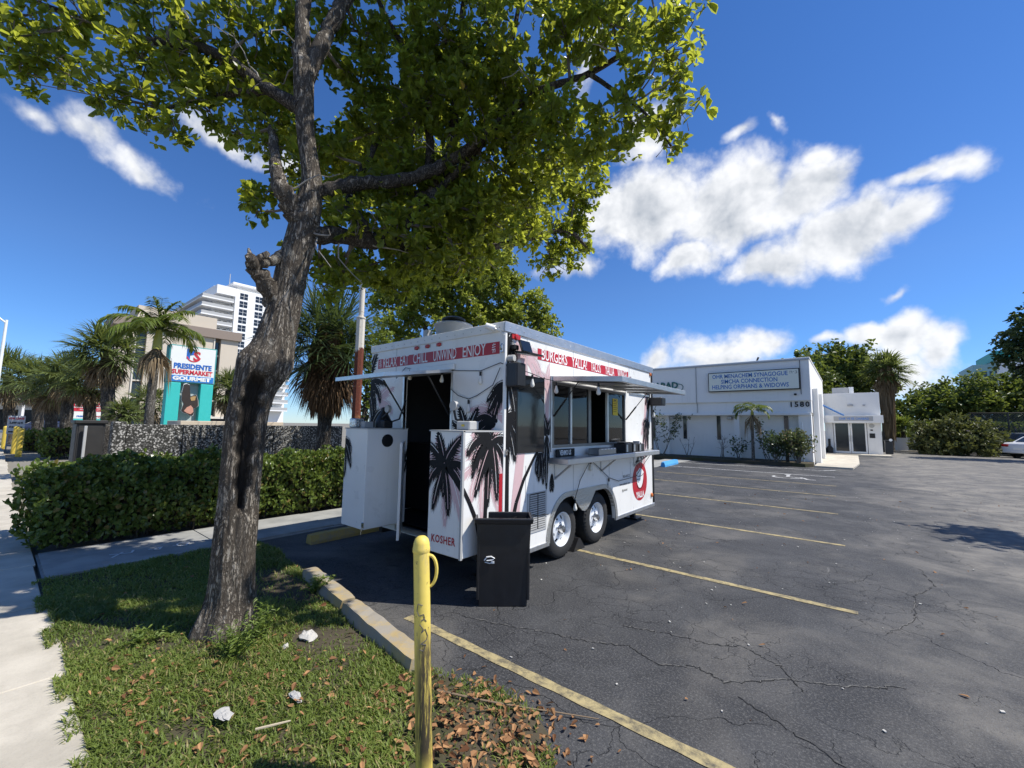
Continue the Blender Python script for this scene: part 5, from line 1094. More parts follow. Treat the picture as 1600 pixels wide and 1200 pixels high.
spk = [(az,el+16,L*.70,d*.8) for az,el,L,d in ((95,62,1.7,1.0),(130,35,1.9,1.3),(85,20,1.8,1.3),(-95,30,2.0,1.2),(-75,10,1.9,1.2),(-120,55,1.8,1.1),(20,45,1.7,1.3),(180,50,1.7,1.2),(60,70,1.5,.6),(-60,75,1.4,.5),(0,82,1.4,.3),(110,5,1.7,1.2),(-100,0,1.7,1.2),(160,15,1.7,1.2),(-30,25,1.8,1.3),(-150,20,1.8,1.2))]
feather_palm('slender feather palm with ringed grey trunk before the beige building', (-15.3,2.82,-.05), (-15.2,2.74,3.62), .115, spk, .46, M_FEATH, 46, .036, M_PTRUNK, .55, 120)
# ---------------------------------------------------------------- hedges
M_HEDGE = leafmat('hedge_leaf', (.050,.082,.016), (.155,.21,.042), .25, .28, (.24,.30,.04), (.20,.15,.05), .05)
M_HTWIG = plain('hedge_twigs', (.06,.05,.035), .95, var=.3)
def hedge(name, label, x0, x1, y0, y1, h, leaf, dens, seed=0, core=True):
    H = thing(name, label, 'hedge', ((x0+x1)/2,(y0+y1)/2,0)); r = np.random.default_rng(seed)
    Lx, Ly = x1-x0, y1-y0; A = [Ly*h, Ly*h, Lx*h, Lx*h, Lx*Ly]; n = int(dens*sum(A)); f = r.choice(5, n, p=np.array(A)/sum(A)); a, b = r.random(n), r.random(n)
    P = np.zeros((n,3)); N = np.zeros((n,3))
    for k, (fx, nn) in enumerate(((lambda a,b:(x1+0*a,y0+a*Ly,b*h),(1,0,.25)),(lambda a,b:(x0+0*a,y0+a*Ly,b*h),(-1,0,.25)),(lambda a,b:(x0+a*Lx,y0+0*a,b*h),(0,-1,.25)),(lambda a,b:(x0+a*Lx,y1+0*a,b*h),(0,1,.25)),(lambda a,b:(x0+a*Lx,y0+b*Ly,h+0*a),(0,0,1)))):
        q = f == k; P[q] = np.stack(fx(a[q],b[q]),1); N[q] = nn
    bul = .15*s3(P[:,0]*2.3,P[:,1]*2.3,P[:,2]*3)+.09*s3(P[:,0]*7,P[:,1]*7,P[:,2]*7); dep = r.random(n)**2*.22
    P = P+N*(bul-dep+.02)[:,None]; low = np.clip(1-P[:,2]/.25,0,1); P[:,:2] -= N[:,:2]*(low*.16)[:,None]; P[:,2] = np.maximum(P[:,2], .03)
    keep = (r.random(n) > low*.6) & ((s3(P[:,0]*3.3,P[:,1]*3.3,P[:,2]*4.1) > -.42) | (r.random(n) < .25)); P, N = P[keep], N[keep]; n = len(P)
    out = unit(N+r.normal(size=(n,3))*.75); up = unit(np.array([0,0,1.])+N*.5+r.normal(size=(n,3))*.7); A_ = unit(up-out*np.sum(up*out,1,keepdims=True)*.7)
    V, F = leaf_geo(P, A_, out, leaf*(.6+.7*r.random(n)), leaf*.72*(.7+.5*r.random(n)), .1, .1); npmesh('foliage', V, F, M_HEDGE, H, np.repeat(r.random(n),6), 'stuff')
    m = MB()
    for i in range(int(60*Ly*Lx)+30):
        bx_, by_ = x0+.12+r.random()*(Lx-.24), y0+.12+r.random()*(Ly-.24); m.tube([(bx_,by_,0),(bx_+r.normal()*.06,by_+r.normal()*.06,h*.5),(bx_+r.normal()*.14,by_+r.normal()*.14,h*.9)], [.012,.008,.004], 4, False)
    m.build('stems', M_HTWIG, H, False, 'stuff')
    if core:
        # thick inner growth
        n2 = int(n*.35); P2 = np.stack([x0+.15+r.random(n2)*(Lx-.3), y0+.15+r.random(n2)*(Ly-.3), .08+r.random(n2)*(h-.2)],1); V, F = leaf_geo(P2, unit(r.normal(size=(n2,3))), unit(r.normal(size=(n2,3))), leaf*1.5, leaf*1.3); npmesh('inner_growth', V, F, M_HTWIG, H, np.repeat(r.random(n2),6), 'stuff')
    return H
hedge('hedge', 'long clipped green hedge behind the big tree along the side path', -8.75, -7.58, .42, 8.6, .96, .072, 1500, 1)
hedge('hedge', 'low far hedge between the yellow bollards and the avenue palms', -27.0, -25.2, 1.35, 7, 1.0, .12, 260, 2)
hedge('hedge', 'farthest low hedge below the for-lease sign', -34.0, -31.0, .95, 1.9, .85, .14, 160, 3)
# ---------------------------------------------------------------- pebble wall, utility cabinet, rusty pole
def pebble_mat():
    t = NT('exposed_aggregate'); vo = t.n('ShaderNodeTexVoronoi'); vo.inputs['Scale'].default_value = 26; t.put(vo.inputs['Vector'], t.tc.outputs['Object'])
    sep = t.n('ShaderNodeSeparateColor'); t.put(sep.inputs[0], vo.outputs['Color'])
    c = t.mix(t.ramp(sep.outputs[0], .2, .95), (.11,.108,.10), (.46,.445,.41)); c = t.mix(t.ramp(vo.outputs['Distance'], .35, .6), c, (.035,.034,.03)); c = t.mix(t.ramp(t.noise(.8,5), .5, .7, 0, .45), c, (.05,.05,.045))
    return t.done(t.pbsdf(c, .85, 0, t.bump(vo.outputs['Distance'], -1, .02), .25))
M_PEB = pebble_mat(); M_CEM = concrete_mat('cement', (.38,.34,.28),(.5,.45,.38))
pw = thing('planter_wall', 'long low grey pebble-dash planter wall behind the clipped hedge', 'wall', (-13,4.5,0))
for i in range(5):
    y0 = 1.95+1.06*i; MB().box((-13.25,y0,-.05),(-13+.02*(i%2),y0+1.045,1.50), .01).build('wall_panel', M_PEB, pw)
MB().box((-13.6,1.95,-.05),(-13.26,7.2,1.45)).build('core', M_CEM, pw)
for y in (2.1,): MB().box((-13.28,1.70,-.05),(-12.97,1.94,1.56), .02).build('end_pier', M_PEB, pw)
sl_ = MB().box((-14.6,3.0,1.46),(-13.3,5.5,1.60), .01).build('loose_board', plain('weathered_board', (.55,.47,.36), .8, var=.15, scale=3, dirt=.4, dcol=(.35,.16,.06))); tag(sl_, 'pale weathered board lying on the planter wall below the sign', 'board')
ub = thing('utility_cabinet', 'dark grey utility cabinet at the left end of the pebble wall', 'cabinet', (-14,1.45,0))
M_CAB = plain('cabinet_dark', (.025,.024,.023), .6, var=.15, dirt=.2); MB().box((-14.5,1.20,-.05),(-13.75,1.68,1.50), .015).build('body', M_CAB, ub); MB().box((-14.55,1.16,1.50),(-13.7,1.72,1.58), .015).build('lid', M_CAB, ub)
MB().box((-13.748,1.24,.1),(-13.735,1.64,1.45), .004).build('door', M_CAB, ub); MB().box((-13.66,1.32,-.05),(-13.62,1.37,1.45), .005).build('marker_post', M_GREY, ub)
def rust_mat():
    t = NT('rusty_pole_paint'); n = t.noise(5, 8, .7, dist=.5); g = t.noise(25, 6, .7); sep = t.n('ShaderNodeSeparateXYZ'); t.put(sep.inputs[0], t.tc.outputs['Object'])
    z = t.math('ADD', sep.outputs[2], t.math('MULTIPLY', t.math('SUBTRACT', n, .5), .5)); c = t.mix(t.ramp(z, 3.2, 3.24), t.mix(g, (.085,.022,.013), (.19,.055,.03)), (.62,.58,.50))
    c = t.mix(t.ramp(n, .58, .66, 0, .9), c, (.26,.12,.05)); c = t.mix(t.ramp(g, .66, .72), c, (.6,.56,.5)); return t.done(t.pbsdf(c, .75, 0, t.bump(g, .4, .006), .3))
pl = thing('rusty_pole', 'rusty red and white steel pole rising beside the palm', 'pole', (-8.45,5.0,0)); M_RUST = rust_mat()
MB().tube([(-8.45,5.0,-.05),(-8.45,5.0,3.95)], .095, 8).build('lower_tube', M_RUST, pl, True); MB().tube([(-8.45,5.0,3.94),(-8.45,5.0,4.95)], .058, 16).build('upper_tube', M_RUST, pl, True); MB().lathe((-8.45,5.0,3.945), [(.104,0),(.104,.03),(.062,.05)], 16).build('collar', M_RUST, pl)
# ---------------------------------------------------------------- supermarket pylon sign
M_TEAL = plain('turquoise_paint', (.04,.50,.46), .5, var=.06); M_TEALD = plain('turquoise_trim', (.05,.28,.27), .5); M_SGNW = plain('sign_white', (.78,.80,.77), .35, var=.03); M_SBLUE = plain('sign_blue', (.02,.13,.48), .4); M_SRED = plain('sign_red', (.55,.03,.05), .4); M_SBL2 = plain('sign_blue_panel', (.02,.20,.58), .4)
ps = thing('supermarket_sign', 'white and turquoise supermarket pylon sign with blue and red lettering', 'sign', (-20,4.75,0))
MB().box((-20.5,3.98,3.06),(-20.03,5.52,4.52), .02).build('sign_box', M_TEALD, ps); MB().box((-20.03,4.03,3.10),(-20.02,5.47,4.48)).build('sign_face', M_SGNW, ps)
MB().box((-20.02,4.04,3.11),(-20.014,5.46,3.345)).build('blue_band', M_SBL2, ps)
for y0, y1 in ((4.0,4.42),(5.06,5.48)): MB().box((-20.45,y0,-.05),(-20.02,y1,3.059), .015).build('pylon_leg', M_TEAL, ps)
MB().box((-20.3,4.43,.8),(-20.28,5.05,3.05)).build('glass_panel', plain('sign_glass', (.42,.48,.47), .15), ps)
Yx = (0,1,0); Zx = (0,0,1)
text_mesh('PRESIDENTE', .27, M_SBLUE, 'lettering', ps, (-20.012,4.755,3.705), Yx, Zx, sx=.83, off=.012); text_mesh('SUPERMARKET', .235, M_SRED, 'lettering', ps, (-20.012,4.755,3.475), Yx, Zx, sx=.84, off=.010); text_mesh('GOURMET', .20, M_SGNW, 'lettering', ps, (-20.008,4.755,3.228), Yx, Zx, sx=1.28, off=.012)
text_mesh('P', .50, M_SBLUE, 'emblem_letter', ps, (-20.012,4.64,4.19), Yx, Zx, sx=1., off=.03); text_mesh('S', .50, M_SRED, 'emblem_letter', ps, (-20.011,4.85,4.12), Yx, Zx, sx=1., off=.02)
m = MB(); arcs = [(-20.0105,4.75+.24*math.cos(a),4.14+.24*math.sin(a)) for a in np.linspace(R_(190),R_(345),16)]
for i in range(15): a, b = Vector(arcs[i]), Vector(arcs[i+1]); c_ = Vector((-20.0105,4.75,4.14)); m.add([a,b,b+(c_-b)*.18,a+(c_-a)*.18],[(0,1,2,3)])
m.build('emblem_arc', M_SRED, ps)
m = MB(); out = [(4.52,3.0),(4.60,3.03),(4.70,2.98),(4.72,2.75),(4.75,2.55),(4.84,2.60),(4.93,2.62),(5.0,2.4),(5.02,2.2),(4.94,2.12),(4.86,2.06),(4.90,1.92),(4.88,1.82),(4.80,1.80),(4.68,1.88),(4.56,1.92),(4.50,2.0),(4.56,2.25),(4.48,2.4),(4.48,2.7)]
m.prism(out, -20.0, -19.97, 'x').build('cutout_picture', [plain('food_photo_dark', (.035,.025,.02), .5)], ps); m = MB().prism([(y_+(y_-4.74)*.06,z_+(z_-2.4)*.04) for y_, z_ in out], -20.02, -20.001, 'x'); m.build('cutout_border', M_SGNW, ps)
m = MB(); m.prism([(4.58,1.98),(4.66,2.12),(4.78,2.2),(4.86,2.1),(4.88,1.95),(4.8,1.86),(4.68,1.9)], -19.969, -19.963, 'x').build('cutout_food', plain('food_photo_pink', (.55,.28,.2), .5), ps)
MB().prism([(4.74,2.5),(4.82,2.56),(4.92,2.56),(4.9,2.4),(4.78,2.38)], -19.969, -19.963, 'x').build('cutout_food', plain('food_photo_tan', (.42,.27,.11), .5), ps)
# second, lower sign beyond the palms
s2 = thing('tenant_sign', 'turquoise tenant sign with red and white panels beyond the palms', 'sign', (-42,4.4,0))
MB().box((-42.3,3.35,-.05),(-42,5.35,1.62), .02).build('turquoise_base', M_TEAL, s2); MB().box((-42.25,3.38,1.63),(-42,5.33,2.80), .02).build('panel_board', M_SGNW, s2)
MB().box((-41.995,3.42,2.16),(-41.985,5.29,2.40)).build('red_band', M_SRED, s2); MB().box((-41.995,3.42,2.48),(-41.985,5.29,2.77)).build('red_band', M_SRED, s2)
text_mesh('HAPPY  LOUNGE', .22, M_SGNW, 'lettering', s2, (-41.98,4.35,2.63), Yx, Zx, sx=1.05, off=.012); text_mesh('RESTAURANT & LOUNGE', .13, M_SGNW, 'lettering', s2, (-41.98,4.4,2.28), Yx, Zx, sx=.9); text_mesh('PRESIDENTE', .15, M_SBLUE, 'lettering', s2, (-41.99,4.0,1.80), Yx, Zx, sx=.95, off=.006); text_mesh('SUPERMARKET', .13, M_SRED, 'lettering', s2, (-41.99,4.86,1.80), Yx, Zx, sx=.9, off=.004)
ls = thing('for_lease_sign', 'pale grey for-lease board with black lettering near the far bollards', 'sign', (-34,.77,0))
MB().box((-34.06,.46,.78),(-34,1.06,1.72), .01).build('board', plain('lease_board', (.55,.56,.58), .5), ls)
for y in (.52,1.0): MB().box((-34.12,y-.03,-.05),(-34.062,y+.03,1.7)).build('post', M_GREY, ls)
for i, (tx, mm_) in enumerate((('FOR LEASE', M_SRED),('2,500 sq ft', M_BLKMET),('Prime Apt', M_BLKMET),('(305) 000-0000', M_BLKMET))):
    if i < 3: text_mesh(tx, .135, mm_, 'lettering', ls, (-33.99,.76,1.58-.22*i), Yx, Zx, sx=.80, off=.006)
MB().box((-33.996,.52,.86),(-33.99,1.0,.93)).build('phone_line', M_BLKMET, ls)
# far yellow bollards
M_BOLF = plain('far_bollard_yellow', (.62,.45,.06), .55, var=.1, scale=4)
def fb(x, y, h, lab): o = thing('bollard', lab, 'bollard', (x,y,0), 0, 'far yellow bollards'); MB().tube([(x,y,-.05),(x,y,h)], .10, 14).build('post', M_BOLF, o, True); MB().lathe((x,y,h), [(.10,0),(.085,.04),(.04,.07),(.001,.08)], 14).build('dome_cap', M_BOLF, o, True)
fb(-27.0,1.66,1.12,'yellow bollard standing alone before the low far hedge'); fb(-28.0,.80,1.10,'yellow bollard nearest the far end of the sidewalk'); fb(-30.5,.72,1.15,'yellow bollard just behind another, below the for-lease sign'); fb(-35.5,.46,1.1,'farthest yellow bollard at the picture\'s left edge')
# street lamp at the left edge
lm = thing('street_lamp', 'white street lamp post cut by the picture\'s left edge', 'street lamp', (-30,-.05,0)); MB().tube([(-30,-.06,-.05),(-30,-.02,6.1)], [.09,.05], 12).build('post', M_SGNW, lm, True); MB().tube([(-30,-.02,5.95),(-30,-.35,6.25),(-30,-.9,6.35)], .035, 8).build('arm', M_SGNW, lm, True); MB().box((-30.12,-1.5,6.28),(-29.88,-.85,6.42), .04).build('lamp_head', M_SGNW, lm)
# ---------------------------------------------------------------- buildings on the left
M_BEIGE = plain('beige_concrete', (.56,.49,.39), .8, var=.06, scale=.4, dirt=.15, dcol=(.4,.35,.28)); M_BAND = plain('brown_band', (.24,.19,.155), .8, var=.08); M_WIN = glassmat('building_glass', (.02,.025,.03), .06); M_WHTB = plain('white_stucco', (.80,.80,.79), .75, var=.03, scale=.3); M_CREAM = plain('cream_trim', (.66,.61,.52), .8)
of = thing('office_building', 'beige office block with a brown top band and narrow dark window strips', 'building', (-63,9,0)); xf = -60.
# piers separated by recessed window strips
piers = [(7.3,9.0),(9.85,16.2),(16.85,18.7)]
for a, b in piers: MB().box((xf-6,a,-.05),(xf,b,11.7)).build('wall_pier', M_BEIGE, of)
for k in range(len(piers)-1):
    a, b = piers[k][1], piers[k+1][0]; MB().box((xf-6,a,-.05),(xf-.6,b,11.7)).build('recess_wall', M_BAND, of)
    MB().box((xf-.2,a-.12,1.9),(xf+.12,a,11.7)).build('fin', M_CREAM, of)
    for j in range(5):
        w_ = MB().box((xf-.6,a+.08,2.3+1.85*j),(xf-.5,b-.08,3.85+1.85*j)).build('window', M_WIN, of); MB().box((xf-.52,a+.05,2.15+1.85*j),(xf-.35,b-.05,2.29+1.85*j)).build('sill', M_CREAM, w_)
MB().box((xf-6.2,7.0,11.7),(xf+.35,18.95,12.75)).build('top_band', M_BAND, of); MB().box((xf-5.5,9,12.75),(xf-.6,16.4,14.3)).build('penthouse', M_BEIGE, of)
for j in range(6): MB().box((xf+.001,9.85,2.2+1.6*j),(xf+.004,16.2,2.23+1.6*j)).build('panel_joint', M_CREAM, of)
MB().box((xf+.001,7.4,-.05),(xf+.02,18.6,1.9)).build('ground_floor_glazing', M_WIN, of); MB().box((xf,7.0,1.9),(xf+1.2,18.95,2.15)).build('canopy', M_CREAM, of)
tw_ = thing('high_rise', 'white high-rise apartment tower with balconies and window columns', 'building', (-160,60,0)); xt = -140.
MB().box((-176,37.2,-.05),(xt-3.2,59,41.2)).build('tower_core', M_WHTB, tw_); MB().box((xt-3.2,41.9,-.05),(xt,52.2,40.9)).build('front_slab', M_WHTB, tw_); MB().box((xt-3.2,37.2,38.5),(xt,41.89,41.0)).build('parapet', M_WHTB, tw_)
MB().box((-158,44,41.2),(-146,55,43.2)).build('roof_room', M_WHTB, tw_); MB().box((-160,42,43.2),(-143,58,43.7)).build('roof_slab', M_WHTB, tw_); MB().tube([(-150,43,43.7),(-150,43,48)], .12, 6).build('mast', M_GREY, tw_)
win_me = None
for ci, (ya, yb) in enumerate(((43.1,45.2),(47.3,49.4))):
    for j in range(15):
        z = 4.2+2.42*j
        for q_ in range(4):
            yy0 = ya+(q_%2)*1.1; zz0 = z+(q_//2)*.98
            if win_me is None: o = MB().box((0,0,0),(.06,1.0,.86)).build('window', M_WIN, tw_, local=True); win_me = o.data
            else: o = link('window', win_me, tw_)
            o.location = Vector((xt-.03,yy0,zz0))-tw_.location
for j in range(14):
    z = 5.0+2.42*j
    MB().box((-172,33.8,z),(xt+.2,37.19,z+.32)).build('balcony_slab', M_WHTB, tw_); MB().box((xt-3.2,37.2,z),(xt+.2,41.6,z+.32)).build('balcony_slab', M_WHTB, tw_)
    r_ = MB().box((xt+.05,33.9,z+.32),(xt+.15,41.6,z+1.15)).build('railing', M_GREY, tw_); MB().box((xt-3.25,37.9,z+.6),(xt-3.19,39.6,z+2.0)).build('window', M_WIN, tw_); MB().box((xt-3.25,40.2,z+.8),(xt-3.19,41.2,z+2.0)).build('window', M_WIN, tw_)
    MB().box((-165,37.16,z+.5),(-150,37.195,z+2.0)).build('window', M_WIN, tw_)
    MB().box((xt-3.2,53.2,z),(xt+.6,58.5,z+.32)).build('balcony_slab', M_WHTB, tw_); MB().box((xt+.5,53.2,z+.32),(xt+.6,58.5,z+1.2)).build('railing', M_GREY, tw_); MB().box((xt-3.25,53.8,z+.6),(xt-3.19,55.4,z+2.0)).build('window', M_WIN, tw_)
    MB().box((-172,33.85,z+.32),(xt+.04,33.95,z+1.15)).build('railing', M_GREY, tw_)
sh = thing('shop_building', 'low white shop building seen between the far palm trunks', 'building', (-75,6,0)); MB().box((-85,-8,-.05),(-75,12,3.6)).build('wall', M_WHTB, sh); MB().box((-75.2,-8.2,3.6),(-72.5,12.2,4.1)).build('canopy', M_WHTB, sh)
for i in range(8): MB().box((-74.99,-7+2.3*i,.3),(-74.95,-5.2+2.3*i,2.6)).build('shop_window', M_WIN, sh); MB().box((-73,-7.3+2.3*i,-.05),(-72.8,-7.1+2.3*i,3.6)).build('column', M_WHTB, sh)
# ---------------------------------------------------------------- cars
def car(label, loc, rz, paint, suv=False, cat='car'):
    C = thing('parked_car', label, cat, loc, rz); h = 1.66 if suv else 1.45; L = 4.6; W = .92
    prof = [(-2.30,.32),(-2.32,.62),(-2.22,.90),(-1.95,1.0),(-1.55,h-.06),(-1.2,h),(.25,h-.01),(.65,h-.10),(1.30,1.0),(2.05,.86),(2.28,.66),(2.30,.34)] if suv else [(-2.30,.30),(-2.33,.60),(-2.25,.88),(-2.1,.98),(-1.55,1.02),(-.95,h-.06),(-.5,h),(.2,h-.01),(.55,h-.08),(1.15,1.0),(2.0,.84),(2.26,.64),(2.30,.32)]
    m = MB(); n = len(prof)
    def ring(s): return [(x, s*(W if z < 1.0 else W-.17*(z-1.0)/(h-1.0)), z) for x, z in prof]
    a, b = ring(-1), ring(1); m.add(a+b, [tuple(range(n)), tuple(range(2*n-1,n-1,-1))]+[(i,n+i,n+(i+1)%n,(i+1)%n) for i in range(n)])
    o = m.build('body', paint, C, local=True); o.modifiers.new('bevel','BEVEL').width = .05
    for s in (-1,1):
        pr = [(-1.75,1.02),(-1.45,h-.14),(.2,h-.12),(.98,1.02)] if suv else [(-1.35,1.05),(-.85,h-.13),(.15,h-.11),(.95,1.04)]
        MB().add([(x,s*(W+.004-(.17*(z-1.0)/(h-1.0))),z) for x,z in pr], [(0,1,2,3)]).build('side_window', M_WIN, C, local=True)
        for x in (-1.4,1.4):
            w = MB().lathe((x,s*(W-.09),.33), [(.20,-.11),(.33,-.11),(.335,0),(.33,.11),(.20,.11)], 24, 'y').build('wheel', M_TYRE, C, local=True); MB().lathe((x,s*(W-.09),.33), [(.20,-.113),(.001,-.1)] if s < 0 else [(.20,.113),(.001,.1)], 20, 'y', False).build('rim', M_CHROME, w, local=True)
        MB().box((-2.33,s*.55,.72),(-2.22,s*.90,.88), .02).build('tail_light', M_REDLENS, C, local=True); MB().box((2.15,s*.55,.66),(2.29,s*.88,.78), .02).build('headlight', M_WHT, C, local=True)
    rp_ = [(-2.18,.98),(-1.62,h-.12)] if suv else [(-1.5,1.06),(-1.0,h-.09)]
    MB().add([(rp_[0][0]-.03,-.72,rp_[0][1]),(rp_[0][0]-.03,.72,rp_[0][1]),(rp_[1][0]-.03,.62,rp_[1][1]),(rp_[1][0]-.03,-.62,rp_[1][1])],[(0,1,2,3)]).build('rear_window', M_WIN, C, local=True)
    MB().box((-2.345,-.26,.55),(-2.32,.26,.68)).build('licence_plate', M_WHT, C, local=True); MB().box((-2.38,-.85,.32),(-2.26,.85,.50), .03).build('bumper', paint, C, local=True)
    return C
M_CARW = plain('white_car_paint', (.72,.73,.74), .2, var=.02); M_CARD = plain('dark_car_paint', (.025,.028,.035), .2); M_CARG = plain('grey_car_paint', (.10,.11,.12), .22); M_CARB = plain('blue_car_paint', (.02,.03,.07), .2)
car('white car parked at the picture\'s right edge, cut by the frame', (10.05,43.0,0), R_(42), M_CARW)
car('dark grey SUV parked behind the white car on the right', (10.2,46.4,0), R_(40), M_CARG, True)
car('dark blue car parked behind the palms, nearest the for-lease sign', (-52,3.0,0), R_(90), M_CARB); car('black car parked behind the turquoise tenant sign', (-50,7.6,0), R_(90), M_CARD, True)
# ---------------------------------------------------------------- synagogue
M_STUC = plain('white_stucco_wall', (.82,.81,.775), .85, var=.03, scale=.8, bump=.15, bscale=50, dirt=.25, dcol=(.56,.55,.50), streak=.35); M_STUC2 = plain('recess_stucco', (.78,.77,.735), .85, var=.03, scale=.8, dirt=.25, dcol=(.52,.51,.47), streak=.4)
yS = 23.8
sy = thing('synagogue', 'white flat-roofed synagogue with slit windows and a lettered sign', 'building', (-7,30,0))
MB().box((-15,yS,2.98),(-1.36,yS+12,4.98), .01).build('upper_wall', M_STUC, sy); MB().box((-15,yS+.12,2.42),(-1.37,yS+12,2.979)).build('band', M_STUC, sy); MB().box((-15,yS+.02,2.30),(-1.40,yS+.6,2.419), .01).build('ledge', M_STUC, sy)
MB().box((-15,yS+.5,-.05),(-1.9,yS+12,2.299)).build('lower_wall', M_STUC2, sy); MB().box((-1.9,yS+.15,-.05),(-1.40,yS+12,2.299)).build('corner_pier', M_STUC, sy); MB().box((-1.36,yS+1.0,-.05),(-1.15,yS+1.6,3.6)).build('side_buttress', M_STUC, sy); MB().box((-1.36,yS+5.0,-.05),(-1.15,yS+5.6,3.6)).build('side_buttress', M_STUC, sy)
MB().box((-4.66,yS+.2,-.05),(-4.42,yS+.499,2.299)).build('pilaster', M_STUC, sy); MB().box((-15.05,yS-.03,4.95),(-1.33,yS+12,5.03), .01).build('parapet_cap', M_STUC, sy)
MB().box((-8.2,yS+.3,-.05),(-8.0,yS+.499,2.299)).build('pilaster', M_STUC, sy)
for x in (-8.95,-7.18,-5.45,-2.42): w_ = MB().box((x-.09,yS+.46,1.02),(x+.09,yS+.499,2.28)).build('slit_window', M_WIN, sy); MB().box((x-.11,yS+.44,.99),(x+.11,yS+.459,1.019)).build('sill', M_STUC, w_)
sg = MB().box((-5.75,yS-.16,3.52),(-1.74,yS-.001,4.52), .012).build('sign_box', M_BLKMET, sy); MB().box((-5.71,yS-.172,3.56),(-1.78,yS-.161,4.48)).build('sign_face', plain('sign_cream', (.78,.79,.68), .5, var=.04), sg)
M_LBLUE = plain('sign_letter_blue', (.03,.16,.46), .5)
for i, tx in enumerate(('OHR MENACHEM SYNAGOGUE','SIMCHA CONNECTION','HELPING ORPHANS & WIDOWS')): text_mesh(tx, .295, M_LBLUE, 'sign_lettering', sg, (-3.87,yS-.175,4.295-.275*i), (1,0,0), Zx, sx=.80, off=.005)
glyph(sg, [[(-2.13,4.38),(-2.03,4.38),(-2.03,4.28)],[(-2.11,4.33),(-2.11,4.28)],[(-1.97,4.38),(-1.97,4.35)],[(-1.92,4.38),(-1.84,4.38),(-1.84,4.28)],[(-1.92,4.28),(-1.83,4.28)]], .016, lambda s,t_: (s,yS-.175,t_), M_BLKMET, 'hebrew_mark')
M_GREENL = plain('green_letter', (.01,.12,.11), .45); text_mesh('CHABAD', .52, M_GREENL, 'wall_lettering', sy, (-8.35,yS-.03,3.96), (1,0,0), Zx, sx=.95, off=.012, depth=.03); text_mesh('1580', .34, M_BLKMET, 'house_number', sy, (-1.83,yS+.09,2.80), (1,0,0), Zx, sx=1., off=.008, space=1.25, depth=.01)
glyph(sy, [[(-7.35,4.05),(-7.15,4.0),(-7.08,3.88),(-7.12,3.75),(-7.25,3.66)]], .035, lambda s,t_: (s,yS-.03,t_), M_GREENL, 'letter_swash')
MB().obox((-1.95,yS-.06,3.28), (.10,.14,.08)).build('wall_camera', M_BLKMET, sy); MB().tube([(-3.7,yS+1,5.0),(-3.55,yS+1,5.35)], .05, 6).build('roof_pipe', M_BLKMET, sy); MB().tube([(-1.75,yS-.02,-.05),(-1.75,yS-.02,1.95)], .03, 8).build('drain_pipe', M_WHT, sy)
MB().box((-11,yS+3,4.98),(-9.5,yS+5,5.25)).build('roof_unit', M_GREY, sy)
MB().box((-15.06,yS-.045,4.90),(-1.325,yS-.031,4.965)).build('roof_flashing', M_GREY, sy)
MB().tube([(-6.4,yS-.02,4.9),(-6.4,yS-.02,3.0),(-6.4,yS+.08,2.9),(-6.4,yS+.08,2.45)], .025, 8).build('conduit', M_GREY, sy)
MB().tube([(-1.72,yS-.03,3.28),(-1.72,yS-.03,4.9)], .012, 6).build('conduit', M_BLKMET, sy)
for x_, z_ in ((-5.0,2.2),(-7.9,2.2)): MB().box((x_,yS+.2,z_-.1),(x_+.22,yS+.499,z_+.05), .02).build('wall_light', M_GREY, sy)
# annex with glass doors
ya = 36.0
an = thing('annex', 'white entrance annex with double glass doors beside the synagogue', 'building', (.2,38,0))
MB().box((-1.36,ya,2.62),(1.55,ya+6,4.12), .01).build('upper_wall', M_STUC, an); MB().box((-1.4,ya-.45,2.12),(1.66,ya-.001,2.619), .01).build('door_header', M_STUC, an)
MB().box((-1.36,ya,-.05),(-.93,ya+6,2.619)).build('wall_pier', M_STUC, an); MB().box((.85,ya,-.05),(1.55,ya+6,2.619)).build('wall_pier', M_STUC, an); MB().box((-.93,ya+.2,2.2),(.85,ya+.6,2.619)).build('lintel', M_STUC, an)
for a, b in ((-.90,-.03),(-.01,.82)):
    d_ = MB().box((a,ya+.02,.12),(a+.09,ya+.08,2.19)).box((b-.09,ya+.02,.12),(b,ya+.08,2.19)).box((a+.09,ya+.02,2.10),(b-.09,ya+.08,2.19)).box((a+.09,ya+.02,.12),(b-.09,ya+.08,.24)).build('glass_door', M_WHT, an); MB().box((a+.09,ya+.045,.241),(b-.09,ya+.055,2.099)).build('pane', M_WIN, d_)
    hx_ = b-.05 if a < -.5 else a+.05; MB().tube([(hx_,ya-.03,.9),(hx_,ya-.03,1.3)], .02, 8).build('handle', M_ALU, d_)
MB().box((-.85,ya-.462,2.24),(1.16,ya-.451,2.55)).build('name_board', M_GREY, an); text_mesh('OHR VE ES CHABAD', .20, plain('pale_blue_letter', (.10,.25,.6), .5), 'lettering', an, (.2,ya-.466,2.39), (1,0,0), Zx, sx=.85, off=.006)
MB().box((.95,ya-.03,1.15),(1.22,ya-.001,1.45), .01).build('mailbox', M_BLKMET, an); MB().lathe((1.08,ya-.02,1.95), [(.14,0),(.14,.018)], 20, 'y').build('round_plaque', M_GREY, an); MB().box((1.0,ya-.03,1.62),(1.13,ya-.001,1.70)).build('intercom', M_BLKMET, an); MB().obox((.05,ya-.05,3.3), (.3,.12,.12)).build('wall_lamp', M_GREY, an); MB().obox((.75,ya-.05,3.28), (.12,.12,.1)).build('wall_lamp', M_GREY, an)
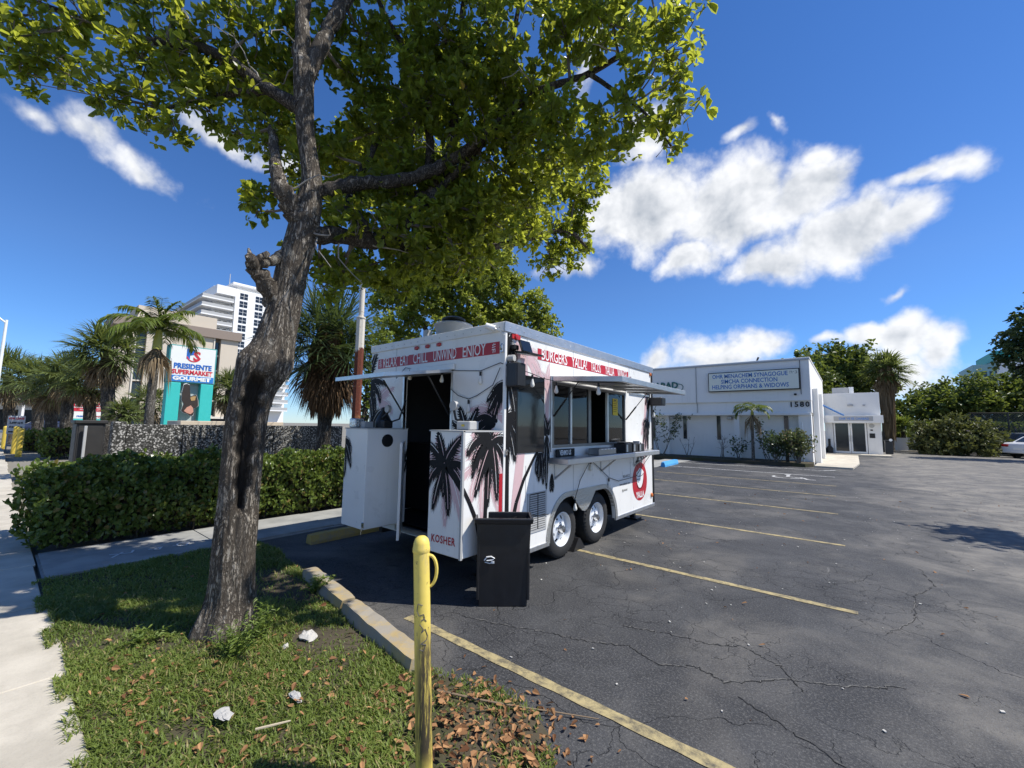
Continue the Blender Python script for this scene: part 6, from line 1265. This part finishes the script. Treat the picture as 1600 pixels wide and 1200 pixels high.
MB().tube([(-1.2,30,3.05),(-.3,33,2.55)], .05, 6).build('awning_rod', M_LBLUE, an); MB().box((-1.4,ya-1.6,-.05),(1.9,ya-.01,.11), .01).build('doorstep', M_CONC, an); MB().prism([(-1.3,22.6),(.0,22.6),(.25,26),(.3,ya-1.61),(-1.3,ya-1.61)], -.05, .06, 'z').build('entrance_slab', M_CONC, an)
ac = thing('air_conditioner', 'grey rooftop air conditioner above the entrance annex', 'air conditioner', (-.3,ya+2,4.12)); MB().box((-.9,ya+1.5,4.12),(.0,ya+2.4,4.62), .02).build('case', M_GREY, ac); MB().box((.02,ya+1.7,4.12),(.3,ya+2.2,4.66), .02).build('duct', M_WHT, ac)
gc = thing('umbrella_stand', 'dark stand with a pole beside the glass doors', 'stand', (-1.15,ya-.6,.11)); MB().lathe((-1.15,ya-.6,.11), [(.20,0),(.20,.3),(.12,.42),(.04,.5)], 16).build('base', M_BLKMET, gc); MB().tube([(-1.15,ya-.6,.55),(-1.15,ya-.6,1.05)], .07, 8).build('pole', M_BLKMET, gc)
# planting bed before the synagogue
bed = struct(MB().prism([(-12,22.2),(-1.6,22.2),(-1.35,22.7),(-1.4,yS+.45),(-12,yS+.45)], -.05, .14, 'z').build('planting_bed', M_SOIL))
spq = [(az,el,L,d) for az,el,L,d in ((170,45,.95,1.1),(10,50,.95,1.1),(60,60,.8,1.0),(200,60,.85,1.0),(-40,55,.8,1.1),(120,70,.75,.8),(-90,50,.8,1.1),(0,25,.85,1.1),(180,25,.9,1.1))]
feather_palm('young yellowish feather palm in the synagogue planting bed', (-3.62,22.55,.1), (-3.58,22.5,2.3), .07, spq, .40, M_FEATH, 30, .03, M_PTRUNK, .2, 60)
M_LEAF5x = leafmat('corner_shrub_leaf', (.035,.055,.022), (.13,.15,.06), .25, .4, (.2,.24,.06), (.22,.14,.07), .12)
def bare_shrub(label, x, y, h, n, seed, leaves=0, lm_=M_FAND, group='bare shrubs in the planting bed', name='bare_shrub'):
    S = thing(name, label, 'shrub', (x,y,.1), 0, group); r = random.Random(seed); m = MB(); tips = []
    for i in range(n):
        p = Vector((x+r.uniform(-.1,.1),y+r.uniform(-.1,.1),.1)); d = Vector((r.uniform(-.5,.5),r.uniform(-.3,.3),1)).normalized(); pts = [p.copy()]
        for k in range(5): d = (d+Vector((r.uniform(-.3,.3),r.uniform(-.3,.3),.15))).normalized(); p = p+d*h/5; pts.append(p.copy())
        m.tube([tuple(q) for q in pts], [.022,.018,.014,.010,.007,.004], 5); tips += pts[2:]
        for b_ in range(3):
            q = pts[2+b_]; e = q+Vector((r.uniform(-1,1),r.uniform(-1,1),r.uniform(.2,1))).normalized()*h*.28; m.tube([tuple(q),tuple((q+e)/2+Vector((0,0,.03))),tuple(e)], [.009,.007,.004], 4); tips += [e]
    m.build('branches', M_TWIG, S, True)
    if leaves:
        T_ = np.array([tuple(q) for q in tips]); P = T_[rng.integers(0,len(T_),leaves)]+rng.normal(size=(leaves,3))*.10; V, F = leaf_geo(P, rand_dirs(leaves), rand_dirs(leaves), .13, .07); npmesh('leaves', V, F, lm_, S, np.repeat(rng.random(leaves),6), 'stuff')
    return S
bare_shrub('bare forked shrub beside the second slit window', -6.75, 23.2, 1.1, 3, 1); bare_shrub('thin bare shrub left of the young feather palm', -5.1, 23.2, 1.2, 5, 2); bare_shrub('leafy thin shrub touching the young feather palm', -4.35, 23.2, 1.0, 4, 3, 120); bare_shrub('tall spindly shrub right of the young feather palm', -3.1, 23.3, 1.8, 3, 4, 160)
bare_shrub('slanting leafy shrub near the blue wheel stop', -8.1, 23.1, 2.4, 4, 5, 380)
bare_shrub('dense dark leafy shrub at the synagogue corner', -1.9, 22.6, 1.35, 12, 6, 1100, M_LEAF5x); bare_shrub('low leafy shrub in front of the last slit window', -2.7, 22.6, 1.2, 9, 7, 700, M_FAND)
Y_ = thing('spiky_yucca', 'spiky grey-green yucca between the shrubs at the synagogue corner', 'plant', (-2.3,22.85,.1)); n = 90; a = rng.uniform(0,2*np.pi,n); e = np.radians(rng.uniform(5,85,n)); p0 = np.tile([-2.3,22.85,.75],(n,1)); d = np.stack([np.cos(a)*np.cos(e),np.sin(a)*np.cos(e),np.sin(e)],1)
V, F = strips(p0, p0+d*.45, p0+d*.85+np.array([0,0,-.08]), np.full(n,.06)); npmesh('leaves', V, F, M_FAN, Y_, np.repeat(rng.random(n),6), 'stuff'); MB().tube([(-2.3,22.85,.1),(-2.3,22.85,.8)], .07, 8).build('stem', M_PTRUNKD, Y_)
ch = thing('metal_rack', 'small dark blue slatted rack beside the far trailer corner', 'rack', (-9.6,23.3,0)); 
for i in range(5): MB().box((-9.85,23.3,.35+.2*i),(-9.35,23.34,.42+.2*i)).build('slat', M_SBLUE, ch)
for x in (-9.87,-9.33): MB().box((x-.02,23.28,-.05),(x+.02,23.36,1.35)).build('post', M_BLKMET, ch)
# ---------------------------------------------------------------- right-hand background
M_LEAF4 = leafmat('far_tree_leaf', (.040,.068,.016), (.13,.17,.035), .32, .4, (.26,.32,.05)); M_LEAF5 = leafmat('far_tree_leaf_dark', (.020,.038,.014), (.06,.09,.028), .2, .4, (.12,.17,.03)); M_LEAF6 = leafmat('dry_bush_leaf', (.055,.065,.022), (.16,.17,.055), .25, .5, (.2,.22,.05), (.5,.35,.3), .02)
G_ = 'trees beyond the parking lot'
def far_tree(label, base, blobs, mat=M_LEAF4, per=7, leaf=.34, r=.3): return broadleaf('broadleaf_tree', label, base, blobs, r, per, leaf, mat, G_, False, None, (6,9), 8)
far_tree('wide green tree rising behind the synagogue roof', (-3.2,42,-.05), [(-3.9,41.82,6.2,1.6),(-2.55,41.92,6.9,1.6),(-5.2,43,5.8,1.5),(-1.8,43,5.9,1.5)])
far_tree('green tree behind the annex roof left of the skirted palm', (-.2,48,-.05), [(-1.5,47.98,7.34,2.5),(.35,48,7.5,2.4),(1.09,47,5.55,2.1),(-1.07,47,5.38,2.4)])
far_tree('mid green tree right of the skirted palm', (5.0,58,-.05), [(6.63,59.63,5.3,1.7),(5.19,57.77,4.3,1.7),(4.36,56.5,3.0,1.83),(6.67,56.6,3.69,2.1)])
far_tree('broad green tree below the turquoise tower', (9.2,58,-.05), [(8.61,59.38,5.2,1.8),(10.29,59.11,5.7,1.9),(8.67,56.33,3.66,2.3),(9.4,57,5,2.0)])
far_tree('green tree over the chain-link fence at the right', (12.2,58,-.05), [(11.78,58.83,5.2,2.1),(10.9,56.5,3.62,2.0),(13.5,58,5.2,2.2),(13,57,3.5,2.2)])
far_tree('tall dark tree leaning in at the picture\'s right edge', (9.6,39.5,-.05), [(8.26,39.14,6.96,1.38),(7.95,39.23,5.9,.8),(8.9,39.11,5.55,1.2),(8.9,39.04,8.08,1.2),(10.5,39.5,7.5,2.0),(10,40,9.5,1.6),(11.8,39,6.5,1.8)], M_LEAF5, 14, .26)
fan_palm('tall fan palm with a thick hanging skirt of dead fronds beside the annex', (2.2,44,-.05), (2.35,43.95,6.3), .35, 1.9, 46, 20, M_FAN, M_DEAD, M_PTRUNKD, w=.10, long_skirt=4.6, nseg=20)
BUSH =[ (4.82,43.74,1.60,1.32),(6.11,43.57,1.76,1.47),(7.14,43.42,1.43,1.25),(5.29,42.67,0.71,1.36),(6.64,42.48,0.64,1.14),(4.16,42.80,0.66,0.84) ]
bb = broadleaf('flowering_bush', 'big rounded brownish-green bush at the far edge of the parking lot', (5.8,43.3,-.05), BUSH, .12, 26, .24, M_LEAF6, None, False, None, (6,9)); bb['category'] = 'bush'
fan_palm('small bright fan palm between the annex and the bush', (3.3,46.5,-.05), (3.3,46.5,1.9), .15, 1.2, 26, 0, M_FEATH, w=.08)
hedge('hedge', 'dark green hedge growing behind the white gate', 2.6, 12, 48.5, 50, 2.2, .25, 60, 6)
cf = thing('chain_link_fence', 'chain-link fence with dark posts behind the parked cars', 'fence', (9,46,0)); M_WIRE = plain('fence_wire', (.09,.10,.10), .5, .4)
m = MB(); zt = 3.05
for i in range(-14, 56):
    x = 7.0+.14*i
    for sg in (-1,1):
        a, b = (x, 1.05), (x+sg*2.0, zt); xa = a[0]; xb = b[0]; za, zb_ = a[1], b[1]
        def cl_(xq): return za+(zb_-za)*(xq-xa)/(xb-xa)
        lo, hi = max(min(xa,xb),7.0), min(max(xa,xb),13.0)
        if hi-lo < .02: continue
        m.tube([(lo,46,cl_(lo)),(hi,46,cl_(hi))], .012, 3, False)
m.build('wire_mesh', M_WIRE, cf, False, 'stuff')
for x in (7.0,8.9,10.8,12.7): MB().tube([(x,46.03,-.05),(x,46.03,3.1)], .05, 8).build('post', M_BLKMET, cf)
MB().tube([(7,46,3.05),(13,46,3.05)], .03, 6).build('top_rail', M_BLKMET, cf); MB().box((6.9,46.1,-.05),(13,46.3,1.0)).build('base_wall', M_BAND, cf)
tb_ = thing('turquoise_tower', 'distant pale building with a turquoise top above the trees', 'building', (19,92,0)); MB().box((14.3,89,-.05),(26,99,11.4)).build('wall', plain('pale_teal_wall', (.28,.45,.45), .7), tb_); MB().box((16.6,88.6,-.05),(22,99.3,11.9)).build('wall_bay', M_WHTB, tb_); MB().box((16.4,88.4,11.9),(26.2,99.5,13.2)).build('turquoise_top', plain('teal_top', (.04,.34,.30), .6), tb_)
for i in range(4):
    for j in range(3): MB().box((14.8+.55*i,88.97,4.2+2.4*j),(15.1+.55*i,88.995,5.6+2.4*j)).build('window', M_WIN, tb_)
gt = thing('white_gate', 'small white gate beside the big bush', 'gate', (4.0,48,0))
for x in (3.6,4.15): MB().box((x-.03,47.97,-.05),(x+.03,48.03,2.1)).build('post', M_WHT, gt)
for i in range(6): MB().box((3.64+.08*i,47.98,.1),(3.69+.08*i,48.02,1.1)).build('slat', M_WHT, gt)
MB().box((3.57,47.97,2.1),(4.18,48.03,2.16)).build('top_bar', M_WHT, gt)
gw = MB().box((1.7,46,-.05),(3.5,46.2,1.1)).build('garden_wall', M_STUC2); tag(gw, 'low pale garden wall between the annex and the white gate', 'wall')
tbk = thing('wheelie_bin', 'dark wheelie bin with a white lid tag beside the annex', 'bin', (1.9,38,0)); MB().box((1.75,37.8,.08),(2.15,38.2,.95), .03).build('body', M_BPLAST, tbk); MB().box((1.72,37.75,.95),(2.18,38.25,1.0), .02).build('lid', M_BPLAST, tbk); MB().lathe((2.05,37.74,1.02), [(.09,0),(.09,.02)], 14, 'y').build('lid_tag', M_WHT, tbk)
struct(MB().box((1.6,45.0,-.05),(40,45.18,.13), .02).build('kerb', M_CONC))

# two trees that stand just beyond the right edge and shade the lane
far_tree('small tree just outside the picture beside the lane, casting leafy shade', (7.2,12.6,-.05), [(5.2,12.0,5.6,1.0),(6.2,12.4,6.2,1.1),(6.6,11.6,5.4,.9),(7.4,12.6,6.0,1.1)], M_LEAF5, 30, .16, .16)
far_tree('larger tree outside the picture beside the far lane, casting streaky shade', (17,31,-.05), [(14.5,30,6.5,1.6),(16.5,31,7.5,1.8),(18,30,6.5,1.7),(15.5,28.5,6,1.4),(13,31.5,6,1.3)], M_LEAF5, 14, .24, .3)
# ---------------------------------------------------------------- grass, litter and small ground things
M_GRASS = leafmat('grass_blade', (.068,.105,.020), (.21,.265,.055), .32, .5, (.34,.42,.07), (.34,.28,.12), .10)
def grass():
    n = 210000; x = rng.uniform(-6.3,-.85,n); y = rng.uniform(.34,2.45,n)
    dist = np.hypot(x,y); keep = inpoly(x, y, LAWN) | ((y > .36)&(y < .46)&(x < -1.2)&(x > -6.2)&(vnoise(x,y,6,4) > .0))
    bare = np.exp(-(((x+1.62)/.42)**2+((y-1.62)/.30)**2))*.85+np.exp(-(((x+4.5)/.6)**2+((y-1.85)/.22)**2))*1.1+np.exp(-(((x+3.15)/.28)**2+((y-1.62)/.16)**2))*.9
    dn = .58+.46*vnoise(x,y,3.1,1)+.25*vnoise(x,y,9,5)-bare
    keep &= rng.random(n) < np.clip(dn, .05, 1); x, y = x[keep], y[keep]; n = len(x); z = lawn_z(x,y)-.004
    h = (.022+.035*rng.random(n))*(1+.35*vnoise(x,y,2.3,7)); a = rng.uniform(0,2*np.pi,n); tl = .25+.9*rng.random(n)
    base = np.stack([x,y,z],1); d = np.stack([np.cos(a)*tl, np.sin(a)*tl, np.ones(n)],1); d = unit(d)
    w = (.0022+.0030*rng.random(n))[:,None]; s = np.stack([-np.sin(a),np.cos(a),np.zeros(n)],1)*w
    m1 = base+d*h[:,None]*.6; t = base+d*h[:,None]+np.stack([np.cos(a),np.sin(a),-.5*np.ones(n)],1)*h[:,None]*.25
    V = np.stack([base-s, base+s, m1+s*.8, m1-s*.8, t, t+s*.05],1).reshape(-1,3); b = np.arange(n)[:,None]*6
    F = np.concatenate([b+np.array([[0,1,2,3]]), b+np.array([[3,2,5,4]])],1).reshape(-1,4)
    v = np.clip(.45+.28*vnoise(x,y,1.7,9)+.35*(rng.random(n)-.3), 0, .89); v = np.where(rng.random(n) < .07+.10*np.clip(vnoise(x,y,2.6,12),0,1), .97, v)
    o = npmesh('grass', V, F, M_GRASS, None, np.repeat(v,6), 'stuff'); tag(o, 'short green grass covering the roadside lawn', 'grass')
grass()
M_DRY = leafmat('dry_leaf', (.12,.048,.018), (.46,.25,.11), .15, .75, (.4,.2,.08))
def litter():
    P=[]; 
    def spot(n, cx, cy, sx, sy): P.append(np.stack([rng.normal(cx,sx,n), rng.normal(cy,sy,n)],1))
    spot(480,-1.62,1.70,.30,.22); spot(150,-1.35,1.55,.16,.25); spot(170,-2.75,1.0,.6,.30); spot(70,-3.3,.62,.35,.12); spot(120,-2.1,1.3,.5,.3); spot(60,-4.5,1.5,1.,.5)
    P = np.concatenate(P); P = P[(P[:,1] > .38)&(P[:,1] < 2.25)&(P[:,0] > -6)]; n = len(P)
    inl = inpoly(P[:,0],P[:,1],LAWN); z = np.where(inl, lawn_z(P[:,0],P[:,1])+.012+.02*rng.random(n), .008); P = np.column_stack([P,z])
    Q = np.column_stack([rng.uniform(-3,6,200), rng.uniform(2.2,16,200), np.full(200,.006)]); P = np.vstack([P,Q]); n = len(P)
    A = unit(np.column_stack([rng.normal(size=(n,2)), rng.normal(size=n)*.2])); N = unit(np.column_stack([rng.normal(size=(n,2))*.45, np.ones(n)]))
    L = .018+.036*rng.random(n)**1.3; V, F = leaf_geo(P, A, N, L, L*(.35+.3*rng.random(n)), .18, -.15); o = npmesh('fallen_leaves', V, F, M_DRY, None, np.repeat(rng.random(n),6), 'stuff'); tag(o, 'scattered dry brown leaves on the lawn and asphalt', 'leaves')
litter()
M_CHIP = plain('pale_chip', (.5,.48,.43), .9, var=.3, scale=20); m = MB(); rr = random.Random(11)
for i in range(260):
    x, y = rr.uniform(-3.2,5), rr.uniform(2.2,15); s = rr.uniform(.004,.011); m.obox((x,y,.004+s*.3), (s*2,s*1.3,s*.7), rr.uniform(0,3), rr.uniform(-.3,.3))
tag(m.build('gravel_chips', M_CHIP, None, False, 'stuff'), 'tiny pale gravel chips scattered over the asphalt', 'gravel')
def stone(name, label, c, s, mat, seed, cat):
    r = np.random.default_rng(seed); n = 12; V = []; F = []
    for i in range(6):
        ph = -np.pi/2+np.pi*(i+.5)/6
        for j in range(n): a = 2*np.pi*j/n; k = 1+.35*r.normal()*.6; V.append((c[0]+s[0]*np.cos(ph)*np.cos(a)*k, c[1]+s[1]*np.cos(ph)*np.sin(a)*k, c[2]+s[2]*np.sin(ph)*(1+.2*r.normal())))
    for i in range(5):
        for j in range(n): F.append((i*n+j,i*n+(j+1)%n,(i+1)*n+(j+1)%n,(i+1)*n+j))
    m = MB().add(V, F+[tuple(range(n-1,-1,-1)), tuple(range(5*n,6*n))]); o = m.build(name, mat); tag(o, label, cat)
M_STONE = plain('pale_stone', (.46,.44,.40), .9, var=.15, bump=.6, bscale=40, bdist=.01); M_PAPER = plain('crumpled_paper', (.42,.41,.385), .8, var=.1, bump=.8, bscale=50, bdist=.01)
stone('stone', 'pale flat stone lying on the bare patch beside the kerb', (-3.16,1.58,.05), (.075,.055,.028), M_STONE, 1, 'stone')
stone('stone', 'small round white stone left of the flat stone', (-3.15,1.42,.04), (.022,.02,.018), M_STONE, 2, 'stone')
stone('paper_scrap', 'white crumpled paper scrap at the lower left of the lawn', (-2.66,.90,.058), (.062,.034,.008), M_PAPER, 3, 'litter')
stone('paper_scrap', 'white crumpled paper scrap near the middle of the lawn', (-2.52,1.21,.06), (.055,.028,.009), M_PAPER, 4, 'litter')
def stick(label, pts, r, mat=M_TWIG): m = MB().tube(pts, r, 6); tag(m.build('stick', mat, None, True), label, 'stick')
stick('long thin fallen stick lying across leaves onto the asphalt', [(-1.95,1.76,.06),(-1.72,1.86,.055),(-1.5,1.98,.045),(-1.36,2.10,.02),(-1.15,2.22,.012)], [.007,.006,.005,.004,.003], plain('stick_bark', (.22,.16,.10), .9))
stick('short pale stick on the lawn', [(-2.40,.96,.065),(-2.36,1.02,.07),(-2.33,1.10,.065)], [.006,.006,.004], plain('pale_stick', (.45,.38,.27), .9))
# weed at the foot of the tree
M_WEED = leafmat('weed_leaf', (.09,.14,.025), (.19,.25,.05), .3, .5, (.28,.36,.05))
def weed(label, x, y, n, h, spread, seed):
    W_ = thing('weed', label, 'plant', (x,y,.03), 0, 'weeds on the lawn'); r = np.random.default_rng(seed); m = MB(); C=[];A=[]
    for i in range(n):
        a = r.uniform(0,2*np.pi); sp = r.random()*spread; p = np.array([x+np.cos(a)*sp*.3, y+np.sin(a)*sp*.3, .03]); e = p+np.array([np.cos(a)*sp, np.sin(a)*sp, h*r.uniform(.6,1.1)]); mid = (p+e)/2+np.array([0,0,.03])
        m.tube([tuple(p),tuple(mid),tuple(e)], [.003,.0025,.0015], 4)
        for k in range(16):
            t = .15+.85*k/15; q = p*(1-t)**2+mid*2*t*(1-t)+e*t*t; aa = r.uniform(0,2*np.pi); C.append(q); A.append([np.cos(aa),np.sin(aa),r.uniform(.1,.8)])
    m.build('stems', M_WEED, W_, False, 'stuff'); C = np.array(C); A = unit(np.array(A)); V, F = leaf_geo(C, A, unit(r.normal(size=A.shape)*.3+np.array([0,0,1.])), .022+.022*r.random(len(C)), .011, .1, .1); npmesh('leaves', V, F, M_WEED, W_, np.repeat(r.random(len(C)),6), 'stuff')
weed('bushy light green weed at the near foot of the big tree', -3.30, 1.12, 26, .20, .22, 1); weed('smaller light green weed right beside the big trunk', -3.42, 1.34, 16, .24, .10, 2)
weed('grassy green tuft by the far end of the cracked kerb', -3.95, 2.03, 26, .12, .14, 3); weed('low pale weed at the shady middle of the lawn', -4.0, .80, 14, .08, .22, 4)
